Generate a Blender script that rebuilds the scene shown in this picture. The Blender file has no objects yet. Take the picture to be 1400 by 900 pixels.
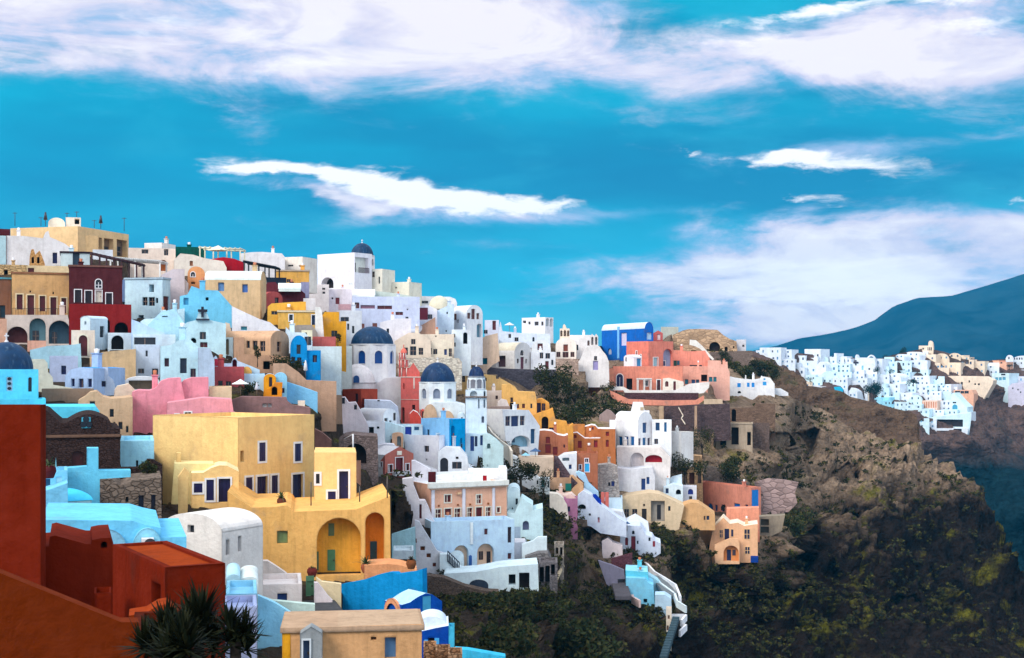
import bpy, math, random
import numpy as np
from mathutils import Vector, noise
from mathutils.geometry import tessellate_polygon
random.seed(7)
R = math.radians
SC = bpy.context.scene
COL = SC.collection
F = 1900.0      # focal length in photo pixels
HZ = 500.0      # horizon row
# ------------------------------------------------------------------ colours
def c(r, g, b, k=1.0):
    f = lambda v: min(.84, ((v / 255 / 12.92) if v <= 10 else ((v / 255 + .055) / 1.055) ** 2.4) * k)
    return (f(r), f(g), f(b))
WH = c(228, 228, 238); WC = c(170, 214, 232); CY = c(104, 190, 222); LB = c(150, 198, 232); WB = c(190, 212, 236)
CR = c(230, 214, 196); CR2 = c(208, 184, 150); TAN = c(194, 152, 112); YEL = c(232, 178, 92); OCH = c(220, 152, 44)
PNK = c(214, 140, 152); SAL = c(232, 132, 112); SAL2 = c(206, 120, 104); BRK = c(158, 66, 62); MAR = c(84, 30, 36)
TER = c(176, 96, 44); RED = c(150, 34, 26); BLU = c(20, 96, 190); SKB = c(0, 146, 212); DBL = c(0, 62, 140)
DOME = c(0, 48, 84); NAV = c(10, 16, 72); K = c(22, 20, 28); MD = c(84, 16, 26); GRN = c(40, 110, 80); TEAL = c(30, 120, 140)
DST = c(66, 50, 48); GST = c(96, 84, 88); PCH = c(240, 178, 142); ORB = c(228, 156, 96); SLT = c(78, 118, 160); WIN = c(26, 34, 52)
# ------------------------------------------------------------------ materials
MC = {}
def nt(name):
    m = bpy.data.materials.new(name); m.use_nodes = True
    t = m.node_tree; return m, t, t.nodes['Principled BSDF']
def N(t, typ, **kw):
    n = t.nodes.new(typ)
    for k, v in kw.items():
        if k.startswith('i_'):
            key = k[2:]
            n.inputs[int(key) if key.isdigit() else key].default_value = v
        else: setattr(n, k, v)
    return n
def mixc(t, fac, a, b, mode='MIX'):
    n = t.nodes.new('ShaderNodeMix'); n.data_type = 'RGBA'; n.blend_type = mode
    for s, v in ((0, fac), (6, a), (7, b)):
        if isinstance(v, (int, float)): n.inputs[s].default_value = v
        elif isinstance(v, tuple): n.inputs[s].default_value = (*v[:3], 1)
        else: t.links.new(v, n.inputs[s])
    return n.outputs[2]
def ramp(t, src, stops):
    r = t.nodes.new('ShaderNodeValToRGB'); e = r.color_ramp.elements
    while len(e) < len(stops): e.new(.5)
    for q, (p, v) in zip(e, stops):
        q.position = p; q.color = (*((v, v, v) if isinstance(v, (int, float)) else v), 1)
    t.links.new(src, r.inputs[0]); return r.outputs[0]
def plaster(col, wear=1.0):
    key = ('pl', tuple(round(x, 3) for x in col), wear)
    if key in MC: return MC[key]
    m, t, b = nt('plaster'); L = t.links.new
    g = N(t, 'ShaderNodeNewGeometry')
    n1 = N(t, 'ShaderNodeTexNoise', i_Scale=.42, i_Detail=7.0, i_Roughness=.62); L(g.outputs['Position'], n1.inputs['Vector'])
    mp = N(t, 'ShaderNodeMapping'); mp.inputs['Scale'].default_value = (2.6, 2.6, .32); L(g.outputs['Position'], mp.inputs['Vector'])
    n2 = N(t, 'ShaderNodeTexNoise', i_Scale=1.0, i_Detail=5.0, i_Roughness=.65); L(mp.outputs[0], n2.inputs['Vector'])
    n3 = N(t, 'ShaderNodeTexNoise', i_Scale=5.0, i_Detail=4.0, i_Roughness=.6); L(g.outputs['Position'], n3.inputs['Vector'])
    lum = sum(col) / 3
    dk = tuple(x * .62 for x in col[:2]) + (col[2] * .6,)
    lt = tuple(min(.86, x * 1.10 + .004) for x in col)
    c1 = mixc(t, ramp(t, n1.outputs[0], [(.32, 0.0), (.68, 1.0)]), tuple(x * .86 for x in col), lt); wear = wear * (.55 if lum > .45 else 1.0)
    c2 = mixc(t, ramp(t, n2.outputs[0], [(.48, 0.0), (.74, .7 * wear)]), c1, dk)
    n4 = N(t, 'ShaderNodeTexNoise', i_Scale=1.9, i_Detail=6.0, i_Roughness=.7); L(g.outputs['Position'], n4.inputs['Vector'])
    c2 = mixc(t, ramp(t, n4.outputs[0], [(.5, 0.0), (.66, .34)]), c2, tuple(min(.86, x * 1.22 + .01) for x in col)); c2 = mixc(t, ramp(t, n4.outputs[0], [(.34, .30), (.47, 0.0)]), c2, tuple(x * .66 for x in col))
    dirt = tuple(lum * w for w in (.62, .54, .47))
    c3 = mixc(t, ramp(t, n1.outputs[0], [(.22, .55 * wear), (.42, 0.0)]), c2, dirt)
    L(c3, b.inputs['Base Color']); b.inputs['Roughness'].default_value = .9
    b.inputs['Specular IOR Level'].default_value = .03
    bv = N(t, 'ShaderNodeBevel', samples=3); bv.inputs['Radius'].default_value = .14
    bp = N(t, 'ShaderNodeBump', i_Strength=.5, i_Distance=.08)
    L(n3.outputs[0], bp.inputs['Height']); L(bv.outputs[0], bp.inputs['Normal']); L(bp.outputs[0], b.inputs['Normal'])
    MC[key] = m; return m
def stone(col, scale=1.6):
    key = ('st', tuple(round(x, 3) for x in col), scale)
    if key in MC: return MC[key]
    m, t, b = nt('masonry'); L = t.links.new
    g = N(t, 'ShaderNodeNewGeometry')
    nz = N(t, 'ShaderNodeTexNoise', i_Scale=1.2, i_Detail=3.0); L(g.outputs['Position'], nz.inputs['Vector'])
    wv = mixc(t, .12, g.outputs['Position'], nz.outputs['Color'], 'ADD')
    mp = N(t, 'ShaderNodeMapping'); mp.inputs['Scale'].default_value = (1, 1, 1.7); L(wv, mp.inputs['Vector'])
    scale = scale * 2.1 if scale < 3 else scale
    v = N(t, 'ShaderNodeTexVoronoi', i_Scale=scale); L(mp.outputs[0], v.inputs['Vector'])
    ve = N(t, 'ShaderNodeTexVoronoi', feature='DISTANCE_TO_EDGE', i_Scale=scale); L(mp.outputs[0], ve.inputs['Vector'])
    sp = N(t, 'ShaderNodeSeparateColor'); L(v.outputs['Color'], sp.inputs[0])
    a = mixc(t, sp.outputs[0], tuple(x * .7 for x in col), tuple(min(.8, x * 1.4) for x in col))
    n1 = N(t, 'ShaderNodeTexNoise', i_Scale=.35, i_Detail=5.0); L(g.outputs['Position'], n1.inputs['Vector'])
    a = mixc(t, ramp(t, n1.outputs[0], [(.4, 0.0), (.65, .6)]), a, tuple(x * 1.2 for x in col))
    a = mixc(t, ramp(t, ve.outputs[0], [(0.0, .5), (.09, 0.0)]), a, tuple(x * .4 for x in col))
    L(a, b.inputs['Base Color']); b.inputs['Roughness'].default_value = .95; b.inputs['Specular IOR Level'].default_value = .05
    bp = N(t, 'ShaderNodeBump', i_Strength=.8, i_Distance=.12)
    L(ramp(t, ve.outputs[0], [(0.0, 0.0), (.12, 1.0)]), bp.inputs['Height']); L(bp.outputs[0], b.inputs['Normal'])
    MC[key] = m; return m
def paint(col, rough=.45, spec=.4):
    key = ('pt', tuple(round(x, 3) for x in col), rough)
    if key in MC: return MC[key]
    m, t, b = nt('paint'); L = t.links.new
    g = N(t, 'ShaderNodeNewGeometry')
    n1 = N(t, 'ShaderNodeTexNoise', i_Scale=3.0, i_Detail=4.0); L(g.outputs['Position'], n1.inputs['Vector'])
    L(mixc(t, n1.outputs[0], tuple(x * .7 for x in col), tuple(min(.85, x * 1.25) for x in col)), b.inputs['Base Color'])
    b.inputs['Roughness'].default_value = rough; b.inputs['Specular IOR Level'].default_value = spec
    MC[key] = m; return m
def domepaint(col):
    key = ('dm', col)
    if key in MC: return MC[key]
    m, t, b = nt('dome_paint'); L = t.links.new
    g = N(t, 'ShaderNodeNewGeometry')
    n1 = N(t, 'ShaderNodeTexNoise', i_Scale=1.3, i_Detail=7.0, i_Roughness=.7); L(g.outputs['Position'], n1.inputs['Vector'])
    mp = N(t, 'ShaderNodeMapping'); mp.inputs['Scale'].default_value = (3, 3, .5); L(g.outputs['Position'], mp.inputs['Vector'])
    n2 = N(t, 'ShaderNodeTexNoise', i_Scale=1.0, i_Detail=5.0); L(mp.outputs[0], n2.inputs['Vector'])
    a = mixc(t, ramp(t, n1.outputs[0], [(.3, 0.0), (.7, 1.0)]), tuple(x * .6 for x in col), tuple(x * 1.35 for x in col))
    a = mixc(t, ramp(t, n2.outputs[0], [(.56, 0.0), (.8, .5)]), a, (.12, .2, .28))
    L(a, b.inputs['Base Color']); b.inputs['Roughness'].default_value = .6; b.inputs['Specular IOR Level'].default_value = .25
    MC[key] = m; return m
GLASS = paint((.010, .014, .024), .18, .5)
# ------------------------------------------------------------------ depth of the hillside (metres along the view axis)
CP = [(-250,900,32),(-250,600,75),(-250,400,150),(0,900,40),(0,820,48),(0,700,66),(0,640,78),(0,560,98),(0,500,125),(0,450,160),(0,400,180),(0,340,205),
 (100,900,48),(100,760,55),(110,715,64),(110,660,80),(100,600,90),(100,540,118),(100,500,138),(100,460,160),(100,420,178),(100,340,206),
 (200,900,52),(200,800,62),(200,700,85),(200,620,98),(200,545,118),(200,500,142),(200,450,168),(200,400,190),(200,340,212),
 (300,900,60),(300,840,66),(300,790,76),(320,700,92),(320,575,112),(300,520,138),(300,470,158),(300,420,188),(300,340,222),
 (400,900,64),(400,835,74),(400,790,88),(400,690,97),(400,560,130),(400,500,168),(400,450,195),(400,400,215),(400,350,235),
 (480,900,74),(500,840,80),(520,780,96),(520,700,112),(480,640,130),(480,590,158),(500,540,190),(500,500,210),(500,450,228),(500,400,246),(500,360,262),
 (600,900,100),(600,840,122),(590,790,150),(590,740,168),(590,650,178),(590,610,188),(600,580,198),(600,500,222),(600,450,244),(600,420,262),
 (700,900,128),(700,840,150),(700,800,166),(720,740,190),(700,690,205),(690,640,214),(680,600,224),(700,540,256),(700,500,280),(700,460,305),
 (800,900,158),(800,840,178),(790,760,205),(790,700,222),(780,640,236),(780,590,250),(800,540,285),(800,490,318),(800,460,335),
 (900,900,180),(890,850,200),(870,800,215),(860,740,230),(880,690,248),(870,640,258),(880,590,272),(900,540,305),(890,500,328),(890,465,345),
 (1000,900,205),(1000,820,228),(1000,765,245),(990,700,268),(1000,640,290),(1010,580,318),(1000,530,345),(1000,480,372),
 (1100,900,222),(1100,820,248),(1100,740,275),(1100,660,308),(1100,600,345),(1100,550,390),
 (1250,950,228),(1250,850,262),(1250,750,300),(1250,680,335),(1250,620,375),(1400,950,250),(1400,850,292),(1350,720,335),(1320,660,362),(1550,1000,260),(1550,800,330),(1550,600,420)]
_P = np.array([(a / 400., b / 250.) for a, b, d in CP]); _V = np.log(np.array([d for a, b, d in CP]))
def _phi(r): return np.where(r > 0, r * r * np.log(r + 1e-12), 0)
_n = len(_P); _A = _phi(np.linalg.norm(_P[:, None] - _P[None], axis=2)) + np.eye(_n) * .002
_B = np.zeros((_n + 3, _n + 3)); _B[:_n, :_n] = _A; _B[:_n, _n] = 1; _B[:_n, _n + 1:] = _P; _B[_n, :_n] = 1; _B[_n + 1:, :_n] = _P.T
_W = np.linalg.solve(_B, np.concatenate([_V, np.zeros(3)]))
def depth(px, py):
    q = np.stack([np.asarray(px, float).ravel() / 400., np.asarray(py, float).ravel() / 250.], 1)
    r = _phi(np.linalg.norm(q[:, None] - _P[None], axis=2))
    return np.exp(r @ _W[:_n] + _W[_n] + q @ _W[_n + 1:])
def dm(px, py): return float(depth([px], [py])[0])
FARCP = [(1030,470,760),(1030,540,700),(1150,470,800),(1150,540,720),(1250,480,800),(1250,600,690),(1300,470,850),(1320,600,700),(1400,480,900),(1400,560,780),(1400,700,660),(1400,900,560)]
_fp = np.array([(a, b) for a, b, d in FARCP], float); _fv = np.array([d for a, b, d in FARCP], float)
def fdepth(px, py):
    w = 1 / (np.sum((_fp - np.array([px, py])) ** 2, 1) + 900) ; return float((w * _fv).sum() / w.sum())
# ------------------------------------------------------------------ zoomed coordinate frames
TF = [0, 0, 1.0]
def tf(x, y, s=5.625): TF[:] = [x, y, s]
def Q(x, y): return TF[0] + x / TF[2], TF[1] + y / TF[2]
# ------------------------------------------------------------------ mesh helpers
class MB:
    def __init__(s): s.v = []; s.f = []; s.s = []
    def poly(s, pts, sm=False):
        i = len(s.v); s.v += [tuple(p) for p in pts]; s.f.append(tuple(range(i, i + len(pts)))); s.s.append(sm)
    def tess(s, outer, holes, fn):
        pl = [[Vector((a, b, 0)) for a, b in o] for o in [outer] + holes]
        flat = [p for o in pl for p in o]; i = len(s.v); s.v += [tuple(fn(p.x, p.y)) for p in flat]
        for t in tessellate_polygon(pl): s.f.append(tuple(i + k for k in t)); s.s.append(False)
    def box(s, x0, y0, z0, x1, y1, z1):
        i = len(s.v); s.v += [(x, y, z) for z in (z0, z1) for x, y in ((x0, y0), (x1, y0), (x1, y1), (x0, y1))]
        for f in ((0, 3, 2, 1), (4, 5, 6, 7), (0, 1, 5, 4), (1, 2, 6, 5), (2, 3, 7, 6), (3, 0, 4, 7)): s.f.append(tuple(i + k for k in f)); s.s.append(False)
    def tube(s, a, b, r0, r1=None, n=6):
        a = Vector(a); b = Vector(b); r1 = r0 if r1 is None else r1; d = (b - a).normalized()
        u = d.orthogonal().normalized(); w = d.cross(u); i = len(s.v)
        for p, r in ((a, r0), (b, r1)):
            for k in range(n):
                t = 2 * math.pi * k / n; s.v.append(tuple(p + u * math.cos(t) * r + w * math.sin(t) * r))
        for k in range(n): s.f.append((i + k, i + (k + 1) % n, i + n + (k + 1) % n, i + n + k)); s.s.append(True)
        s.f.append(tuple(i + k for k in range(n))[::-1]); s.s.append(False); s.f.append(tuple(i + n + k for k in range(n))); s.s.append(False)
    def lathe(s, prof, c0=(0, 0, 0), n=28, sm=True):
        i = len(s.v)
        for r, z in prof:
            for k in range(n):
                t = 2 * math.pi * (k + .5) / n; s.v.append((c0[0] + r * math.cos(t), c0[1] + r * math.sin(t), c0[2] + z))
        for j in range(len(prof) - 1):
            for k in range(n):
                a = i + j * n + k; b = i + j * n + (k + 1) % n; s.f.append((a, b, b + n, a + n)); s.s.append(sm)
    def obj(s, name, mat, parent=None):
        if not s.f: return None
        me = bpy.data.meshes.new(name); me.from_pydata(s.v, [], s.f); me.update()
        me.polygons.foreach_set('use_smooth', s.s); me.materials.append(mat)
        o = bpy.data.objects.new(name, me); COL.objects.link(o); o.parent = parent; return o
USED = {}
def tagit(o, label, cat, group=None):
    o['label'] = label; o['category'] = cat
    if group: o['group'] = group
def thing(name, label, cat, loc, rz=0, group=None):
    o = bpy.data.objects.new(name, None); COL.objects.link(o); o.location = loc; o.rotation_euler = (0, 0, rz)
    o.empty_display_size = .5; tagit(o, label, cat, group); return o
FOOT = []; SIL = []; BASE = []; DOFF = [0]
def PT(px, py, D): return Vector(((px - 700) / F * D, D, (HZ - py) / F * D))
class Fr:
    """frame on a vertical plane: M = near corner, angle th"""
    def __init__(s, M, th, zb):
        s.M = M; s.th = th; s.ex = (math.cos(th), -math.sin(th)); s.ey = (math.sin(th), math.cos(th)); s.O = [M[0], M[1]]; s.zb = zb
    def front(s, px, py):
        u = (px - 700) / F; t = (s.O[0] * s.ey[0] + s.O[1] * s.ey[1]) / (u * s.ey[0] + s.ey[1])
        return (u * t - s.O[0]) * s.ex[0] + (t - s.O[1]) * s.ex[1], (HZ - py) / F * t - s.zb
    def side(s, px, py, w):
        rx = s.O[0] + s.ex[0] * w; ry = s.O[1] + s.ex[1] * w; u = (px - 700) / F
        t = (u * ry - rx) / (s.ey[0] - u * s.ey[1]); y = ry + t * s.ey[1]
        return t, (HZ - py) / F * y - s.zb
def inside(p, poly):
    x, y = p; r = False
    for i in range(len(poly)):
        x1, y1 = poly[i]; x2, y2 = poly[i - 1]
        if (y1 > y) != (y2 > y) and x < (x2 - x1) * (y - y1) / (y2 - y1) + x1: r = not r
    return r
def holeshape(x0, z0, x1, z1, arch):
    if not arch: return [(x0, z0), (x1, z0), (x1, z1), (x0, z1)]
    r = (x1 - x0) / 2; h = min(r, (z1 - z0) * .6); n = 10 if r < 1.2 else 18
    return [(x0, z0), (x1, z0)] + [((x0 + x1) / 2 + r * math.cos(math.pi * k / n), z1 - h + h * math.sin(math.pi * k / n)) for k in range(n + 1)]
def grow(x0, z0, x1, z1, arch, w, bottom=True):
    return holeshape(x0 - w, z0 - (w if bottom else 0), x1 + w, z1 + w, arch)
def openings(mb, outline, ops, fn2, pf, root, wallmat, D, fr):
    """ops: list of (x0,z0,x1,z1,kind,col,sub) in wall coordinates; fn2(a,z,dep) -> 3D local. Returns holes."""
    holes = []; rects = []
    for op in ops:
        x0, z0, x1, z1, kind, col, sub = op
        if x1 - x0 < .1 or z1 - z0 < .1: continue
        arch = kind[0] in 'aA' ; k = kind[-1]
        sh = holeshape(x0, z0, x1, z1, arch)
        ok = all(inside(p, outline) for p in [(a + (.03 if a < (x0 + x1) / 2 else -.03) * -1, b + (.03 if b > (z0 + z1) / 2 else -.03)) for a, b in sh])
        ok = ok and not any(x0 < r[2] + .06 and x1 > r[0] - .06 and z0 < r[3] + .06 and z1 > r[1] - .06 for r in rects)
        dep = {'w': .22, 'd': .2, 'n': 1.1, 'h': 1.4, 's': .02, 'i': .35}[k]
        if k == 'n' and D > 150: dep = .8
        if ok:
            holes.append(sh); rects.append((x0, z0, x1, z1))
            for i in range(len(sh)):
                a, b = sh[i], sh[(i + 1) % len(sh)]
                mb.poly([fn2(a[0], a[1], 0), fn2(b[0], b[1], 0), fn2(b[0], b[1], dep), fn2(a[0], a[1], dep)])
        else: dep = -.03
        name = {'w': 'window', 'd': 'door', 'n': 'alcove', 'h': 'opening', 's': 'shutter', 'i': 'niche'}[k]
        m = MB(); m.tess(sh, [], lambda a, b: fn2(a, b, dep))
        if not ok:
            for i in range(len(sh)):
                a, b = sh[i], sh[(i + 1) % len(sh)]; m.poly([fn2(a[0], a[1], .05), fn2(b[0], b[1], .05), fn2(b[0], b[1], dep), fn2(a[0], a[1], dep)])
        w = x1 - x0; h = z1 - z0
        if k in 'ds' or (k == 'w' and col is not None and sum(col) > .12):
            if D < 140 and w > .5:
                nb = max(2, int(w / .22)); bw = w / nb; zt = z1 - (min(w / 2, h * .6) if arch else 0)
                for q in range(nb):
                    xa, xb = x0 + q * bw + .015, x0 + (q + 1) * bw - .015
                    m.poly([fn2(xa, z0 + .03, dep - .03), fn2(xb, z0 + .03, dep - .03), fn2(xb, zt - .03, dep - .03), fn2(xa, zt - .03, dep - .03)])
                    m.poly([fn2(xb, z0 + .03, dep - .03), fn2(xb, z0 + .03, dep), fn2(xb, zt - .03, dep), fn2(xb, zt - .03, dep - .03)])
                    m.poly([fn2(xa, z0 + .03, dep - .03), fn2(xa, z0 + .03, dep), fn2(xa, zt - .03, dep), fn2(xa, zt - .03, dep - .03)])
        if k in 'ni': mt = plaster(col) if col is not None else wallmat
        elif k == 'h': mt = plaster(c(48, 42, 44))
        elif col is None: mt = GLASS
        else: mt = paint(col, .5 if k == 'd' else .4)
        po = m.obj(name, mt, pf)
        if k == 'w' and w > .45 and (col is None or sum(col) < .12):    # glazing bars
            g = MB(); xm = (x0 + x1) / 2; zt = z1 - (min(w / 2, h * .6) if arch else 0)
            t_ = .03 if D < 140 else .045
            def bar(a0, b0, a1, b1):
                e = dep - .035
                g.poly([fn2(a0, b0, e), fn2(a1, b0, e), fn2(a1, b1, e), fn2(a0, b1, e)])
                for p, q in (((a0, b0), (a1, b0)), ((a1, b0), (a1, b1)), ((a1, b1), (a0, b1)), ((a0, b1), (a0, b0))):
                    g.poly([fn2(*p, e), fn2(*q, e), fn2(*q, dep), fn2(*p, dep)])
            bar(xm - t_, z0 + .002, xm + t_, zt - .002)
            if h > 1.0 and D < 260: bar(x0 + .002, (z0 + zt) / 2 - t_, xm - t_, (z0 + zt) / 2 + t_); bar(xm + t_, (z0 + zt) / 2 - t_, x1 - .002, (z0 + zt) / 2 + t_)
            g.obj('glazing_bar', paint(fr[0] if fr else c(120, 96, 84)), po)
        if k == 'd' and D < 210:
            g = MB(); hx = x0 + w * .82; hz = z0 + min(1.0, h * .5)
            p = [fn2(hx + a, hz + b, dep - .1 + cc) for cc in (0, .09) for a, b in ((-.04, -.05), (.04, -.05), (.04, .05), (-.04, .05))]
            for f in ((0, 1, 2, 3), (0, 1, 5, 4), (1, 2, 6, 5), (2, 3, 7, 6), (3, 0, 4, 7)): g.poly([p[q] for q in f])
            g.obj('handle', paint(c(60, 50, 40)), po)
        if fr and k in 'wds':
            fw = fr[1]; o2 = grow(x0, z0, x1, z1, arch, fw, k != 'd'); g = MB(); e0, e1 = -.05, .04
            i2 = holeshape(x0 - .001, z0 - (.001 if k != 'd' else 0), x1 + .001, z1 + .001, arch)
            n_ = len(o2)
            for i in range(n_):
                j = (i + 1) % n_
                if k == 'd' and i == 0: continue
                g.poly([fn2(*o2[i], e0), fn2(*o2[j], e0), fn2(*i2[j], e0), fn2(*i2[i], e0)])
                g.poly([fn2(*o2[i], e0), fn2(*o2[j], e0), fn2(*o2[j], e1), fn2(*o2[i], e1)])
                g.poly([fn2(*i2[i], e0), fn2(*i2[j], e0), fn2(*i2[j], e1), fn2(*i2[i], e1)])
            if not ok: pass
            g.obj('frame', paint(fr[0], .7), po)
        if sub and ok:
            for s2 in sub:
                openings(mb, [(-1e3, -1e3)], [s2], lambda a, z, dd, dep=dep: fn2(a, z, dep - .005 + dd), root, root, wallmat, D, fr)
    return holes
def conv(ops, fn):
    out = []
    for op in ops or []:
        x0, y0, x1, y1, kind = op[:5]; col = op[5] if len(op) > 5 else None; sub = op[6] if len(op) > 6 else None
        a0, z1 = fn(*Q(x0, y0)); a1, z0 = fn(*Q(x1, y1)); zz1 = fn(*Q(x1, y0))[1]; zz0 = fn(*Q(x0, y1))[1]
        z1 = (z1 + zz1) / 2; z0 = (z0 + zz0) / 2
        out.append((min(a0, a1), z0, max(a0, a1), z1, kind, col, conv(sub, fn)))
    return out
def arcpts(x0, x1, zs, rise, n=16):
    return [((x0 + x1) / 2 + (x1 - x0) / 2 * math.cos(math.pi * k / n), zs + rise * math.sin(math.pi * k / n)) for k in range(n + 1)]
def pg_x(pg, f):
    a = min(p[0] for p in pg); b = max(p[0] for p in pg); return a + (b - a) * f
def B(name, label, cat, col, xl, xr, yt, yb, R_=None, L_=None, roof='flat', rise=0, ops=None, sops=None, D=None, a=None, d=None,
      rcol=None, fr=None, fd=3.5, mat=None, group=None, poly=None, into=None, parapet=.28, rmat=None, lip=None, hard=1):
    """house given in photo coordinates of the current zoom frame"""
    s = TF[2]
    xl_, yt_ = Q(xl, yt); xr_, yb_ = Q(xr, yb)
    near = xr_ if R_ is not None else (xl_ if L_ is not None else (xl_ + xr_) / 2)
    if D is None: D = dm(near, yb_)
    else: D = D + DOFF[0]
    u = (near - 700) / F
    if R_ is not None: th = math.atan(u) + R(a if a is not None else 28)
    elif L_ is not None: th = math.atan(u) - R(a if a is not None else 28)
    else: th = math.atan(u) + R(a if a is not None else 0)
    M = PT(near, yb_, D); fm = Fr(M, th, M.z)
    wl = fm.front(xl_, yb_)[0]; wr = fm.front(xr_, yb_)[0]
    fm.O = [M.x + fm.ex[0] * wl, M.y + fm.ex[1] * wl]; W = wr - wl
    dd = d
    if R_ is not None:
        e = Q(R_, 0)[0]; t = fm.side(e, yb_, W)[0]
        if .3 < t < 40: dd = t if d is None else max(d, t)
    if L_ is not None:
        e = Q(L_, 0)[0]; t = fm.side(e, yb_, 0)[0]
        if .3 < t < 40: dd = t if d is None else max(d, t)
    if D < 420:
        for e_, on, wx in ((R_, R_ is not None, W), (L_, L_ is not None, 0)):
            if on: q_ = Q(e_, 0)[0]; SIL.append(([(near, yt_), (q_, yt_ + 2), (q_, yb_), (near, yb_)], [fm.O[0] + fm.ex[0] * wx, fm.O[1] + fm.ex[1] * wx], fm.ex))
    dd = dd or min(7, max(2.5, W * .8))
    H = fm.front(near, yt_)[1]
    mt = mat or plaster(col); rm = rmat or (plaster(rcol) if rcol is not None else mt)
    if into is None:
        root = thing(name, label, cat, (fm.O[0], fm.O[1], M.z), -th, group); wn = 'wall'
        pr = root
    else:   # an annex of an existing thing, placed in its frame
        pr = root = bpy.data.objects.new(name, None); COL.objects.link(root)
        wn = 'annex_wall'
        mw = into.matrix_basis.inverted() @ (__import__('mathutils').Matrix.Translation((fm.O[0], fm.O[1], M.z)) @ __import__('mathutils').Matrix.Rotation(-th, 4, 'Z'))
        root.matrix_basis = mw; root.parent = into
    mb = MB(); rb = MB(); sm = False
    if D < 420:
        pg = [Q(*p) for p in poly] if poly is not None else [Q(xl, yt - rise * .3), Q(xr, yt - rise * .3), Q(xr, yb), Q(xl, yb)]
        SIL.append((pg, fm.O[:], fm.ey))
        yb2 = max(p[1] for p in pg) if poly is not None else yb_
        if into is None:
            
            for f_ in (.1, .5, .9):
                xx_ = pg_x(pg, f_); uu = (xx_ - 700) / F; BASE.append((xx_, yb2, (fm.O[0] * fm.ey[0] + fm.O[1] * fm.ey[1]) / (uu * fm.ey[0] + fm.ey[1]), hard))
    FOOT.append(([(fm.O[0] + fm.ex[0] * a_ + fm.ey[0] * b_, fm.O[1] + fm.ex[1] * a_ + fm.ey[1] * b_) for a_, b_ in ((0, .2), (W, .2), (W, dd), (0, dd))], M.z))
    rz = rise / s / F * D
    fn2 = lambda x, z, y: (x, y, z)
    front = lambda px, py: fm.front(px, py)
    if poly is not None:
        out = [front(*Q(*p)) for p in poly]
        ar = sum(out[i - 1][0] * out[i][1] - out[i][0] * out[i - 1][1] for i in range(len(out)))
        if ar < 0: out = out[::-1]
        n_ = len(out); zmin = min(p[1] for p in out)
        il = min(range(n_), key=lambda i: (round(out[i][0], 1), out[i][1])); ir = max(range(n_), key=lambda i: (round(out[i][0], 1), -out[i][1]))
        ch = []; i = il
        while True:
            ch.append(i)
            if i == ir: break
            i = (i + 1) % n_
        if len(ch) > n_ * .75 and n_ > 5: ch = [i for i in range(n_) if out[i][1] < zmin + .5]
        sh = set(ch)
        for e_, nb in ((il, (il - 1) % n_), (ir, (ir + 1) % n_)):
            if e_ in sh and len(ch) > 2 and abs(out[e_][0] - out[nb][0]) > .25 * abs(out[e_][1] - out[nb][1]) + .1 and out[e_][1] > zmin + .5: sh.discard(e_)
        out = [(x, z - fd if i in sh else z) for i, (x, z) in enumerate(out)]
    elif roof == 'vault': out = [(0, -fd), (W, -fd)] + arcpts(0, W, H - rz, rz)
    elif roof == 'gable': out = [(0, -fd), (W, -fd), (W, H - rz), (W / 2, H), (0, H - rz)]
    elif roof == 'x': out = [(0, -fd), (W, -fd), (W, H), (0, H)]
    else: out = [(0, -fd), (W, -fd), (W, H), (0, H)]
    cv_ = conv(ops, front); wr_ = random.Random(int(xl_ * 3 + yt_ * 7))
    if cat == 'house' and 100 < D < 330 and len(cv_) <= 1 and W > 2.6 and H > 2.4:
        for q_ in range(1 if W * H < 16 else (2 if W * H < 34 else 3)):
            ww_ = wr_.uniform(.2, .38); hh_ = wr_.uniform(.28, .62); cx_ = W * wr_.uniform(.16, .84); cz_ = H * wr_.uniform(.28, .68)
            if all(abs(cx_ - (o_[0] + o_[2]) / 2) > 1.1 for o_ in cv_): cv_.append((cx_ - ww_, cz_ - hh_, cx_ + ww_, cz_ + hh_, wr_.choice(['w', 'w', 'aw', 'd']), wr_.choice([None, None, c(60, 30, 34), c(30, 50, 90)]), None))
    holes = openings(mb, out, cv_, fn2, pr, pr, mt, D, fr)
    mb.tess(out, holes, lambda x, z: (x, 0, z))
    sideR = R_ is not None; sx = W if sideR else 0
    so = conv(sops, lambda px, py: fm.side(px, py, sx)) if sops else []
    sgn = 1 if sideR else -1
    sfn = (lambda y, z, e: (W - e, y, z)) if sideR else (lambda y, z, e: (e, y, z))
    sdone = False
    if roof == 'x':
        rd = rz
        sideprof = [(0, -fd), (dd, -fd)] + [(dd / 2 + dd / 2 * math.cos(math.pi * k / 16), H + rd * math.sin(math.pi * k / 16)) for k in range(17)]
        h2 = openings(mb, sideprof, so, sfn, pr, pr, mt, D, fr)
        mb.tess(sideprof, h2, lambda y, z: (sx, y, z)); mb.tess(sideprof, [], lambda y, z: (W - sx, y, z))
        mb.poly([(0, dd, -fd), (W, dd, -fd), (W, dd, H), (0, dd, H)])
        ov = .06
        for k in range(16):
            p, q = sideprof[2 + k], sideprof[3 + k]
            rb.poly([(-ov, p[0], p[1] + .02), (W + ov, p[0], p[1] + .02), (W + ov, q[0], q[1] + .02), (-ov, q[0], q[1] + .02)], True)
    else:
        mb.tess(out, [], lambda x, z: (x, dd, z))
        n = len(out)
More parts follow.
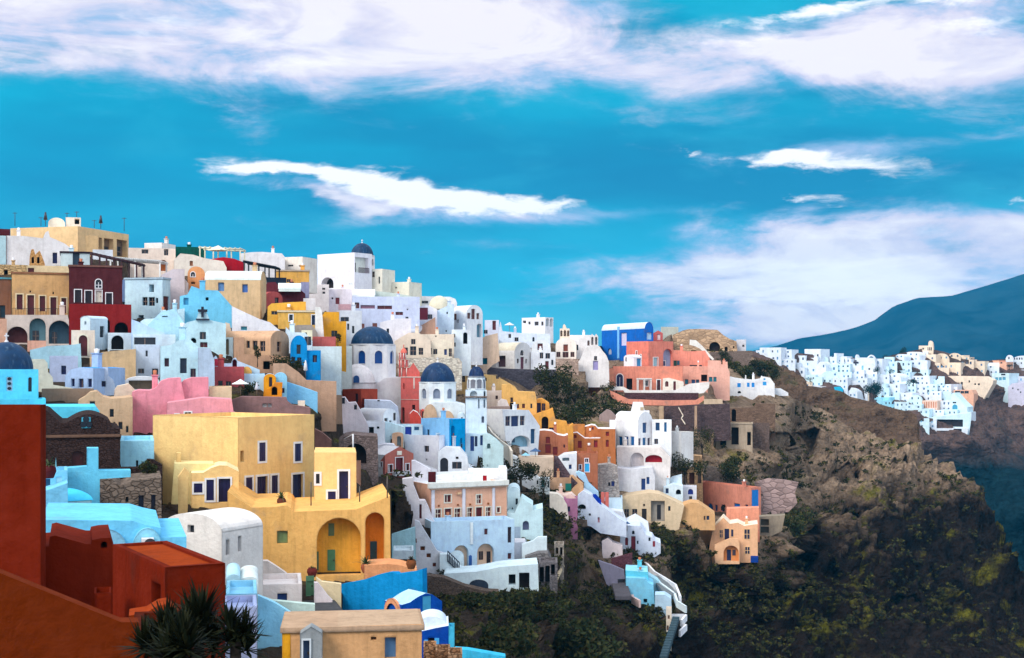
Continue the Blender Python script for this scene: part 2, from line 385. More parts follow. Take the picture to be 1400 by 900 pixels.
        for i in range(n):
            p, q = out[i], out[(i + 1) % n]
            ex_, ez_ = q[0] - p[0], q[1] - p[1]; ln = math.hypot(ex_, ez_) + 1e-9
            nz = ex_ * -1 / ln      # outward normal z for a CCW outline (x right, z up): (ez,-ex)
            if abs(ez_) < 1e-4 and p[1] < 0 and nz < 0: continue
            vert = abs(ex_) < .02 * ln + .05
            if roof == 'flat' and poly is None and nz > .5: continue
            if vert and ((sideR and min(p[0], q[0]) > W - .05) or (L_ is not None and max(p[0], q[0]) < .05)) and so and abs(ez_) > 1:
                z0, z1 = min(p[1], q[1]), max(p[1], q[1]); so_out = [(0, z0), (dd, z0), (dd, z1), (0, z1)]
                h2 = openings(mb, so_out, so, sfn, pr, pr, mt, D, fr); mb.tess(so_out, h2, lambda y, z: (sx, y, z)); continue
            (rb if nz > .35 else mb).poly([(p[0], 0, p[1]), (q[0], 0, q[1]), (q[0], dd, q[1]), (p[0], dd, p[1])], roof in ('vault',) and nz > .35)
        if roof == 'flat' and poly is None:
            t = min(.22, W * .12, dd * .12); ph = parapet
            o4 = [(0, 0), (W, 0), (W, dd), (0, dd)]; i4 = [(t, t), (W - t, t), (W - t, dd - t), (t, dd - t)]
            for i in range(4):
                j = (i + 1) % 4
                mb.poly([(*o4[i], H), (*o4[j], H), (*i4[j], H), (*i4[i], H)]); mb.poly([(*i4[i], H), (*i4[j], H), (*i4[j], H - ph), (*i4[i], H - ph)])
            rb.poly([(*p, H - ph) for p in i4])
    if lip is not None:     # cornice band
        lm = MB(); lm.box(-.1, -.12, H - .22, W + .1, dd + .1, H - .02) if False else None
        o4 = [(-.1, -.1), (W + .1, -.1), (W + .1, dd + .1), (-.1, dd + .1)]; i4 = [(.02, .02), (W - .02, .02), (W - .02, dd - .02), (.02, dd - .02)]
        for i in range(4):
            j = (i + 1) % 4
            lm.poly([(*o4[i], H + .04), (*o4[j], H + .04), (*o4[j], H - .2), (*o4[i], H - .2)])
            lm.poly([(*o4[i], H + .04), (*o4[j], H + .04), (*i4[j], H + .04), (*i4[i], H + .04)]); lm.poly([(*o4[i], H - .2), (*o4[j], H - .2), (*i4[j], H - .2), (*i4[i], H - .2)])
        lm.obj('cornice', plaster(lip), pr)
    mb.obj(wn, mt, root); rb.obj('roof', rm, root)
    cr = random.Random(int(xl_ * 5 + yb_ * 11))
    if cat == 'house' and 104 < D < 345 and W > 2.6 and dd > 2.2 and roof in ('flat', 'x') and cr.random() < .62:
        cx_ = W * cr.uniform(.15, .85); w_ = cr.uniform(.22, .34); hh = cr.uniform(.7, 1.25); yy = dd * cr.uniform(.35, .7)
        if poly is None: zt_ = H + (rz if roof == 'x' else -parapet)
        else:
            zs = [p[1] + (q[1] - p[1]) * (cx_ - p[0]) / (q[0] - p[0]) for p, q in zip(out, out[1:] + out[:1]) if (p[0] - cx_) * (q[0] - cx_) < 0]; zt_ = max(zs) if zs else None
        if zt_ is not None:
            cm = MB(); cm.box(cx_ - w_, yy - w_, zt_ - .5, cx_ + w_, yy + w_, zt_ + hh); cm.box(cx_ - w_ - .07, yy - w_ - .07, zt_ + hh, cx_ + w_ + .07, yy + w_ + .07, zt_ + hh + .1)
            co_ = cm.obj('chimney', mt, root); cm = MB(); cm.lathe([(w_ * .6, zt_ + hh + .1), (w_ * .75, zt_ + hh + .45), (.01, zt_ + hh + .5)], c0=(cx_, yy, 0), n=8); cm.obj('chimney_pot', plaster(c(190, 120, 90) if cr.random() < .4 else WH), co_)
    root_info[root.name] = (fm, W, dd, H, D, mt)
    if into is not None: flatten_into(root, into)
    return root
root_info = {}
def flatten_into(e, top):
    """remove the helper empty: its children become children of the thing itself"""
    mw = e.matrix_basis.copy()
    for ch in list(e.children): ch.matrix_basis = mw @ ch.matrix_basis; ch.parent = top
    inf = root_info.pop(e.name); bpy.data.objects.remove(e); root_info[top.name + '#'] = inf
def addpart(root, mb, name, mat): return mb.obj(name, mat, root)
def fpt(root, x, y, y_in=0):
    """local point of a thing from current-frame coordinates on its front plane"""
    fm = root_info[root.name][0]; a, z = fm.front(*Q(x, y)); return a, y_in, z
def chimney(root, x0, y0, x1, y1, col=None, cap=True, y_in=1.0, name='chimney'):
    a0, _, z1 = fpt(root, x0, y0); a1, _, z0 = fpt(root, x1, y1); w = a1 - a0
    m = MB(); m.box(a0, y_in, z0 - .6, a1, y_in + w * .8, z1 - .12)
    if cap: m.box(a0 - .05, y_in - .05, z1 - .12, a1 + .05, y_in + w * .8 + .05, z1)
    return m.obj(name, plaster(col) if col is not None else root_info[root.name][5], root)
def Dm(name, label, cat, col, cx, yt, yb, rpx, D=None, drum=None, nwin=8, drumcol=WH, cross=True, wtype='a', wcol=None, wy=None, into=None, facets=8, rib=False, dcol=None, capz=0, ph=None, ww=.36):
    """dome (+ optional drum). yb = foot of the dome, drum = y of the drum foot, rpx radius"""
    s = TF[2]; px, pyb = Q(cx, yb); _, pyt = Q(cx, yt)
    foot = Q(cx, drum)[1] if drum else pyb
    if D is None: D = dm(px, foot)
    r = rpx / s / F * D; D2 = D + r
    zb = (HZ - pyb) / F * D2; zt = (HZ - pyt) / F * D2; z0 = (HZ - foot) / F * D2
    loc = ((px - 700) / F * D2, D2, z0)
    root = thing(name, label, cat, loc, 0) if into is None else bpy.data.objects.new('x', None)
    if into is not None:
        COL.objects.link(root); root.matrix_basis = into.matrix_basis.inverted() @ __import__('mathutils').Matrix.Translation(loc)
    h = zt - zb; hz = zb - z0
    m = MB(); m.lathe([(r * math.cos(math.pi / 2 * k / 12), hz + h * math.sin(math.pi / 2 * k / 12)) for k in range(13)], n=40)
    m.obj('dome', domepaint(col) if dcol is None else plaster(dcol), root)
    if rib:
        m = MB()
        for k in range(8):
            a0 = 2 * math.pi * (k + .5) / 8
            P_ = [Vector((math.cos(a0) * r * 1.005 * math.cos(math.pi / 2 * q / 10), math.sin(a0) * r * 1.005 * math.cos(math.pi / 2 * q / 10), hz + h * 1.005 * math.sin(math.pi / 2 * q / 10))) for q in range(10)]
            for p, q in zip(P_, P_[1:]): m.tube(p, q, .06)
        m.obj('rib', domepaint(col), root)
    if drum:
        m = MB(); rd = r * 1.03; n = facets; ph0 = -math.pi / 2 + (math.pi / n if ph is None else ph)
        m2 = MB()
        for k in range(n):
            a0 = ph0 + 2 * math.pi * k / n - math.pi / n; a1 = a0 + 2 * math.pi / n
            rr = rd / math.cos(math.pi / n) if n > 6 else rd
            p = Vector((rr * math.cos(a0), rr * math.sin(a0))); q = Vector((rr * math.cos(a1), rr * math.sin(a1)))
            e = (q - p); wl = e.length; e.normalize(); nn = Vector((e.y, -e.x))
            if nn.dot((p + q) / 2) < 0: nn = -nn
            out = [(0, -1.0), (wl, -1.0), (wl, hz), (0, hz)]
            fn = lambda x, z, dd, p=p, e=e, nn=nn: ((p + e * x - nn * dd).x, (p + e * x - nn * dd).y, z)
            if (p + q).y < 1.2 * rd and wy:
                za = (HZ - Q(cx, wy[1])[1]) / F * D - (z0) ; zb_ = (HZ - Q(cx, wy[0])[1]) / F * D - z0
                oo = [(wl / 2 - ww, za, wl / 2 + ww, zb_, wtype + 'w', wcol, None)]
                hs = openings(m, out, oo, fn, root, root, plaster(drumcol), D, (drumcol, .09))
            else: hs = []
            m.tess(out, hs, lambda x, z: fn(x, z, 0))
        m.lathe([(rd * 1.0, hz), (rd * 1.05, hz), (rd * 1.05, hz + .14), (r * .9, hz + .16)], n=40, sm=False)
        m.obj('drum', plaster(drumcol), root)
    if cross:
        m = MB(); k = max(.5, r * .22); zt_ = hz + h
        m.lathe([(k * .3, zt_ - .05), (k * .3, zt_ + k * .15), (k * .12, zt_ + k * .3)], n=10)
        m.box(-.05, -.05, zt_, .05, .05, zt_ + k * 1.4); m.box(-k * .35, -.045, zt_ + k * .85, k * .35, .045, zt_ + k * .85 + .1)
        m.obj('cross', plaster(WH), root)
    if into is not None:
        mw = root.matrix_basis.copy()
        for ch in list(root.children): ch.matrix_basis = mw @ ch.matrix_basis; ch.parent = into
        bpy.data.objects.remove(root); return into
    root_info[root.name] = (None, r, 0, h, D, None)
    return root
def stairs(name, label, x0, y0, x1, y1, w=1.4, n=14, col=WC, D0=None, D1=None, into=None):
    """flight from (x0,y0) top to (x1,y1) bottom"""
    a = Q(x0, y0); b = Q(x1, y1); A = PT(*a, D0 or dm(*a)); Bv = PT(*b, D1 or dm(*b))
    d = Vector((Bv.x - A.x, Bv.y - A.y)); L = d.length; th = math.atan2(d.y, d.x)
    r = thing(name, label, 'stairs', (A.x, A.y, A.z), th)
    m = MB(); dz = (Bv.z - A.z) / n; st = L / n
    for k in range(n): m.box(k * st, -w / 2, min(dz * (k + 1), 0) - .5, (k + 1) * st, w / 2, dz * (k + .5))
    m.obj('step', plaster(col), r)
    return r
def wallrun(name, label, cat, pts, h, t, mat, D=None, group=None, base=1.5, top=None):
    """free standing wall following points on the hillside; pts are its TOP edge in the zoom frame, D optional list"""
    P_ = []
    for i, p in enumerate(pts):
        q = Q(*p[:2]); dd = p[2] if len(p) > 2 else dm(q[0], q[1] + h * F / 200)
        P_.append(PT(q[0], q[1], dd))
    o = P_[0].copy(); m = MB()
    for i in range(len(P_) - 1):
        a, b = P_[i] - o, P_[i + 1] - o; n = Vector((-(b - a).y, (b - a).x, 0)).normalized() * t
        v = [a, b, b + n, a + n]; lo = [x - Vector((0, 0, h + base)) for x in v]
        m.poly(v); m.poly([v[0], v[1], lo[1], lo[0]]); m.poly([v[2], v[3], lo[3], lo[2]]); m.poly([v[1], v[2], lo[2], lo[1]]); m.poly([v[3], v[0], lo[0], lo[3]])
    ob = m.obj(name, mat, None); ob.location = o; tagit(ob, label, cat, group); return ob
SUN_E = 2.3; EXPO = 0.42; HAZE = 0.75e-4
W2 = (WH, .10)
FRC = (c(214, 190, 160), .12)
# ================= top left of the hill
tf(0, 280)
o = B('hotel_block', 'large beige flat-roofed block on the hilltop with a row of roof antennas', 'building', c(216, 182, 136), 80, 600, 165, 340, R_=990, a=34, lip=None, sops=[(760, 255, 785, 345, 'h'), (800, 262, 872, 360, 'n', c(120, 100, 84), [(812, 320, 864, 362, 'd', K)]), (898, 272, 975, 400, 'n', c(120, 100, 84), [(905, 320, 960, 400, 'w')])])
B('x', '', '', c(226, 216, 204), 505, 622, 98, 165, into=o, D=214, d=5, ops=[(575, 108, 610, 150, 'h')])
B('x', '', '', c(238, 226, 212), 370, 500, 100, 160, roof='vault', rise=45, into=o, D=213, d=6)
B('x', '', '', c(200, 166, 122), 655, 752, 238, 350, into=o, D=200, d=5)
m = MB()
for x, y0, y1 in ((115, 60, 165), (315, 96, 165), (350, 62, 165), (515, 62, 98), (590, 52, 98), (725, 118, 178), (775, 88, 185), (955, 100, 205)):
    for q in range(1):
        A = PT(*Q(x, y0), 212) - o.location; Bq = PT(*Q(x, y1), 212) - o.location
        m.tube(A, Bq, .05); k = 3 if x in (350, 775) else 1
        if k == 3: m.tube(A + Vector((0, 0, .1)), A - Vector((0, 0, 1.1)), .12, .34)
        else: m.tube(A + Vector((-.35, 0, -.1)), A + Vector((.35, 0, -.1)), .035)
ob = m.obj('antenna', paint(c(50, 50, 60)), o); ob.rotation_euler = (0, 0, -o.rotation_euler[2])
B('house', 'dark maroon flat house at the far left edge of the skyline', 'house', MAR, -120, 78, 185, 260)
B('house', 'pale blue grey house wall at the left edge under the dark maroon house', 'house', c(176, 206, 214), -160, 46, 236, 460)
B('house', 'long white house with a wavy sloping roofline below the beige hilltop block', 'house', c(226, 220, 220), 50, 560, 240, 460, poly=[(50, 470), (50, 238), (180, 240), (330, 258), (350, 212), (372, 200), (385, 250), (440, 272), (500, 300), (560, 345), (560, 470)], ops=[(405, 370, 440, 452, 'd', NAV)], d=6)
B('ruined_belfry', 'worn orange stone double belfry above the tan balcony building', 'belfry', c(206, 152, 96), 215, 350, 340, 500, poly=[(212, 500), (228, 400), (240, 345), (258, 340), (272, 385), (290, 365), (305, 352), (325, 400), (345, 455), (350, 500)], ops=[(243, 400, 262, 450, 'ah'), (285, 400, 304, 450, 'ah')], D=183, d=1.6, mat=stone(c(206, 152, 96), 1.8))
B('house', 'low ochre stone rooftop room with one dark door beside the double belfry', 'house', c(212, 184, 140), -20, 215, 462, 545, ops=[(30, 500, 60, 540, 'h')], mat=stone(c(200, 166, 120), .8))
B('house', 'cream rooftop room with a maroon door below the double belfry', 'house', c(220, 196, 156), 205, 530, 470, 560, ops=[(215, 487, 262, 538, 'd', MD)], D=177)
B('house', 'brown house with teal awning band cut by the left edge of the photo', 'house', c(132, 92, 72), -120, 84, 560, 900, ops=[(0, 775, 40, 870, 'd', c(20, 50, 66))], lip=c(90, 170, 190), D=168)
o = B('balcony_building', 'tan building with five tall maroon doors above an iron balcony', 'building', c(206, 162, 110), 90, 530, 522, 900, lip=c(150, 104, 74), fr=(c(226, 198, 160), .14),
  ops=[(128, 690, 174, 806, 'd', MD), (210, 696, 262, 850, 'd', MD), (305, 702, 348, 820, 'd', MD), (388, 712, 434, 858, 'd', MD), (472, 718, 510, 835, 'd', MD), (228, 660, 238, 675, 'h'), (405, 672, 415, 688, 'h'), (100, 868, 195, 905, 'w')], D=168)
m = MB(); a = fpt(o, 96, 800); b = fpt(o, 500, 868); m.box(a[0], -1.1, b[2] - .12, b[0], 0, b[2])
m.obj('balcony_slab', plaster(TAN), o)
m = MB(); n = 34
for k in range(n + 1):
    x = a[0] + (b[0] - a[0]) * k / n; m.box(x - .02, -1.08, b[2], x + .02, -1.04, b[2] + 1.0)
m.box(a[0], -1.09, b[2] + 1.0, b[0], -1.03, b[2] + 1.05); m.obj('balcony_railing', paint(c(40, 30, 34)), o)
o = B('mansion', 'dark maroon mansion with a white arched niche and white window band', 'house', c(78, 34, 38), 530, 940, 468, 770, lip=c(120, 84, 74), fr=W2,
  ops=[(735, 575, 780, 640, 'aw'), (575, 655, 625, 752, 'd', c(30, 24, 34)), (655, 662, 705, 756, 'd', c(30, 24, 34)), (815, 680, 862, 768, 'd', c(30, 24, 34)), (735, 660, 782, 750, 'd', CR)], D=166)
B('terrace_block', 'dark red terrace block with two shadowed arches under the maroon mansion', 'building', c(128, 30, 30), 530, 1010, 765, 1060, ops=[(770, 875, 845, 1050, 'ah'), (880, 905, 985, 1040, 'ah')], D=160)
B('house', 'blue grey lean-to between the maroon mansion and the pale blue house', 'house', c(120, 142, 186), 900, 1012, 600, 780, poly=[(900, 780), (905, 625), (960, 560), (1012, 640), (1012, 780)], ops=[(915, 748, 965, 775, 'w')])
o = B('house', 'pale blue house with one oval porthole above two fan-shaped windows', 'house', c(190, 216, 234), 960, 1252, 560, 870, R_=1310, roof='flat', ops=[(1148, 615, 1184, 672, 'h'), (1095, 712, 1135, 775, 'w'), (1143, 712, 1190, 778, 'w'), (1196, 718, 1216, 756, 'w'), (1065, 850, 1105, 900, 'h')], sops=[(1256, 705, 1302, 815, 'd', MD)], fr=None, lip=c(170, 190, 206))
B('house', 'white rooftop cube with dark flat canopy above the maroon mansion', 'house', c(190, 206, 212), 465, 690, 362, 462, ops=[(560, 372, 612, 462, 'd', c(28, 50, 70))], D=180, lip=c(50, 36, 44), d=5)
B('house', 'small white rooftop hut right of the dark canopy', 'house', c(214, 218, 226), 712, 868, 346, 420, D=192, d=4)
# timber pergola
def pergola(name, label, x0, y0, x1, y1, yb, D, col, d=3.5, n=4, slat=10, cat='pergola', rz=0, rc=None):
    a = PT(*Q(x0, y0), D); b = PT(*Q(x1, y1), D); g = PT(*Q(x0, yb), D); o = thing(name, label, cat, (a.x, a.y, g.z))
    H0 = a.z - g.z; H1 = b.z - g.z; W = b.x - a.x
    m = MB()
    for k in range(n):
        t = k / (n - 1); x = W * t; z = H0 + (H1 - H0) * t
        for y in (0, d): q = MB(); q.box(x - .09, y - .09, -1.5, x + .09, y + .09, z); q.obj('post', paint(col, .8), o)
    for y in (0, d): m = MB(); m.tube((-.2, y, H0), (W + .2, y, H1), .13); m.obj('beam', paint(col, .8), o)
    m = MB()
    for k in range(slat + 1):
        t = k / slat; x = W * t; z = H0 + (H1 - H0) * t + .1
        m.box(x - .07, -.4, z, x + .07, d + .4, z + .12)
    m.obj('rafter', paint(rc or col, .8), o); return o
pergola('pergola', 'dark timber pergola on the roof terrace right of the maroon mansion roof', 705, 378, 1050, 455, 520, 178, c(64, 34, 40))
pergola('pergola', 'long white flat awning frame above the pale blue porthole house', 850, 412, 1230, 440, 545, 186, c(222, 222, 216), n=3, slat=24, cat='awning')
B('house', 'cream house with a small arched orange doorway on the left skyline', 'house', c(226, 206, 192), 985, 1350, 335, 560, ops=[(1090, 345, 1140, 376, 'w'), (1262, 343, 1294, 390, 'w'), (1228, 425, 1282, 510, 'an', c(190, 110, 60)), (1065, 470, 1110, 478, 'h')], fr=None, D=205, d=8)
B('house', 'low white rooftop box with a dark teal roof on the left skyline', 'house', c(228, 222, 218), 1110, 1246, 292, 332, R_=1350, rcol=c(20, 90, 104), D=216)
B('house', 'lilac cream house wall with one small shuttered window beside the porthole house', 'house', c(206, 192, 196), 1240, 1420, 500, 830, poly=[(1240, 830), (1240, 540), (1330, 495), (1420, 495), (1420, 830)], ops=[(1275, 648, 1292, 690, 'w'), (1325, 780, 1345, 830, 'w')])
# ================= left, second tier
tf(0, 420)
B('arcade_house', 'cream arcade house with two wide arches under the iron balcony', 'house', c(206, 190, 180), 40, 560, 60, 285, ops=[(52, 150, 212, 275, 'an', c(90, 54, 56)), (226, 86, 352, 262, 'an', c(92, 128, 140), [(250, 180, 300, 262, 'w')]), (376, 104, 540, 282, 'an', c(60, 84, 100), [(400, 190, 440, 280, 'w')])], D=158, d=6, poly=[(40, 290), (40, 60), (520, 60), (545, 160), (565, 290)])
B('house', 'small peach house wall at the left edge beside the wide arches', 'house', c(206, 160, 136), -120, 52, 90, 290, D=150)
B('house', 'low salmon parapet block under the leftmost wide arch', 'house', c(206, 150, 128), 210, 355, 258, 330, D=146, d=3)
B('chimney_house', 'small white vaulted house with a tiny round vent right of the cream arcade', 'house', c(196, 214, 226), 695, 828, 95, 310, L_=618, roof='x', rise=28, a=50, sops=[(650, 112, 664, 134, 'h')], D=152)
B('gate_house', 'cream gatehouse with a tall maroon arched door below the white vault', 'house', c(220, 202, 186), 548, 730, 178, 400, ops=[(606, 216, 672, 376, 'ad', MD)], D=147, fr=(c(230, 206, 186), .2))
B('house', 'low white house with one dark round-arched doorway below the red terrace', 'house', c(206, 220, 232), 828, 1085, 198, 330, ops=[(856, 218, 950, 325, 'ah')], D=154)
B('house', 'pale blue stepped parapet wall descending right of the red terrace', 'house', c(178, 200, 232), 1010, 1275, 95, 235, poly=[(1010, 235), (1010, 92), (1080, 120), (1200, 175), (1270, 200), (1275, 235)], D=152, d=2)
B('house', 'white sunken terrace house with a wide dark window band', 'house', c(204, 222, 236), 1020, 1350, 210, 300, ops=[(1032, 234, 1196, 288, 'w')], D=147, d=6)
B('house', 'white stepped terrace house climbing towards the cyan cross chapel', 'house', c(206, 226, 236), 1080, 1420, 60, 240, poly=[(1080, 240), (1080, 110), (1110, 92), (1260, 80), (1280, 30), (1420, 10), (1420, 240)], D=158, d=6)
B('rendered_wall', 'broad tan rendered retaining wall below the dark arched doorway', 'wall', c(206, 174, 134), 690, 1045, 330, 620, poly=[(690, 620), (690, 385), (790, 345), (1045, 322), (1045, 620)], D=140, d=3)
B('house', 'lilac white house with two small windows beside the tan retaining wall', 'house', c(190, 204, 224), 1045, 1228, 290, 540, ops=[(1062, 474, 1108, 510, 'w'), (1170, 474, 1216, 530, 'w'), (1120, 335, 1136, 380, 'w')], D=143, d=6)
B('house', 'rough white house with one square window above one door, right of the lilac house', 'house', c(222, 226, 230), 1230, 1420, 305, 620, ops=[(1266, 396, 1302, 456, 'w', c(60, 20, 30)), (1268, 562, 1312, 612, 'w')], D=138, d=6)
B('awning_house', 'low white curved roof shelter with a brown sail beneath it', 'shelter', c(220, 222, 226), 960, 1228, 532, 635, roof='vault', rise=40, ops=[(990, 565, 1180, 632, 'n', c(150, 132, 110)), (1186, 556, 1200, 578, 'h')], D=132, d=4)
B('house', 'long pale cyan house wall below the wide arches', 'house', c(160, 200, 216), 350, 620, 285, 460, poly=[(230, 400), (230, 330), (360, 300), (560, 290), (620, 280), (640, 470), (230, 470)], D=142, d=5)
B('house', 'lavender rough walled house with one navy window behind the blue dome church', 'house', c(170, 180, 206), 380, 600, 375, 560, ops=[(472, 452, 508, 518, 'w', NAV)], D=134, d=5, roof='flat')
B('house', 'light blue house with a sky blue hipped roof and three navy windows', 'house', c(160, 184, 220), 500, 720, 525, 640, R_=850, poly=[(500, 640), (500, 530), (545, 480), (620, 462), (720, 470), (720, 640)], ops=[(548, 552, 574, 610, 'w', NAV), (606, 552, 642, 618, 'w', NAV), (676, 552, 706, 615, 'w', NAV)], sops=[(782, 570, 814, 612, 'w', NAV)], rcol=c(70, 150, 215), D=124, d=6)
B('house', 'whitewashed house with a round shoulder right of the sky blue roof', 'house', c(186, 200, 222), 720, 890, 470, 690, poly=[(720, 690), (720, 470), (830, 462), (835, 530), (870, 560), (890, 620), (885, 690)], ops=[(780, 570, 814, 614, 'w', NAV)], D=126, d=5)
B('wall', 'curved cream stair parapet beside the blue dome church', 'wall', c(206, 206, 190), 290, 420, 400, 640, poly=[(290, 640), (240, 400), (340, 400), (365, 430), (370, 500), (405, 540), (410, 600), (560, 625), (560, 640)], D=120, d=2)
B('wall', 'low dark stained parapet wall above the tan terraced house', 'wall', c(140, 120, 104), 320, 720, 630, 720, D=113, d=3)
B('terraced_house', 'tan terraced house with a round shoulder left of the pink house', 'house', c(196, 164, 132), 600, 1020, 650, 1000, poly=[(600, 1000), (600, 720), (650, 690), (690, 655), (740, 648), (790, 690), (850, 705), (940, 700), (1020, 690), (1020, 1000)], ops=[(690, 725, 730, 758, 'w'), (845, 785, 875, 845, 'w'), (872, 885, 888, 912, 'w'), (912, 885, 942, 940, 'd', c(40, 44, 60)), (970, 915, 988, 965, 'w')], D=108, d=8)
B('stucco_house', 'rough cream stucco house filling the gap above the pink house', 'house', c(206, 190, 170), 840, 1035, 590, 740, D=118, d=5, poly=[(840, 740), (880, 640), (900, 610), (990, 590), (1040, 640), (1040, 740)])
# blue dome church at the left edge
ch = B('domed_church', 'cyan church with a big navy blue dome at the left edge of the photo', 'church', c(90, 196, 226), -170, 296, 480, 780, ops=[(218, 540, 244, 650, 'aw'), (50, 538, 96, 645, 's', c(140, 170, 190))], D=106, d=11, a=0)
m = MB()
for y in (552, 588, 626):
    a = fpt(ch, 56, y - 12); b = fpt(ch, 88, y + 12); m.poly([(a[0] + (b[0] - a[0]) * (.5 + .5 * math.cos(t * .52)), -.02, (a[2] + b[2]) / 2 + (a[2] - b[2]) / 2 * math.sin(t * .52)) for t in range(12)])
m.obj('vent_hole', GLASS, ch)
Dm('x', '', '', DOME, 50, 268, 478, 200, D=106.6, into=ch, drum=None)
B('x', '', '', c(84, 192, 224), -170, 352, 706, 900, into=ch, D=103, d=4)
o = B('vaulted_church', 'bright cyan church front with twin shallow vaults behind the dark stone gables', 'church', c(92, 200, 232), 270, 775, 768, 960, poly=[(250, 960), (250, 768), (740, 766), (765, 800), (775, 960)], D=98, d=8)
tf(0, 560)
o = B('stone_church', 'dark lava stone church with two round gables and a cyan three-hole vent', 'church', DST, 270, 925, 100, 470, mat=stone(c(60, 46, 44), 2.2), poly=[(200, 470), (200, 60)] + [(200 + 20 * k, 60 - 62 * math.sin(math.pi * (k + 1) / 13)) for k in range(1, 9)] + [(430, 72), (470, 105), (510, 105)] + [(525 + (850 - 525) * k / 12, 105 - 78 * math.sin(math.pi * (.08 + .84 * k / 12)) + 10) for k in range(13)] + [(860, 140), (925, 150), (925, 470)],
  ops=[(552, 318, 640, 440, 'ad', c(60, 14, 16)), (296, 280, 340, 440, 'd', c(30, 44, 66))], D=88, d=9)
m = MB(); a = fpt(o, 627, 60); b = fpt(o, 698, 143); m.box(a[0], -.06, b[2], b[0], 0, a[2]); vo = m.obj('vent_panel', plaster(c(70, 160, 186)), o)
m = MB()
for x, y in ((662, 76), (643, 115), (683, 115)):
    q = fpt(o, x, y); m.poly([(q[0] + .2 * math.cos(t * .52), -.07, q[2] + .2 * math.sin(t * .52)) for t in range(12)])
m.obj('vent_hole', GLASS, vo)
m = MB(); a = fpt(o, 285, 198); b = fpt(o, 920, 212); m.box(a[0], -.1, b[2], b[0] + .1, 0, a[2]); m.obj('string_course', plaster(c(110, 84, 70)), o)
B('house', 'pale blue cube house between the dark stone church and the yellow villa', 'house', c(150, 206, 228), 925, 1185, 240, 450, ops=[(1046, 392, 1062, 440, 'w')], D=92, d=7)
B('gate_wall', 'dark lava stone yard wall behind the grey ruin', 'wall', DST, 900, 1250, 400, 560, poly=[(900, 560), (900, 450), (1110, 445), (1130, 385), (1180, 388), (1250, 430), (1250, 560)], mat=stone(c(50, 38, 36), 1.8), D=86, d=1)
o = B('ruined_house', 'grey ruined stone house with two narrow navy doors beside the cyan house', 'house', c(120, 104, 92), 765, 1245, 545, 880, poly=[(765, 880), (765, 530), (860, 535), (925, 590), (1005, 560), (1005, 545), (1240, 520), (1245, 620), (1225, 880)], mat=stone(c(112, 98, 88), 1.2), ops=[(1065, 660, 1105, 865, 'd', c(24, 30, 56)), (1162, 655, 1196, 850, 'd', c(24, 30, 56)), (966, 672, 988, 712, 'w')], D=80, d=5)
o = B('cyan_house', 'cyan house with thick crossing parapet walls in front of the dark stone church', 'house', c(104, 192, 222), 460, 768, 470, 880, poly=[(300, 880), (300, 540), (392, 540), (430, 500), (462, 455), (668, 440), (668, 298), (757, 298), (757, 470), (1005, 468), (1005, 520), (768, 535), (768, 880)], D=74, d=1.2, fd=0)
B('house', 'small cyan side house with a grey shuttered window behind the potted agave', 'house', c(120, 190, 220), 300, 520, 470, 700, ops=[(352, 534, 386, 600, 'w', c(60, 110, 140)), (432, 520, 476, 582, 's', c(150, 200, 220))], D=70.5, d=3)
B('house', 'tiny cyan spire shaped chimney beside the potted agave', 'chimney', c(130, 205, 232), 385, 470, 372, 450, poly=[(385, 450), (430, 372), (470, 450)], D=76, d=.8)
B('vaulted_house', 'pale vaulted outhouse with a bright cyan roof below the crossing parapets', 'house', c(150, 188, 196), 455, 705, 715, 880, L_=410, a=20, roof='x', rise=60, rcol=c(70, 190, 230), D=66, d=5)
B('house', 'cyan low wall house with a small dark slot beside the dark red wall', 'house', c(116, 188, 222), 300, 455, 640, 880, poly=[(300, 880), (300, 640), (400, 610), (520, 565), (530, 640), (455, 720), (455, 880)], ops=[(366, 745, 382, 790, 'h'), (316, 806, 378, 846, 's', c(150, 60, 56))], D=64, d=2.5)
# foreground cyan vault with two arches
tf(0, 720, 5.0)
o = B('vaulted_house', 'long pale cyan house with round arched wall reliefs behind the dark red roof', 'house', c(108, 190, 226), 275, 1275, -40, 240, poly=[(275, 260), (275, -45), (900, -40), (1000, -10), (1100, 10), (1100, 75), (1275, 70), (1275, 260)], D=54, d=7)
m = MB(); a0 = fpt(o, 540, 240); a1 = fpt(o, 860, 240); zt = fpt(o, 700, 12)[2]
pts = [(a1[0], a1[2])] + arcpts(a0[0], a1[0], a0[2] + (zt - a0[2]) * .45, (zt - a0[2]) * .55) + [(a0[0], a0[2])]
m.tess(pts, [], lambda x, z: (x, -.12, z))
for p, q in zip(pts, pts[1:]): m.poly([(p[0], -.12, p[1]), (q[0], -.12, q[1]), (q[0], 0, q[1]), (p[0], 0, p[1])])
m.obj('wall_relief', plaster(c(126, 182, 210)), o)
m = MB(); a0 = fpt(o, 905, 240); a1 = fpt(o, 1105, 240); zt = fpt(o, 1040, 5)[2]
pts = [(a1[0], a1[2])] + arcpts(a0[0], a1[0], a0[2] + (zt - a0[2]) * .4, (zt - a0[2]) * .6) + [(a0[0], a0[2])]
m.tess(pts, [], lambda x, z: (x, -.25, z))
for p, q in zip(pts, pts[1:]): m.poly([(p[0], -.25, p[1]), (q[0], -.25, q[1]), (q[0], 0, q[1]), (p[0], 0, p[1])])
m.obj('wall_relief', plaster(c(130, 196, 222)), o)
m = MB(); a = fpt(o, 972, 138); b = fpt(o, 1035, 230); m.box(a[0], -.34, b[2], b[0], -.25, a[2]); m.obj('shutter', paint(c(150, 180, 110)), o)
m = MB(); a = fpt(o, 965, 70); b = fpt(o, 1048, 138); m.box(a[0], -.85, b[2], b[0], -.28, a[2]); ac = m.obj('air_conditioner', paint(c(214, 206, 206)), o)
q = fpt(o, 1022, 104); r_ = .23
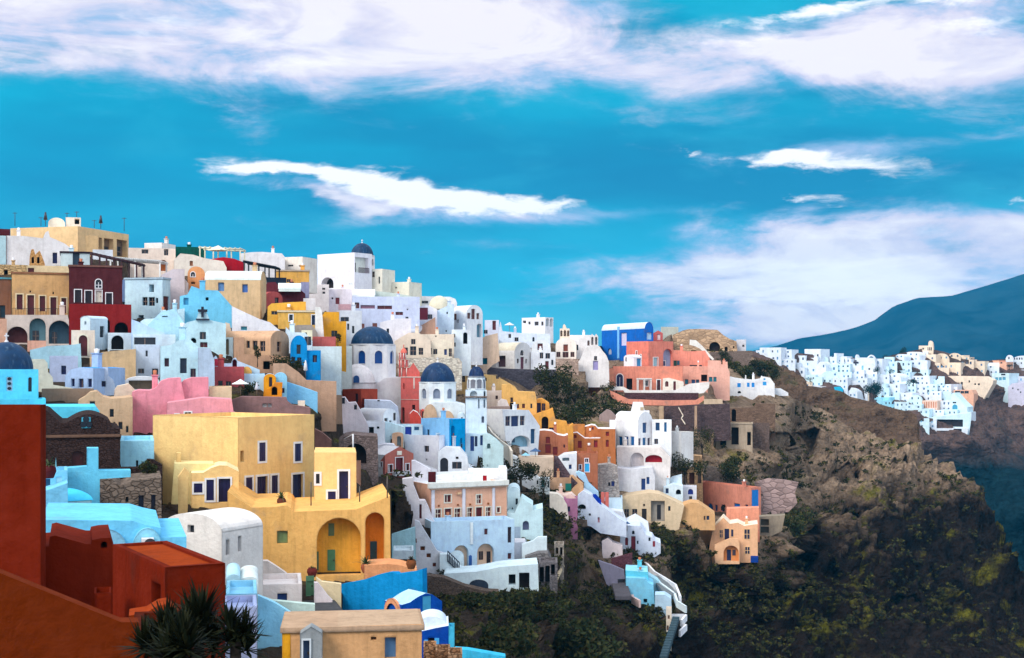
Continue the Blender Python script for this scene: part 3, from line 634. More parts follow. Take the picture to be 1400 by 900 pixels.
m = MB(); m.poly([(q[0] + r_ * math.cos(t * .4), -.86, q[2] + r_ * math.sin(t * .4)) for t in range(16)]); m.obj('fan_grille', paint(c(50, 50, 56)), ac)
m = MB(); a = fpt(o, 1158, 150); b = fpt(o, 1186, 215); m.tess(holeshape(a[0], b[2], b[0], a[2], True), [], lambda x, z: (x, -.01, z)); m.obj('window', GLASS, o)
# ---- dark red house in the foreground
RD = c(108, 27, 4); RD2 = c(138, 50, 10)
B('red_house_wall', 'tall dark red wall at the left edge of the photo', 'wall', RD, -500, 278, -830, 330, D=33, d=.5, a=16, fd=8)
B('red_house', 'dark red house with an angular chimney below the tall red wall', 'house', RD, 270, 780, 130, 700, poly=[(270, 760), (270, 140), (335, 135), (340, 70), (375, 62), (590, 120), (622, 120), (630, 92), (690, 80), (757, 76), (800, 230), (800, 760)], ops=[(690, 103, 732, 146, 'ah')], D=34.5, d=3, fd=6)
B('red_ledge', 'small dark red pillar with a flat cap in the red courtyard', 'pillar', RD, 645, 760, 455, 700, D=31.5, d=.9, fd=3)
o = B('red_annex', 'dark red annex with a bright orange flat roof and a black doorway', 'house', RD, 770, 1130, 280, 640, R_=1540, a=74, rcol=c(140, 52, 8), ops=[(1035, 385, 1098, 560, 'h')], D=30, fd=6, parapet=.06)
B('red_bench', 'curved orange red bench wall in front of the black doorway', 'bench wall', RD2, 880, 1260, 540, 640, poly=[(880, 760), (880, 610), (1000, 590), (1080, 540), (1140, 530), (1260, 640), (1260, 760)], D=27.5, d=.8, fd=3)
B('red_parapet', 'broad sloping dark orange parapet filling the bottom left corner', 'parapet', c(104, 36, 2), -300, 960, 300, 900, poly=[(-300, 1100), (-300, 190), (0, 318), (830, 655), (950, 655), (1260, 1100)], D=24, d=.5, fd=5)
B('red_terrace', 'dark orange terrace block behind the spiky yucca', 'terrace', c(76, 22, 4), 900, 1500, 700, 950, D=25.5, d=2, fd=4)
# white vault house (centre foreground)
tf(220, 700, 4.5)
o = B('vaulted_house', 'white barrel vaulted house with one small square gable window left of the yellow villa', 'house', c(222, 214, 208), 5, 375, 20, 440, R_=628, a=40, roof='vault', rise=105, ops=[(165, 82, 204, 128, 'w')], sops=[(400, 172, 420, 264, 'w', SLT), (474, 150, 494, 242, 'w', SLT)], D=72)
B('house', 'white stepped lean-to with a grey rim right of the white barrel vault', 'house', c(214, 210, 206), 525, 628, 215, 470, D=78, d=4, poly=[(525, 480), (525, 240), (628, 212), (628, 480)])
o = B('stair_parapet', 'white stair parapet curving down below the yellow villa', 'wall', c(222, 208, 200), 615, 848, 300, 445, poly=[(615, 445), (615, 302), (655, 302), (700, 330), (760, 370), (800, 405), (848, 412), (848, 445)], D=82, d=.6)
B('stair_parapet', 'cream outer stair parapet directly against the yellow villa wall', 'wall', c(226, 200, 158), 632, 850, 280, 420, poly=[(632, 330), (632, 282), (700, 305), (780, 345), (830, 365), (850, 400), (850, 440), (632, 440)], D=88, d=.5)
B('house', 'small white house with one navy shuttered window below the stair parapet', 'house', c(228, 216, 212), 595, 868, 445, 560, ops=[(716, 502, 776, 548, 'w', c(30, 60, 120))], D=76, d=4)
B('yard_wall', 'pale mint curved yard wall below the small white house', 'wall', c(196, 216, 206), 595, 948, 520, 660, poly=[(595, 660), (595, 515), (680, 545), (780, 555), (880, 565), (948, 570), (948, 660)], D=70, d=.5)
B('garden_wall', 'pale cyan angled yard wall with a slanted left edge above the tan flat roof', 'wall', c(150, 206, 232), 590, 830, 520, 830, poly=[(590, 830), (595, 515), (700, 560), (830, 640), (745, 760), (720, 830)], D=65, d=.5)
B('house', 'light cyan box house right of the dark red annex', 'house', c(140, 202, 232), 400, 592, 505, 820, D=61, d=4)
B('house', 'lavender low block partly hidden by the spiky yucca', 'house', c(176, 186, 222), 380, 592, 585, 840, D=57, d=3)
B('vaulted_shed', 'twin little cyan white humped roofs above the light cyan box house', 'shed', c(176, 214, 228), 400, 490, 385, 505, roof='vault', rise=35, D=66, d=4)
B('vaulted_shed', 'small grey white humped shed right of the twin cyan humps', 'shed', c(204, 212, 210), 485, 600, 400, 505, roof='vault', rise=30, D=67, d=4)
B('gate', 'green wooden garden gate at the head of the dark steps', 'gate', c(80, 130, 96), 892, 942, 395, 520, mat=paint(c(84, 130, 96)), D=80, d=.12, ops=[(897, 400, 937, 516, 'd', c(90, 136, 100))])
B('stair_parapet', 'pinkish white sloping parapet beside the dark steps', 'wall', c(220, 206, 206), 942, 1055, 435, 580, poly=[(942, 540), (942, 435), (965, 436), (1030, 520), (1055, 545), (1058, 585), (1020, 585)], D=77, d=.4)
stairs('steps', 'dark stone steps running down beside the pinkish white parapet', 935, 545, 1000, 640, w=2.4, n=10, col=c(70, 70, 72), D0=78, D1=71)
B('garden_wall', 'cream curved terrace wall under the yellow villa arches', 'wall', c(222, 200, 160), 960, 1110, 410, 590, poly=[(955, 590), (955, 405), (990, 430), (1110, 445), (1110, 590)], D=78, d=.5)
B('blue_wall', 'bright blue wavy-topped courtyard wall in front of the yellow villa', 'wall', c(14, 134, 196), 1108, 1610, 440, 640, poly=[(1108, 660), (1108, 445), (1240, 420), (1340, 385), (1400, 372), (1440, 372), (1452, 382), (1500, 375), (1560, 368), (1590, 356), (1612, 350), (1618, 660)], R_=1626, D=79, d=.5)
o = B('flat_roofed_house', 'tan flat roofed house with a grey gabled door niche at the bottom centre', 'house', c(206, 156, 108), 745, 1605, 740, 930, poly=[(745, 1000), (745, 715), (1605, 690), (1605, 1000)], ops=[(1292, 770, 1325, 788, 'h'), (1378, 772, 1446, 900, 'w', SLT)], rcol=c(178, 150, 124), D=50, d=3.2, fr=None)
m = MB(); a = fpt(o, 745, 655); b = fpt(o, 1605, 740)
L0 = fpt(o, 735, 716)[2]; L1 = fpt(o, 735, 745)[2]; m.box(a[0] - .06, -.08, L1, b[0] + .1, 3.3, L0 + .02); m.obj('roof_slab', plaster(c(176, 146, 120)), o)
m = MB(); a = fpt(o, 860, 725); b = fpt(o, 995, 940); pk = fpt(o, 930, 682)[2]
pts = [(a[0], b[2]), (b[0], b[2]), (b[0], a[2]), ((a[0] + b[0]) / 2, pk), (a[0], a[2])]
A_ = MB(); hs = openings(m, pts, conv([(880, 765, 918, 930, 'd', c(60, 84, 120))], lambda x, y: root_info[o.name][0].front(x, y)), lambda x, z, y: (x, y - .75, z), o, o, plaster(c(140, 144, 146)), 50, ((c(200, 206, 210)), .06))
m.tess(pts, hs, lambda x, z: (x, -.75, z))
for i in range(5):
    p, q = pts[i], pts[(i + 1) % 5]; m.poly([(p[0], -.75, p[1]), (q[0], -.75, q[1]), (q[0], -.01, q[1]), (p[0], -.01, p[1])])
m.obj('door_niche', plaster(c(140, 144, 146)), o)
m = MB(); a = fpt(o, 747, 740); b = fpt(o, 797, 960); m.box(a[0], -.02, b[2], b[0], -.004, a[2]); m.obj('wall_patch', plaster(c(224, 156, 34)), o)
# blue vaulted houses right of it
tf(480, 700, 4.5)
o = B('blue_vaulted_house', 'royal blue house with a pale blue vault roof and an orange rimmed arch', 'house', c(6, 72, 160), 312, 560, 570, 700, L_=212, a=32, poly=[(312, 720), (312, 572)] + [(312 + 30 + 20 * k, 572 - 40 * math.sin(k * .26) - k * 5) for k in range(1, 6)] + [(460, 500), (500, 508), (560, 550), (560, 720)], ops=[(440, 518, 492, 640, 's', c(60, 150, 190))], rcol=c(170, 206, 240), D=68, d=1.6)
m = MB(); inf = root_info[o.name]; a = inf[0].side(*Q(222, 640), 0); b = inf[0].side(*Q(300, 640), 0); t0, t1 = sorted((a[0], b[0])); zt = inf[0].side(*Q(260, 530), 0)[1]; zb = inf[0].side(*Q(260, 680), 0)[1]
arc_o = holeshape(t0 - .1, zb, t1 + .1, zt, True); arc_i = holeshape(t0 + .12, zb, t1 - .12, zt - .25, True)
for i in range(1, len(arc_o)):
    j = (i + 1) % len(arc_o)
    if j == 0: continue
    m.poly([(-.12, *arc_o[i]), (-.12, *arc_o[j]), (-.12, *arc_i[j]), (-.12, *arc_i[i])]); m.poly([(-.12, *arc_o[i]), (-.12, *arc_o[j]), (.02, *arc_o[j]), (.02, *arc_o[i])])
m.obj('arch_rim', plaster(c(220, 150, 110)), o)
o = B('blue_vaulted_house', 'lower royal blue house with a white vault and open pale blue shutters', 'house', c(8, 66, 156), 430, 605, 705, 880, roof='flat', poly=[(430, 900), (430, 735), (520, 715), (600, 700), (605, 900)], ops=[(475, 776, 512, 824, 'w'), (450, 786, 472, 830, 's', c(70, 160, 214)), (514, 776, 542, 846, 's', c(70, 160, 214))], rcol=c(210, 222, 240), D=62, d=2.4, fr=None)
B('x', '', '', c(206, 218, 238), 405, 590, 645, 740, roof='vault', rise=60, into=o, D=62.6, d=2)
B('pillar', 'slim cyan pillar beside the lower royal blue house', 'pillar', c(70, 180, 214), 600, 636, 704, 850, D=60.5, d=.8)
B('parapet', 'bright cyan sloping parapet at the bottom edge right of the tan house', 'wall', c(60, 176, 214), 640, 950, 850, 920, poly=[(640, 960), (640, 845), (720, 850), (950, 890), (950, 960)], D=58, d=.6)
for i, (x0, x1, y0, lb) in enumerate(((445, 525, 830, 'leftmost tan stone roof pillar above the bottom edge'), (520, 610, 852, 'middle tan stone roof pillar above the bottom edge'), (596, 684, 872, 'rightmost tan stone roof pillar above the bottom edge'))):
    B('stone_pillar', lb, 'pillar', c(170, 130, 96), x0, x1, y0, 930, D=55 - i, d=1.2, mat=stone(c(176, 134, 100), 2.5), group='tan stone roof pillars')
# ================= yellow villa
tf(200, 560)
YL = c(236, 192, 128); NV = c(10, 8, 66)
o = B('yellow_villa', 'large yellow villa with white framed navy doors and two tall arches', 'house', YL, 705, 1292, 62, 730, L_=50, a=44, D=97, fr=(WH, .14), ops=[(866, 254, 916, 398, 's', NV), (1140, 262, 1188, 398, 's', NV), (764, 522, 814, 686, 's', NV), (850, 514, 932, 738, 'd', NV), (962, 506, 1010, 672, 's', NV), (1124, 498, 1204, 726, 'd', NV), (724, 318, 750, 402, 'i', c(170, 150, 120))], fd=4)
B('x', '', '', YL, 345, 712, 490, 740, poly=[(345, 760), (345, 488), (440, 486), (500, 450), (560, 430), (620, 432), (712, 478), (712, 760)], into=o, D=92, d=4, rcol=c(236, 216, 164), fr=(WH, .12), ops=[(366, 568, 432, 640, 's', NV), (462, 540, 520, 700, 's', NV), (556, 532, 646, 712, 'd', NV)])
B('x', '', '', c(236, 210, 150), 182, 340, 440, 520, into=o, D=93.5, d=3, poly=[(180, 470), (215, 415), (520, 418), (440, 488), (300, 492)])
B('x', '', '', YL, 215, 275, 335, 420, into=o, D=95, d=.9, poly=[(215, 430), (232, 335), (266, 335), (278, 430)])
B('x', '', '', YL, 245, 312, 455, 800, into=o, D=88, d=1.2, poly=[(245, 820), (245, 520), (295, 450), (330, 490), (312, 520), (312, 820)])
tf(400, 560)
B('x', '', '', YL, 165, 490, 335, 720, poly=[(165, 760), (165, 330), (490, 332), (492, 760)], into=o, D=95.5, d=6, fr=(WH, .14), ops=[(358, 475, 428, 706, 'd', NV), (272, 630, 332, 714, 's', NV), (180, 495, 208, 570, 's', K)])
# terrace front with the arches
tf(220, 560, 4.5)
B('x', '', '', c(226, 172, 100), 410, 1410, 540, 1000, poly=[(410, 1060), (410, 505), (490, 560), (560, 604), (700, 600), (770, 590), (800, 606), (815, 630), (1200, 615), (1410, 532), (1418, 1060)], into=o, D=88, d=9.6, fr=None,
  ops=[(500, 716, 548, 786, 'w', c(84, 120, 84)), (715, 748, 780, 824, 'w', c(110, 130, 84)), (960, 668, 1232, 1018, 'an', c(222, 160, 60), [(1032, 712, 1068, 790, 'w', c(90, 110, 70)), (1026, 876, 1074, 1006, 'd', c(70, 120, 84)), (940, 888, 972, 1005, 'w', c(70, 110, 80))]), (1258, 634, 1376, 950, 'an', c(220, 128, 40), [(1292, 824, 1334, 950, 'd', c(30, 60, 70))])])
m = MB(); o_ = root_info[o.name + '#'][0]
def pot_plant(name, label, x, y, D, r, col, leaf='spiky', n=26, ll=1.0, lc=None):
    p = PT(*Q(x, y), D); o2 = thing(name, label, 'potted plant', p)
    m = MB(); m.lathe([(r * .62, -.05), (r * .7, 0), (r, r * .8), (r * .92, r * 1.35), (r * .7, r * 1.5), (r * .75, r * 1.62), (r * .6, r * 1.6), (.01, r * 1.4)], n=18); m.obj('pot', plaster(col), o2)
    m = MB(); rr = random.Random(x)
    for k in range(n):
        a = rr.random() * 6.28; el = rr.uniform(.25, 1.4); L = ll * rr.uniform(.6, 1.1); pr = None
        w = .05
        d0 = Vector((math.cos(a) * math.cos(el), math.sin(a) * math.cos(el), math.sin(el))); sd = Vector((-math.sin(a), math.cos(a), 0))
        P0 = Vector((0, 0, r * 1.45)); ps = [P0 + d0 * L * t - Vector((0, 0, .45 * L * t * t)) for t in (0, .35, .7, 1)]
        for q in range(3):
            w0, w1 = w * (1 - q / 3.2), w * (1 - (q + 1) / 3.2); m.poly([ps[q] - sd * w0, ps[q] + sd * w0, ps[q + 1] + sd * w1, ps[q + 1] - sd * w1])
    m.obj('foliage', paint(lc or c(58, 74, 34), .8), o2); return o2
pot_plant('potted_agave', 'round terracotta pot with a drooping agave under the yellow arches', 1262, 1000, 84, .32, c(150, 84, 60), ll=1.1, n=40)
pot_plant('potted_shrub', 'dark round potted shrub on the yellow villa terrace edge', 1540, 975, 80, .3, c(120, 70, 40), n=60, ll=.5, lc=c(50, 50, 24))
tf(200, 560)
pot_plant('potted_shrub', 'small shrub in a pot between the white framed navy doors', 1040, 738, 90, .3, c(90, 50, 40), n=30, ll=1.1)
tf(220, 700, 4.5)
pot_plant('terracotta_pot', 'dark maroon pot standing on the white stair parapet', 802, 438, 80.5, .28, c(100, 40, 40), n=10, ll=.3)
pot_plant('terracotta_pot', 'dark maroon pot beside the green garden gate', 930, 395, 80.5, .3, c(110, 44, 40), n=12, ll=.35)
tf(0, 560)
pot_plant('potted_agave', 'small agave in a dark pot on the cyan parapet by the dark red wall', 375, 520, 66, .35, c(80, 30, 34), ll=1.0, n=20)
tf(200, 560)
B('x', '', '', YL, 1292, 1345, 330, 735, into=o, D=98, d=3)
tf(220, 560, 4.5)
B('terrace_wall', 'orange terrace edge wall right of the yellow villa arches', 'wall', c(214, 146, 100), 1250, 1575, 950, 1050, D=83.5, d=2.5, poly=[(1250, 1060), (1250, 960), (1400, 950), (1480, 960), (1575, 990), (1575, 1060)])
# ================= pink house and neighbours
tf(0, 420)
o = B('pink_house', 'rose pink house with stepped roof blocks left of the yellow villa roof', 'house', c(216, 140, 154), 1015, 1420, 640, 960, poly=[(1015, 960), (1015, 655), (1060, 640), (1150, 645), (1200, 620), (1240, 570), (1300, 550), (1390, 545), (1400, 600), (1420, 700), (1420, 960)], D=112, d=7)
tf(220, 440)
B('x', '', '', c(212, 138, 150), 0, 372, 430, 740, poly=[(0, 760), (0, 520), (130, 500), (180, 450), (240, 430), (366, 428), (372, 760)], into=o, D=113, d=6)
B('x', '', '', c(218, 146, 158), 45, 555, 595, 740, poly=[(45, 760), (45, 625), (330, 585), (545, 598), (560, 700), (590, 712), (590, 760)], into=o, D=108, d=5, ops=[(184, 696, 232, 724, 'w'), (112, 714, 134, 730, 'w')], fr=W2)
B('house', 'cream flat block between the rose pink house and the brown wall', 'house', c(214, 190, 156), 370, 545, 500, 600, D=114, d=5)
B('retaining_wall', 'long brown plastered wall with two square vents behind the yellow roof', 'wall', c(142, 108, 106), 545, 1150, 580, 740, poly=[(545, 760), (545, 600), (620, 575), (965, 582), (975, 612), (1010, 640), (1150, 662), (1150, 760)], D=119, d=2, ops=[(782, 630, 815, 658, 'w', c(190, 190, 190)), (822, 630, 852, 658, 'w', c(190, 190, 190))])
B('brick_red_house', 'brick red house with two small arched gables beside the white parasol', 'house', c(178, 80, 84), 408, 640, 345, 500, ops=[(440, 455, 475, 500, 'w'), (500, 460, 538, 502, 'w')], D=135, d=6, lip=None)
o = B('white_roof_house', 'white house roof with two red lined arch vents above the brick red house', 'house', c(180, 208, 236), 395, 760, 270, 380, poly=[(395, 380), (390, 290), (420, 262), (445, 300), (450, 320), (540, 320), (552, 285), (575, 275), (590, 300), (690, 340), (760, 370), (760, 400)], D=141, d=4, ops=[(406, 285, 440, 340, 'an', c(160, 50, 70)), (550, 290, 584, 345, 'an', c(160, 50, 70))])
B('vaulted_house', 'ochre shallow vault behind the white parasol', 'house', c(214, 160, 84), 620, 700, 345, 420, roof='vault', rise=45, D=138, d=3)
B('house', 'pale blue wall house behind the white parasol and the dark shrub', 'house', c(170, 204, 234), 640, 800, 400, 520, D=136, d=4)
o = B('orange_house', 'orange house with a wavy stair parapet and a pale blue vault', 'house', c(230, 154, 34), 790, 885, 400, 570, roof='vault', rise=40, ops=[(832, 428, 856, 500, 'w', c(40, 40, 70))], D=133, d=6, rcol=c(170, 206, 232), fr=None)
B('x', '', '', c(232, 140, 30), 840, 940, 470, 570, poly=[(770, 570), (790, 530), (850, 500), (880, 465), (935, 468), (920, 570)], into=o, D=130, d=1.5, ops=[(852, 500, 895, 565, 'ah')])
B('vaulted_house', 'pale blue vaulted house with one navy window right of the orange house', 'house', c(140, 198, 232), 870, 970, 392, 600, roof='vault', rise=40, D=134, d=7, ops=[(932, 512, 950, 548, 'w', NAV)])
B('house', 'pale blue wedge wall sloping down to a small cream block', 'wall', c(130, 192, 228), 960, 1205, 470, 610, poly=[(960, 620), (960, 462), (1080, 500), (1205, 545), (1205, 580), (1120, 610), (1050, 640)], D=136, d=3)
B('vent_block', 'small cream cube with a pointed cap below the pale blue wedge wall', 'vent', c(226, 208, 190), 1052, 1108, 608, 660, D=122, d=1, fd=.5)
def parasol(label, x, y, yb, rpx, D, col=WH, folded=False):
    p = PT(*Q(x, yb), D); zt = PT(*Q(x, y), D).z - p.z; o2 = thing('parasol', label, 'parasol', p); r = rpx / TF[2] / F * D
    m = MB(); m.tube((0, 0, -.6), (0, 0, zt), .04); m.obj('pole', paint(c(120, 100, 80)), o2)
    m = MB()
    if folded: m.lathe([(.05, zt + .05), (.16, zt - .4), (.22, zt * .3), (.14, zt * .22)], n=10)
    else:
        m.lathe([(.02, zt + .08), (r * .5, zt - r * .2), (r, zt - r * .42), (r, zt - r * .5)], n=8, sm=False)
    m.obj('canopy', paint(col, .85), o2); return o2
parasol('open white parasol beside the dark shrub in front of the brick red house', 612, 448, 545, 66, 128)
parasol('folded white parasol below the vivid blue arched house', 1112, 300, 400, 10, 150, folded=True)
parasol('small folded grey parasol beside the orange house', 738, 470, 540, 8, 128, col=c(190, 190, 200), folded=True)
# tan vaulted house and blue arched house
o = B('vaulted_house', 'tan vaulted house with three dark windows and a rusty brown door', 'house', c(196, 156, 124), 845, 985, 65, 290, L_=555, a=62, roof='vault', rise=70, ops=[(892, 155, 922, 230, 'w')], sops=[(658, 148, 683, 202, 'w'), (706, 148, 742, 216, 'w'), (762, 150, 802, 226, 'w')], D=152, d=9)
B('garden_wall', 'brown patched wall with a dark doorway below the tan vaulted house', 'wall', c(180, 140, 112), 560, 880, 240, 380, poly=[(560, 380), (560, 120), (640, 120), (640, 250), (980, 268), (980, 300), (860, 330), (860, 400), (560, 400)], ops=[(788, 305, 838, 366, 'h')], D=148, d=2)
B('retaining_wall', 'tan curving retaining wall running right below the blue arched house', 'wall', c(182, 144, 118), 830, 1350, 300, 560, poly=[(860, 400), (860, 320), (960, 320), (1060, 390), (1120, 450), (1350, 460), (1350, 580), (1200, 580), (1205, 540), (1050, 480)], D=141, d=2.5)
o = B('blue_arched_house', 'vivid blue arched house with one tall maroon window', 'house', c(16, 136, 204), 995, 1125, 105, 310, roof='vault', rise=95, ops=[(1044, 178, 1074, 248, 'w'), (1004, 272, 1032, 308, 'w', NAV), (1048, 276, 1080, 308, 'w', NAV)], D=154, d=4, fr=None)
B('x', '', '', c(16, 136, 204), 1120, 1230, 220, 318, into=o, D=154.5, d=4, ops=[(1168, 258, 1200, 312, 'w', NAV)])
B('house', 'white house shoulder wrapping over the vivid blue arched house', 'house', c(206, 222, 234), 960, 1170, 60, 230, poly=[(940, 240), (960, 40), (1000, 80), (1110, 85), (1165, 150), (1165, 240)], D=160, d=4)
B('wall_house', 'rough white yard wall right of the vivid blue arched house', 'wall', c(206, 218, 218), 1165, 1390, 190, 330, D=160, d=2)
B('door_porch', 'white porch with a tall black doorway left of the tan vaulted house', 'house', c(214, 226, 226), 440, 556, 120, 260, ops=[(468, 134, 522, 254, 'h')], D=153, d=3)
B('house', 'pale blue house with one tall navy door and three small windows', 'house', c(186, 216, 226), 0, 290, 190, 500, poly=[(-5, 500), (-5, 190), (80, 180), (130, 145), (220, 130), (290, 200), (292, 500)], rcol=c(110, 186, 228), ops=[(28, 282, 62, 345, 'w', c(60, 20, 40)), (148, 282, 198, 396, 'd', c(30, 40, 60)), (228, 362, 268, 425, 'w', c(60, 30, 50)), (30, 452, 72, 508, 'd', c(24, 32, 50))], D=134, d=7)
B('house', 'lavender grey rough walled house right of the navy door', 'house', c(178, 196, 218), 285, 412, 250, 500, D=131, d=6, poly=[(285, 500), (285, 200), (380, 205), (412, 300), (416, 500)], rcol=c(110, 186, 228))
# cyan cross chapel
tf(220, 320)
o = B('cross_chapel', 'pale cyan chapel carrying a black iron cross on its roof', 'chapel', c(186, 218, 228), 200, 440, 650, 880, poly=[(150, 880), (150, 720), (200, 680), (270, 662), (290, 600), (318, 560), (350, 600), (375, 662), (500, 690), (500, 880)], ops=[(300, 755, 346, 810, 'w'), (302, 834, 358, 872, 'w', MD), (228, 800, 272, 838, 'ah')], fr=None, D=150, d=6)
m = MB(); a = fpt(o, 320, 560); zb = fpt(o, 320, 640)[2]
m.box(a[0] - .14, -.25, zb, a[0] + .14, -.1, a[2]); b0 = fpt(o, 284, 590); b1 = fpt(o, 358, 590); m.box(b0[0], -.26, b0[2] - .14, b1[0], -.09, b0[2] + .14); m.obj('cross', paint(c(20, 20, 40)), o)
m = MB(); a = fpt(o, 270, 652); b = fpt(o, 374, 664); m.box(a[0], -.3, b[2], b[0], 0, a[2]); m.obj('ledge', paint(c(40, 40, 60)), o)
B('house', 'sky blue sloping wall house behind the black iron cross', 'house', c(112, 190, 222), 225, 552, 430, 690, poly=[(140, 580), (145, 480), (205, 465), (235, 400), (320, 430), (440, 435), (550, 560), (552, 690), (225, 690)], ops=[(175, 492, 212, 545, 'w', c(50, 140, 180)), (345, 488, 366, 512, 'h')], D=165, d=5)
B('slope_wall', 'long white wall sloping down right from the sky blue house', 'wall', c(222, 220, 226), 550, 910, 560, 790, poly=[(545, 800), (545, 555), (640, 600), (760, 655), (840, 680), (905, 735), (990, 790), (1000, 830), (640, 830)], ops=[(616, 712, 662, 740, 'i', c(90, 170, 190))], D=162, d=3)
B('cave_house', 'pale domed cistern roofs left of the cyan cross chapel', 'house', c(170, 206, 222), -80, 190, 640, 870, poly=[(-100, 880), (-100, 700), (0, 600), (100, 575), (150, 640), (190, 700), (190, 880)], ops=[(10, 632, 52, 640, 'h')], D=154, d=6)
B('shed', 'tiny cream stone turret beside the black doorway porch', 'shed', c(206, 186, 164), 465, 540, 690, 790, poly=[(465, 790), (470, 740), (490, 730), (495, 680), (530, 690), (540, 745), (555, 790)], D=157, d=3)
B('chapel', 'cream gabled chapel with a bright blue door and a tiny round gable hole', 'chapel', c(218, 206, 204), 10, 212, 290, 570, poly=[(5, 570), (5, 330), (95, 340), (155, 312), (212, 380), (212, 570)], ops=[(138, 376, 176, 480, 'd', c(50, 110, 180)), (146, 340, 164, 356, 'h')], D=180, d=6)
o = B('vaulted_house', 'large tan plastered house with a pale grey barrel roof and two blue windows', 'house', c(208, 176, 136), 340, 765, 355, 650, roof='x', rise=85, rcol=c(206, 216, 212), ops=[(440, 374, 486, 440, 'w', c(90, 130, 180)), (626, 388, 668, 450, 'w', c(60, 100, 170))], D=176, d=9, fr=None, a=6)
B('vaulted_house', 'orange vault gable with a small arched window beside the grey barrel roof', 'house', c(222, 154, 104), 205, 338, 250, 385, roof='vault', rise=60, ops=[(230, 293, 262, 328, 'aw'), (232, 370, 262, 384, 'h')], fr=W2, D=183, d=5)
B('house', 'long cream rooftop house stepping down behind the orange vault gable', 'house', c(226, 214, 202), 100, 505, 170, 300, poly=[(100, 320), (100, 200), (150, 150), (250, 160), (330, 185), (480, 210), (505, 260), (505, 330)], ops=[(222, 208, 246, 246, 'w', c(150, 90, 50))], D=205, d=6)
B('house', 'dark green roof canopy house on the skyline', 'house', c(14, 84, 74), 110, 345, 100, 175, D=222, d=4)
B('terrace_wall', 'crimson red terrace parapet below the cream rooftop pergola', 'wall', c(160, 20, 36), 345, 645, 175, 265, poly=[(345, 200), (345, 170), (480, 190), (505, 230), (505, 265), (645, 268), (645, 220), (560, 190), (480, 178)], D=208, d=3)
pergola('pergola', 'cream rooftop pergola on the skyline above the crimson terrace', 300, 105, 610, 118, 215, 214, c(226, 214, 190), n=4, slat=8)
parasol('wide cream parasol on the skyline terrace', 440, 92, 190, 75, 212, col=c(236, 220, 190))
B('house', 'long white rooftop house on the skyline right of the cream pergola', 'house', c(226, 224, 230), 610, 955, 142, 250, poly=[(610, 260), (610, 150), (700, 140), (780, 138), (930, 150), (955, 180), (955, 290), (880, 240), (640, 205)], D=220, d=7)
B('house', 'small cream skyline cube with one slot window right of the long white rooftop', 'house', c(232, 218, 206), 950, 1090, 175, 280, R_=1100, ops=[(975, 238, 1018, 250, 'w'), (1062, 240, 1078, 252, 'w')], D=224, d=5)
B('house', 'ochre flat roofed house below the small cream skyline cube', 'house', c(218, 164, 82), 880, 1140, 278, 400, ops=[(968, 348, 998, 372, 'w')], D=212, d=5, lip=c(190, 170, 150))
pergola('pergola', 'black shaded terrace canopy between the crimson wall and ochre house', 640, 215, 880, 260, 345, 205, c(26, 36, 50), n=4, slat=26)
B('terrace', 'dark navy fenced terrace under the black shaded canopy', 'terrace', c(30, 40, 56), 745, 965, 335, 375, D=200, d=4)
B('maroon_house', 'dark maroon flat house with two curved white skylights', 'house', c(96, 42, 52), 765, 1110, 400, 525, poly=[(765, 525), (765, 375), (880, 370), (915, 410), (1075, 430), (1110, 460), (1110, 525)], D=192, d=6)
B('skylight_vault', 'curved white glass skylight on the dark maroon house', 'skylight', c(216, 230, 226), 905, 1075, 425, 426, roof='x', rise=52, D=190.5, d=4, fd=.3)
B('red_vaulted_house', 'dusty red vaulted house with one small dark door', 'house', c(178, 86, 84), 800, 935, 440, 560, roof='vault', rise=55, ops=[(876, 490, 906, 534, 'w')], L_=765, D=186, d=5)
B('grey_house', 'blue grey narrow house beside the dark maroon house', 'house', c(140, 140, 170), 1075, 1140, 370, 520, D=196, d=4)
B('white_yard_wall', 'low white terrace edge under the blue grey narrow house', 'wall', c(220, 216, 220), 1095, 1190, 495, 545, D=186, d=3)
o = B('yellow_house', 'ochre yellow house with a cream slab porch and two white framed windows', 'house', c(218, 168, 84), 900, 1205, 590, 710, ops=[(986, 620, 1014, 670, 'w'), (1160, 624, 1196, 700, 'd', c(20, 50, 90))], fr=W2, D=170, d=6, lip=c(226, 204, 170))
B('x', '', '', c(226, 172, 70), 820, 1118, 530, 600, poly=[(815, 600), (820, 560), (850, 535), (1000, 525), (1115, 520), (1118, 600)], into=o, D=174, d=5, ops=[(850, 594, 895, 620, 'w')])
B('yellow_house', 'deep ochre yellow flat house left of the large blue dome', 'house', c(224, 160, 44), 1200, 1425, 600, 850, poly=[(1200, 790), (1200, 680), (1260, 600), (1370, 600), (1370, 672), (1425, 672), (1425, 850), (1330, 830)], D=176, d=6)
B('pipe_house', 'white curved chimney hood above the deep ochre house', 'chimney', c(226, 222, 216), 1185, 1260, 560, 660, poly=[(1185, 600), (1185, 562), (1225, 562), (1240, 600), (1260, 648), (1240, 655), (1215, 610), (1205, 590)], D=168, d=.6)
B('canopy_house', 'grey stone barrel shed with a teal roof below the ochre porch', 'shed', c(150, 140, 132), 980, 1205, 700, 790, roof='flat', poly=[(980, 790), (980, 720), (1050, 700), (1160, 700), (1205, 760), (1225, 800)], rcol=c(60, 110, 120), D=166, d=4)
B('cream_shed', 'little cream hut with a tiny window below the teal roof', 'shed', c(214, 204, 176), 1080, 1165, 740, 800, ops=[(1106, 758, 1122, 776, 'w')], D=162, d=3)
B('red_fence_house', 'dusty red courtyard wall below the deep ochre house', 'wall', c(186, 96, 92), 1160, 1345, 790, 862, D=166, d=2)
W2 = (WH, .10)
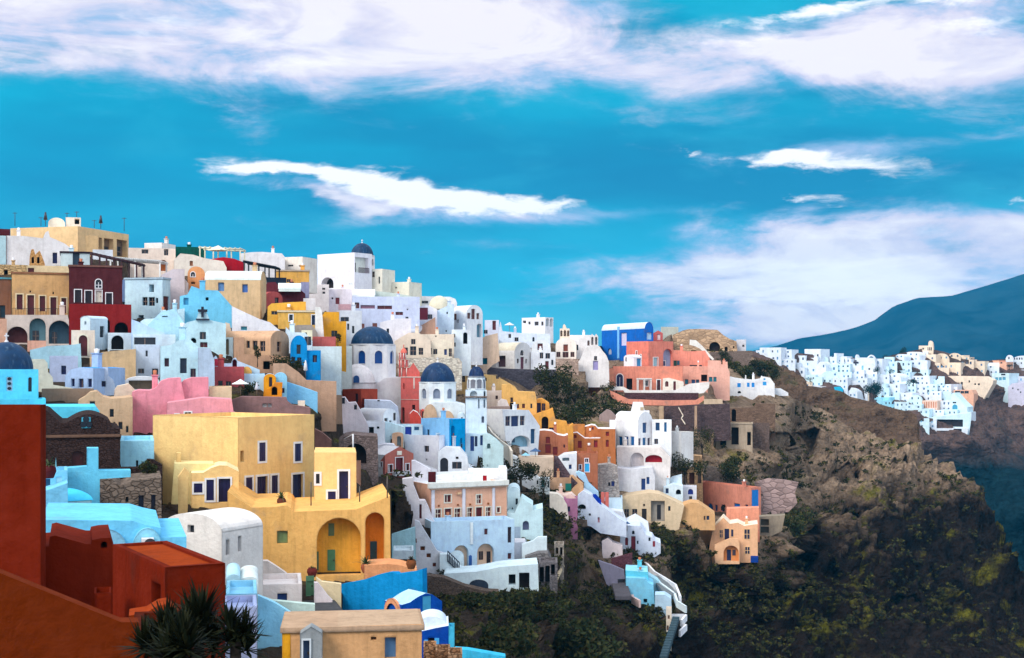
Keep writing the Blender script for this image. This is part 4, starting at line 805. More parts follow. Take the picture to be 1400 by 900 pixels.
# ================= skyline church and white houses
tf(420, 320)
o = B('skyline_church', 'tall white church block on the skyline with a balcony and dark blue dome', 'church', c(232, 226, 238), 78, 365, 142, 430, R_=498, a=42, D=252, ops=[(110, 335, 202, 418, 'ah')], sops=[(368, 182, 470, 298, 'n', c(230, 232, 220), [(370, 220, 398, 300, 'h')])])
m = MB(); inf = root_info[o.name]
y0, z0 = inf[0].side(*Q(395, 298), inf[1]); y1, z1 = inf[0].side(*Q(474, 268), inf[1])
for k in range(13):
    y = y0 + (y1 - y0) * k / 12; m.box(inf[1] + .02, y - .03, z0, inf[1] + .08, y + .03, z1)
m.box(inf[1], y0, z1, inf[1] + .1, y1, z1 + .1); m.obj('balcony_railing', paint(c(70, 40, 60)), o)
Dm('x', '', '', c(0, 46, 80), 422, 70, 172, 88, D=262, into=o, drum=300, drumcol=c(230, 226, 226), nwin=8, wy=(188, 240))
B('x', '', '', c(230, 222, 206), 495, 578, 268, 480, R_=582, into=o, D=256, d=5, ops=[(497, 290, 518, 332, 'w'), (548, 328, 560, 382, 'aw')])
B('house', 'cream flat house with a tiny lamp on the skyline right of the tall church', 'house', c(226, 220, 202), 575, 785, 368, 480, R_=792, D=258, d=5, ops=[(676, 408, 690, 420, 'h'), (606, 424, 618, 436, 'h')])
B('terrace', 'grey green sloping terrace wall below the cream skyline house', 'terrace', c(190, 200, 190), 520, 870, 440, 500, poly=[(520, 500), (520, 440), (600, 445), (870, 488), (870, 500)], D=248, d=3)
B('vaulted_house', 'bright white long vault at the foot of the tall skyline church', 'house', c(228, 232, 242), 300, 520, 470, 560, roof='x', rise=50, D=244, d=5)
o = B('long_house', 'long lavender white house with a row of low maroon windows', 'house', c(196, 204, 230), 345, 865, 482, 770, lip=None, D=238, d=7, fr=None,
  ops=[(362, 528, 400, 572, 'w', MD), (410, 548, 520, 574, 'w', c(130, 90, 110)), (540, 552, 652, 578, 'w', MD), (680, 600, 736, 624, 'w', MD), (756, 638, 778, 678, 'w'), (402, 690, 440, 732, 's', c(120, 70, 60)), (502, 686, 538, 718, 's', c(110, 60, 50)), (310, 690, 322, 735, 'w'), (768, 576, 776, 586, 'h')])
B('house', 'white lower house wall with slim dark windows left of the large blue dome', 'house', c(214, 220, 232), 250, 420, 590, 860, D=228, d=5, ops=[(308, 690, 322, 738, 'w'), (345, 708, 362, 765, 'w'), (258, 640, 320, 672, 'w')])
B('house', 'smooth white slope house right behind the large blue dome', 'house', c(222, 220, 230), 560, 790, 640, 830, D=230, d=5, poly=[(560, 830), (560, 680), (680, 650), (800, 650), (800, 830)])
B('house', 'cream plastered house with a drainpipe below the skyline church arch', 'house', c(222, 212, 212), 0, 168, 388, 600, D=236, d=5, ops=[(116, 415, 138, 430, 'w'), (118, 445, 138, 460, 'w')])
o = B('balcony_house', 'white house with a small pink railed balcony and two maroon doors', 'house', c(224, 214, 222), 168, 345, 425, 690, D=238, d=5, ops=[(218, 490, 248, 540, 'd', c(120, 40, 50)), (188, 488, 200, 502, 'h'), (240, 540, 336, 584, 's', c(206, 160, 166))])
B('red_door_house', 'white house with a broad maroon door at the head of white steps', 'house', c(222, 220, 232), 858, 1000, 556, 700, ops=[(864, 568, 928, 660, 'd', c(120, 20, 44))], D=246, d=5, poly=[(858, 700), (858, 556), (930, 548), (1000, 580), (1000, 700)])
stairs('steps', 'white flight of steps below the broad maroon door', 860, 670, 790, 755, w=2.6, n=10, col=c(206, 210, 222), D0=243, D1=237)
B('brown_wall', 'brown triangular gable wall beside the white steps', 'wall', c(168, 134, 116), 830, 992, 640, 772, poly=[(830, 772), (830, 730), (900, 690), (985, 640), (992, 772)], D=240, d=2)
Dm('cistern_dome', 'pale beige smooth dome on the skyline', 'dome', None, 1015, 475, 580, 85, D=258, dcol=c(214, 206, 184), cross=False)
B('vaulted_house', 'white vaulted rooftop behind the pale beige skyline dome', 'house', c(228, 228, 234), 865, 1152, 475, 620, roof='flat', poly=[(865, 620), (865, 478), (1100, 484), (1140, 500), (1152, 530), (1152, 620)], D=266, d=4, ops=[(880, 515, 930, 535, 'w')])
B('house', 'pale blue house shoulder right of the brown gable wall', 'house', c(196, 214, 240), 985, 1130, 580, 770, D=249, d=5, poly=[(985, 770), (985, 600), (1020, 580), (1110, 540), (1130, 540), (1130, 770)], ops=[(1072, 600, 1082, 616, 'h'), (1064, 740, 1074, 752, 'h')])
o = B('vaulted_house', 'white vaulted house with three tall maroon gable windows on the skyline', 'house', c(220, 224, 240), 1225, 1350, 545, 860, L_=1110, a=36, roof='vault', rise=70, ops=[(1232, 607, 1256, 652, 'w', MD), (1263, 577, 1292, 656, 'w', MD), (1302, 610, 1324, 656, 'w', MD), (1304, 690, 1342, 795, 'an', c(120, 160, 180)), (1200, 757, 1232, 848, 'ah')], sops=[(1118, 615, 1148, 662, 'w', MD), (1150, 658, 1164, 684, 'w')], D=252)
tf(420, 440)
B('cream_house', 'cream domed cave house with four dark windows behind the pink church', 'house', c(224, 206, 188), 670, 960, 100, 320, poly=[(670, 320), (672, 150), (720, 120), (780, 85), (850, 85), (910, 110), (950, 150), (960, 320)], ops=[(800, 134, 832, 174, 'w'), (738, 200, 774, 256, 'w'), (792, 190, 838, 258, 'w'), (858, 202, 892, 254, 'w')], D=228, d=6)
B('cream_house', 'cream shallow vaulted house with small windows right of the domed cave house', 'house', c(228, 214, 194), 945, 1115, 135, 320, roof='vault', rise=35, ops=[(944, 202, 958, 250, 'w'), (970, 210, 1000, 250, 'w'), (1054, 212, 1074, 256, 'w', c(40, 60, 120)), (1090, 206, 1112, 268, 'w')], D=229, d=6)
B('cream_house', 'low cream rooftop strip behind the shallow vaulted house', 'house', c(226, 210, 192), 830, 1130, 96, 140, D=238, d=5, ops=[(985, 106, 994, 118, 'h')])
B('stone_terrace', 'cream rubble terrace wall above the middle blue dome', 'wall', c(206, 194, 180), 745, 1190, 270, 360, poly=[(745, 360), (745, 280), (960, 275), (1165, 280), (1190, 310), (1190, 360)], D=222, d=3, mat=stone(c(206, 194, 180), .9))
B('white_house', 'white tall house corner with a dark arched doorway right of the cream vaults', 'house', c(214, 224, 238), 1110, 1260, 60, 260, D=240, d=6, ops=[(1200, 82, 1232, 170, 'ah'), (1116, 94, 1138, 122, 'w'), (1126, 160, 1142, 192, 'w')])
# ================= large blue domed church
o = B('domed_church', 'white church with the largest blue dome in the middle of the hill', 'church', c(232, 226, 232), 245, 720, 430, 680, poly=[(245, 640), (245, 440), (300, 420), (480, 500), (545, 470), (600, 432), (720, 425), (724, 760), (600, 740)], D=206, d=10)
Dm('x', '', '', DOME, 500, 36, 180, 166, D=207.5, into=o, drum=450, drumcol=c(230, 230, 240), wy=(222, 322), wcol=c(10, 70, 140), facets=8, cross=False, ww=.62)
Dm('x', '', '', None, 385, 325, 470, 138, D=203, into=o, drum=640, drumcol=c(226, 220, 222), dcol=c(228, 220, 220), cross=False, facets=16)
m = MB(); q = Q(378, 440); A = PT(q[0], q[1], 202.6)
pw = o.matrix_basis.inverted() @ A; m.tess(holeshape(pw.x - .42, pw.z - .55, pw.x + .42, pw.z + .5, True), [], lambda x, z: (x, pw.y, z)); n_ = len(m.v)
hs = holeshape(pw.x - .42, pw.z - .55, pw.x + .42, pw.z + .5, True)
for p, q2 in zip(hs, hs[1:] + hs[:1]): m.poly([(p[0], pw.y, p[1]), (q2[0], pw.y, q2[1]), (q2[0], pw.y + 1.5, q2[1]), (p[0], pw.y + 1.5, p[1])])
m.obj('window', paint(c(10, 70, 130)), o)
B('mint_wall', 'pale mint plastered wall left of the largest blue dome', 'wall', c(200, 208, 206), 100, 345, 185, 340, D=196, d=4)
o = B('red_chapel', 'small rust red house under the largest white apse', 'house', c(150, 62, 44), 272, 415, 520, 660, R_=462, a=35, ops=[], sops=[(425, 590, 440, 640, 'h')], rcol=c(226, 216, 214), D=192, d=4)
B('red_wall', 'weathered rust red garden wall beside the folded parasol', 'wall', c(172, 92, 80), 55, 245, 345, 460, D=182, d=3, poly=[(50, 460), (60, 380), (140, 345), (245, 345), (245, 460)])
B('brown_terrace', 'long brown terrace wall left of the rust red house', 'wall', c(178, 146, 122), 0, 272, 440, 590, D=176, d=3, poly=[(0, 590), (0, 455), (200, 440), (262, 430), (272, 590)])
B('white_vaulted_house', 'white house with pink stained slope and two doors below the rust red house', 'house', c(226, 214, 220), 205, 480, 585, 870, poly=[(205, 760), (205, 585), (290, 582), (320, 625), (375, 620), (470, 800), (475, 870), (380, 820)], ops=[(268, 583, 290, 630, 'w'), (360, 640, 382, 676, 'w')], D=178, d=5)
B('white_block', 'lavender white long block under the largest domed church', 'house', c(206, 212, 230), 440, 720, 600, 740, D=190, d=6, poly=[(440, 740), (440, 600), (640, 610), (700, 660), (740, 760)], ops=[(540, 602, 558, 612, 'h')])
o = B('vaulted_house', 'white vaulted house with slim dark windows below the pink church', 'house', c(222, 226, 236), 585, 690, 670, 850, L_=385, a=40, roof='vault', rise=55, ops=[(594, 742, 620, 850, 'w'), (632, 760, 648, 815, 'w'), (662, 702, 684, 760, 'w')], D=182)
B('door_house', 'white terrace front with a big black doorway left of the slim windows', 'house', c(216, 220, 228), 440, 600, 770, 920, ops=[(475, 810, 512, 905, 'h'), (536, 806, 554, 824, 'h')], D=179, d=4)
# ================= pink church
o = B('pink_church', 'salmon pink church front with white trim and a tiered bell tower', 'church', c(212, 104, 98), 720, 925, 425, 790, R_=930, ops=[(738, 472, 748, 520, 'ai', c(240, 170, 160)), (886, 466, 896, 510, 'ai', c(240, 170, 160)), (806, 640, 830, 690, 'd', c(60, 20, 26)), (726, 660, 748, 780, 'h'), (890, 630, 900, 668, 'ai', c(250, 230, 220))], D=202, d=6)
f = root_info[o.name][0]
def strip(o, x0, y0, x1, y1, name='trim', col=c(240, 214, 206), e=.07, y_in=0):
    a = fpt(o, x0, y0); b = fpt(o, x1, y1); m = MB(); m.box(min(a[0], b[0]), y_in - e, b[2], max(a[0], b[0]), y_in, a[2]); return m.obj(name, plaster(col), o)
for s_ in ((716, 422, 928, 430), (818, 432, 828, 515), (722, 596, 922, 602), (917, 432, 924, 700), (864, 520, 870, 740)): strip(o, *s_)
B('x', '', '', c(212, 106, 98), 765, 866, 315, 440, roof='gable', rise=75, into=o, D=204, d=5, rcol=c(228, 226, 226))
tw = []
def tier(cx, r, y0, y1, col=c(214, 106, 98)):
    a = fpt(o, cx - r, y0); b = fpt(o, cx + r, y1); R0 = (b[0] - a[0]) / 2; m = MB()
    m.lathe([(R0, b[2]), (R0, a[2] - .12), (R0 * 1.12, a[2] - .1), (R0 * 1.12, a[2] + .02), (R0 * .8, a[2] + .02), (.01, a[2] + .05)], c0=((a[0] + b[0]) / 2, R0 + .3, 0), n=8, sm=False)
    t = m.obj('bell_tier', plaster(col), o)
    m = MB()
    for k in range(8):
        an = 2 * math.pi * k / 8; x = (a[0] + b[0]) / 2 + math.cos(an) * R0 * 1.0; y = R0 + .3 + math.sin(an) * R0 * 1.0; m.tube((x, y, b[2]), (x, y, a[2]), .07)
    m.obj('pilaster', plaster(c(240, 214, 206)), t)
    m = MB()
    for k in range(8):
        an = 2 * math.pi * (k + .5) / 8; rr_ = R0 * .93; cx_ = (a[0] + b[0]) / 2 + math.cos(an) * rr_; cy_ = R0 + .3 + math.sin(an) * rr_; tx, ty = -math.sin(an), math.cos(an)
        hs = holeshape(-R0 * .2, b[2] + (a[2] - b[2]) * .18, R0 * .2, b[2] + (a[2] - b[2]) * .8, True); m.tess(hs, [], lambda x, z: (cx_ + tx * x, cy_ + ty * x, z))
    m.obj('arch_opening', plaster(c(110, 44, 44)), t)
tier(718, 44, 355, 425); tier(714, 35, 295, 350); tier(712, 24, 240, 290)
a = fpt(o, 712, 196); b = fpt(o, 734, 240); m = MB(); r_ = b[0] - a[0]; m.lathe([(r_ * math.cos(k * .157), b[2] + (a[2] - b[2]) * .85 * math.sin(k * .157)) for k in range(11)], c0=(a[0], 1.2, 0), n=12); m.box(a[0] - .05, 1.15, a[2] - .3, a[0] + .05, 1.25, a[2] + .4); m.obj('cupola', plaster(c(222, 116, 100)), o)
B('pink_chapel', 'small bright coral gabled chapel with white edges before the pink church', 'chapel', c(226, 84, 70), 786, 882, 680, 800, poly=[(788, 800), (788, 710), (815, 682), (850, 700), (882, 750), (882, 800)], D=192, d=4, rcol=c(236, 224, 224))
B('pink_house', 'small coral block with a grey opening right of the bright coral chapel', 'house', c(214, 96, 86), 880, 958, 675, 745, D=196, d=3, ops=[(884, 690, 920, 742, 'n', c(170, 160, 170))])
# ================= second blue dome + belfry
o = B('domed_church', 'white church with a smooth blue dome between pink church and bell tower', 'church', c(220, 228, 240), 925, 1215, 620, 780, poly=[(925, 800), (925, 640), (960, 620), (1130, 620), (1215, 640), (1215, 800)], D=196, d=9)
Dm('x', '', '', c(0, 44, 84), 1003, 312, 470, 136, D=198, into=o, drum=620, drumcol=c(220, 228, 242), wy=(515, 592), wcol=c(120, 130, 150), facets=8, ww=.5, ph=0)
for x0, x1, y0, y1 in ((890, 1000, 640, 745), (1022, 1130, 690, 760)):
    a = fpt(o, x0, y1); b = fpt(o, x1, y0); m = MB(); pts = [(a[0], a[2]), (b[0], a[2])] + arcpts(a[0], b[0], a[2] + .1, b[2] - a[2]); m.tess(pts, [], lambda x, z: (x, -.35, z))
    for p, q in zip(pts, pts[1:] + pts[:1]): m.poly([(p[0], -.35, p[1]), (q[0], -.35, q[1]), (q[0], 4, q[1] + .0), (p[0], 4, p[1])])
    m.obj('apse', plaster(c(214, 180, 148)), o)
B('x', '', '', c(206, 222, 238), 1220, 1310, 610, 900, roof='vault', rise=80, into=o, D=192, d=9, ops=[(1262, 690, 1276, 760, 'i', c(180, 190, 200))])
B('x', '', '', c(206, 222, 238), 1150, 1215, 705, 900, roof='vault', rise=45, into=o, D=190, d=6, ops=[(1184, 736, 1196, 752, 'h')])
tf(620, 420)
o = B('bell_tower', 'white bell tower with open arches and a small navy dome', 'bell tower', c(204, 220, 236), 92, 256, 640, 950, D=188, d=5, a=0, ops=[(128, 645, 182, 698, 'an', c(130, 130, 126)), (232, 645, 246, 700, 'an', c(150, 150, 150)), (190, 710, 200, 780, 'ai', c(150, 170, 190)), (232, 710, 244, 775, 'ai', c(150, 170, 190)), (216, 840, 236, 890, 'ai', c(110, 120, 140))])
strip(o, 88, 686, 258, 696, 'ledge', c(120, 100, 90), .3)
Dm('x', '', '', c(0, 38, 84), 176, 458, 540, 60, D=188.6, into=o, drum=640, drumcol=c(214, 224, 238), wy=(556, 625), wcol=c(120, 120, 130), facets=8, ww=.5, rib=True)
strip(o, 100, 534, 246, 541, 'ledge', c(60, 60, 80), .15)
# navy doored pale blue church base below
tf(400, 560)
o = B('blue_block_house', 'flat house with pale blue front and vivid cyan side below the bell tower', 'house', c(130, 186, 232), 988, 1205, 75, 320, R_=1328, a=42, sops=[(1220, 125, 1248, 290, 'an', c(0, 130, 190)), (1292, 222, 1304, 262, 'w'), (1294, 265, 1304, 295, 'w')], rcol=c(200, 220, 236), D=182)
for ch_ in o.children:
    if ch_.name.startswith('wall'):
        me = ch_.data; me.materials.append(plaster(c(0, 150, 212))); inf = root_info[o.name]
        for p in me.polygons:
            if p.center.x > inf[1] - .5 and abs(p.normal.x) > .5 or (p.center.x > inf[1] - 1.2 and p.center.y > .3): p.material_index = 1
B('blue_door_house', 'white terrace house with a cobalt door beside the bright coral chapel', 'house', c(200, 222, 234), 780, 1000, 120, 210, ops=[(866, 134, 914, 196, 'd', c(10, 50, 150)), (936, 134, 972, 160, 'w', c(40, 90, 130))], D=184, d=4)
B('house', 'pale cyan flat terrace block left of the cobalt door', 'house', c(190, 216, 226), 690, 855, 118, 210, D=181, d=4, poly=[(690, 230), (690, 90), (740, 100), (855, 135), (860, 230)])
o = B('belfry_house', 'tan stone belfry with an open arch standing behind the brick brown chapel', 'belfry', c(200, 158, 128), 765, 852, 178, 320, roof='vault', rise=16, D=180, d=1.5, ops=[(804, 205, 834, 280, 'ah')])
o = B('brown_chapel', 'brick brown gabled chapel with white edged windows and maroon door', 'chapel', c(178, 104, 92), 710, 930, 290, 510, roof='gable', rise=60, L_=592, a=35, D=171, fr=W2, rcol=c(228, 226, 236), ops=[(792, 370, 848, 478, 'd', c(90, 14, 30)), (736, 425, 768, 482, 'w'), (868, 418, 896, 468, 'w')], sops=[(668, 405, 692, 442, 'w', MD)])
strip(o, 802, 320, 838, 350, 'roundel', c(236, 226, 210))
strip(o, 766, 480, 888, 505, 'white_step', c(220, 226, 238), .6)
for ch_ in o.children:
    if ch_.name.startswith('wall'):
        me = ch_.data; me.materials.append(plaster(c(222, 224, 232)))
        for p in me.polygons:
            if p.center.y > .6: p.material_index = 1
B('vaulted_house', 'white rounded vault behind the brick brown chapel', 'house', c(224, 222, 234), 590, 800, 262, 480, poly=[(590, 500), (590, 370), (610, 320), (650, 280), (700, 265), (780, 268), (800, 300), (800, 500)], D=177, d=3)
o = B('white_house', 'tall white house with a single square window under the pale blue front', 'house', c(222, 222, 236), 852, 1125, 200, 480, ops=[(1012, 280, 1048, 326, 'w'), (1024, 380, 1036, 392, 'h')], D=181, d=7, R_=1140, sops=None)
B('arch_passage', 'dark navy arched passage between white house and cyan side wall', 'passage', c(180, 206, 226), 1100, 1165, 180, 330, ops=[(1106, 186, 1156, 320, 'an', c(30, 56, 100))], D=183, d=5)
o = B('arched_door_house', 'white house with a black arched double door and a wide dark window', 'house', c(222, 226, 234), 1118, 1420, 330, 490, poly=[(1118, 500), (1118, 330), (1180, 290), (1290, 300), (1345, 370), (1355, 440), (1400, 460), (1400, 500)], ops=[(1135, 372, 1196, 486, 'ad', c(20, 24, 36)), (1228, 404, 1300, 456, 'w'), (1256, 364, 1276, 382, 'h')], fr=None, D=179, d=7)
B('slope_wall', 'white ramp wall dropping behind the brick brown chapel', 'wall', c(222, 218, 226), 915, 1065, 395, 500, poly=[(915, 500), (915, 395), (940, 395), (1062, 462), (1065, 500)], D=170, d=2)
stairs('steps', 'narrow steps climbing beside the tall white house', 935, 398, 1085, 462, w=.9, n=14, col=c(200, 200, 206), D0=180, D1=172)
B('chimney_block', 'maroon square chimney block on the salmon hotel roof', 'chimney', MAR, 1042, 1102, 486, 540, D=157, d=1.4, fd=.3)
# stone bridge arch and terraces behind yellow house
B('stone_arch', 'grey brown stone vault with a black arch behind the yellow villa', 'vault', GST, 355, 655, 190, 440, poly=[(355, 470), (355, 240), (400, 205), (460, 192), (655, 210), (660, 290), (600, 340), (590, 470)], mat=stone(c(120, 104, 100), 1.2), ops=[(395, 262, 568, 420, 'ah')], D=140, d=7)
B('brick_terrace', 'reddish brown terraced wall beside the stone vault', 'wall', c(128, 92, 84), 170, 300, 150, 330, D=122, d=2, poly=[(170, 345), (170, 150), (230, 180), (300, 240), (300, 345)])
B('brick_pier', 'small brown brick wall behind the yellow villa roof corner', 'wall', c(140, 104, 88), 488, 525, 400, 500, D=118, d=1.5)
m = MB(); A = PT(*Q(465, 190), 120); Bq = PT(*Q(465, 340), 120); m.tube((0, 0, 0), Bq - A, .07); m.tube((0, 0, 0), PT(*Q(400, 225), 124) - A, .03)
ob = m.obj('white_pole', paint(WH), None); ob.location = A; tagit(ob, 'slim white pole rising behind the yellow villa roof', 'pole')
for x, y0, y1, lb in ((728, 510, 660, 'thin rusty pole at the right end of the yellow terrace'), (516, 590, 690, 'thin grey pole beside the yellow villa right corner'), (142, 560, 720, 'thin dark post between the two upper doors of the yellow villa')):
    m = MB(); A = PT(*Q(x, y0), 88); m.tube((0, 0, 0), PT(*Q(x, y1 + 20), 88) - A, .04); ob = m.obj('pole', paint(c(80, 70, 64)), None); ob.location = A; tagit(ob, lb, 'pole')
# ================= salmon hotel
DOFF[0] = -9
tf(540, 620, 4.5)
o = B('salmon_hotel', 'salmon house with white pilasters and maroon windows above pale blue arches', 'building', c(240, 176, 146), 222, 688, 195, 430, L_=116, a=24, d=14, D=172, fr=(c(246, 220, 200), .13), rcol=c(230, 232, 240), parapet=.1,
  ops=[(306, 256, 344, 300, 'w', MD), (502, 256, 530, 308, 'w', MD), (250, 345, 282, 400, 'w', MD), (306, 340, 346, 428, 'd', c(96, 14, 24)), (368, 340, 402, 396, 'w', MD), (446, 336, 474, 392, 'w', MD), (498, 332, 536, 414, 'd', c(96, 14, 24)), (560, 332, 588, 386, 'w', MD), (627, 332, 646, 362, 'w', MD)])
for x0, x1 in ((223, 242), (412, 431), (597, 613)): strip(o, x0, 212, x1, 425, 'pilaster', c(226, 222, 232), .14)
strip(o, 200, 183, 692, 194, 'cornice', c(250, 232, 220), .45); strip(o, 210, 194, 690, 204, 'cornice', c(240, 190, 160), .25)
strip(o, 380, 240, 404, 252, 'lamp_bracket', c(240, 190, 150), .3)
for x, y in ((268, 322), (386, 316), (461, 314), (572, 308)): strip(o, x - 4, y - 5, x + 4, y + 5, 'wall_lamp', c(150, 90, 50), .2)
B('x', '', '', c(228, 232, 240), 200, 690, 128, 200, into=o, D=180, d=6, poly=[(190, 205), (190, 140), (450, 128), (452, 112), (640, 112), (645, 95), (690, 95), (692, 205)])
strip2 = B('roof_hatch', 'small dark red roof hatch on the salmon house', 'hatch', c(150, 20, 30), 540, 565, 140, 182, D=176, d=1, fd=.3)
B('slope_wall', 'white house shell with a sweeping stair parapet left of the salmon house', 'wall', c(222, 214, 218), 40, 250, 150, 430, poly=[(130, 430), (100, 330), (60, 230), (45, 160), (110, 150), (115, 200), (150, 290), (185, 290), (205, 330), (230, 400), (250, 430), (250, 460)], ops=[(150, 314, 164, 402, 'w', MD)], D=170, d=2)
o = B('arcade_house', 'pale blue lower storey with two peach arches under the salmon house', 'house', c(184, 210, 238), 222, 735, 413, 740, a=-14, d=4, D=168.2, fr=None, parapet=.5,
  ops=[(550, 464, 570, 500, 'w', MD), (694, 454, 716, 550, 'd', c(40, 16, 30)), (506, 556, 610, 712, 'an', c(240, 190, 160), [(526, 608, 552, 660, 'w', c(40, 16, 24)), (574, 608, 598, 698, 'd', c(30, 20, 30))]), (362, 566, 452, 712, 'an', c(240, 196, 170)), (694, 614, 716, 650, 'w', MD), (454, 626, 473, 695, 'aw', c(30, 80, 150))])
strip(o, 462, 425, 480, 560, 'pilaster', c(220, 228, 240), .15)
B('white_wall', 'bright white curved wall piece inside the left peach arch', 'wall', c(206, 224, 240), 330, 425, 600, 720, roof='vault', rise=40, D=167.5, d=.8)
o = B('stair_wall', 'white stair flank with four brown square niches left of the pale blue storey', 'wall', c(214, 216, 226), 125, 330, 400, 740, poly=[(130, 745), (100, 570), (125, 520), (122, 410), (150, 420), (160, 440), (260, 600), (320, 620), (330, 625), (330, 745)], ops=[(105, 524, 134, 550, 'i', c(120, 72, 50)), (156, 572, 184, 598, 'i', c(120, 72, 50)), (194, 616, 220, 642, 'i', c(120, 72, 50)), (232, 674, 252, 698, 'i', c(120, 60, 50)), (292, 674, 320, 710, 'an', c(150, 130, 130)), (276, 706, 298, 760, 'h')], D=166, d=.6)
stairs('steps', 'long white outdoor staircase beside the pale blue storey', 170, 430, 300, 610, w=2.2, n=22, col=c(220, 218, 224), D0=170, D1=167)
o = B('stair_rail_wall', 'white block with a black picket stair railing under the left peach arch', 'wall', c(212, 226, 236), 275, 440, 620, 760, poly=[(275, 760), (275, 622), (330, 622), (400, 700), (440, 720), (440, 760)], D=165, d=2)
m = MB(); a = fpt(o, 325, 640); b = fpt(o, 395, 708)
for k in range(8):
    t = k / 7; x = a[0] + (b[0] - a[0]) * t; z = a[2] + (b[2] - a[2]) * t; m.box(x - .05, -.12, z - .5, x + .05, -.04, z + .75)
for dz in (-.4, .7): m.tube((a[0], -.08, a[2] + dz), (b[0], -.08, b[2] + dz), .06)
m.obj('railing', paint(c(24, 30, 50)), o)
o = B('terrace_wall', 'long white terrace base wall with a dark half arch and two black doorways', 'wall', c(206, 224, 234), 300, 885, 690, 880, poly=[(300, 745), (310, 740), (500, 728), (590, 712), (640, 700), (880, 680), (885, 850), (640, 850), (560, 845), (430, 815), (300, 765)], fd=0, ops=[(700, 745, 742, 810, 'h'), (764, 735, 828, 838, 'h'), (456, 776, 574, 834, 'an', c(50, 60, 76))], D=161, d=5)
B('white_house', 'white annex with one arched grey window right of the salmon house', 'house', c(190, 216, 222), 735, 910, 330, 550, poly=[(690, 550), (690, 370), (735, 370), (780, 275), (850, 320), (850, 350), (910, 335), (912, 480), (860, 550)], ops=[(786, 416, 824, 474, 'an', c(130, 130, 160)), (736, 452, 772, 545, 's', c(150, 170, 190))], D=177, d=6)
B('vaulted_house', 'small white vaulted hut with one slot window right of the salmon roof', 'house', c(206, 224, 230), 692, 770, 206, 330, roof='vault', rise=35, ops=[(742, 278, 756, 316, 'w')], D=182, d=6)
B('yard_wall', 'white stained yard wall at the right end of the pale blue storey', 'wall', c(206, 220, 226), 780, 935, 500, 640, poly=[(780, 640), (780, 560), (850, 540), (880, 515), (935, 515), (935, 600), (860, 640)], D=170, d=1)
B('white_house', 'white stained flat house front between the arches and the yard wall', 'house', c(222, 220, 226), 735, 850, 545, 690, D=172, d=4, poly=[(735, 700), (735, 548), (800, 548), (840, 660), (850, 700)])
o = B('ruined_shed', 'grey roofless stone shed with three dark bays at the right end of the terrace', 'shed', c(106, 100, 104), 885, 1000, 670, 820, mat=stone(c(110, 104, 106), 1.5), ops=[(890, 700, 916, 800, 'h'), (924, 692, 952, 800, 'h'), (960, 684, 984, 750, 'h')], D=163, d=4)
B('grey_vault', 'low grey vaulted cellar mouth above the roofless shed', 'cellar', c(130, 126, 126), 840, 960, 610, 690, poly=[(800, 690), (800, 640), (880, 612), (940, 610), (965, 660), (965, 690)], ops=[(880, 645, 945, 684, 'an', c(30, 26, 30))], mat=stone(c(120, 116, 116), 1.0), D=168, d=4)
B('ruined_shed', 'small grey stone doorway ruin on the slope above the cellar', 'ruin', c(150, 140, 132), 980, 1040, 560, 640, mat=stone(c(150, 140, 130), 1.4), ops=[(990, 580, 1004, 620, 'h'), (1016, 578, 1030, 630, 'h')], D=172, d=3)
m = MB(); A = PT(*Q(1030, 690), 164); m.tube((0, 0, 0), PT(*Q(975, 805), 160) - A, .28); ob = m.obj('plank', paint(c(190, 170, 140), .9), None); ob.location = A; tagit(ob, 'pale leaning plank beside the roofless stone shed', 'plank')
B('garden_wall', 'pale cyan garden wall left of the white stair flank', 'wall', c(170, 214, 226), -20, 140, 455, 660, poly=[(-20, 680), (-20, 500), (125, 455), (135, 640), (70, 680)], D=160, d=1)
B('shed', 'low white block behind the bright blue courtyard wall', 'shed', c(206, 222, 236), -10, 115, 598, 690, ops=[(30, 652, 76, 668, 'h')], D=150, d=4)
B('stone_wall', 'curved dark stone retaining wall below the terrace base wall', 'wall', c(90, 76, 70), 180, 640, 750, 900, poly=[(180, 900), (180, 752), (300, 765), (430, 818), (560, 848), (640, 852), (640, 900)], mat=stone(c(96, 82, 74), 1.4), D=158, d=2)
DOFF[0] = 0
# ================= behind/above: right cluster on skyline
tf(620, 420)
B('house', 'white skyline house with two arched loggias and small windows', 'house', c(232, 230, 236), 525, 705, 78, 190, R_=768, a=40, ops=[(534, 105, 558, 124, 'w'), (575, 112, 592, 134, 'w'), (622, 112, 654, 142, 'w'), (674, 112, 692, 142, 'w')], sops=[(712, 84, 736, 148, 'an', c(150, 180, 190)), (742, 86, 764, 150, 'an', c(150, 180, 190))], D=312)
B('house', 'white terraced wall with parasols left of the skyline loggia house', 'house', c(206, 216, 236), 350, 745, 190, 290, D=302, d=6, poly=[(345, 290), (345, 185), (360, 110), (375, 185), (520, 200), (745, 205), (745, 290)], ops=[(470, 234, 500, 264, 'w')])
B('house', 'white arched gable house with one square maroon window', 'house', c(224, 228, 240), 600, 748, 250, 420, roof='vault', rise=75, ops=[(646, 280, 686, 330, 'w', MD)], D=292, d=7)
B('house', 'lavender white wall with a maroon door beside the white stairs at the skyline', 'house', c(206, 210, 228), 240, 350, 100, 230, ops=[(300, 106, 326, 176, 'd', MD), (232, 176, 262, 204, 'w')], D=276, d=5)
parasol('small white parasol on the skyline terrace left of the loggia house', 430, 120, 190, 40, 303)
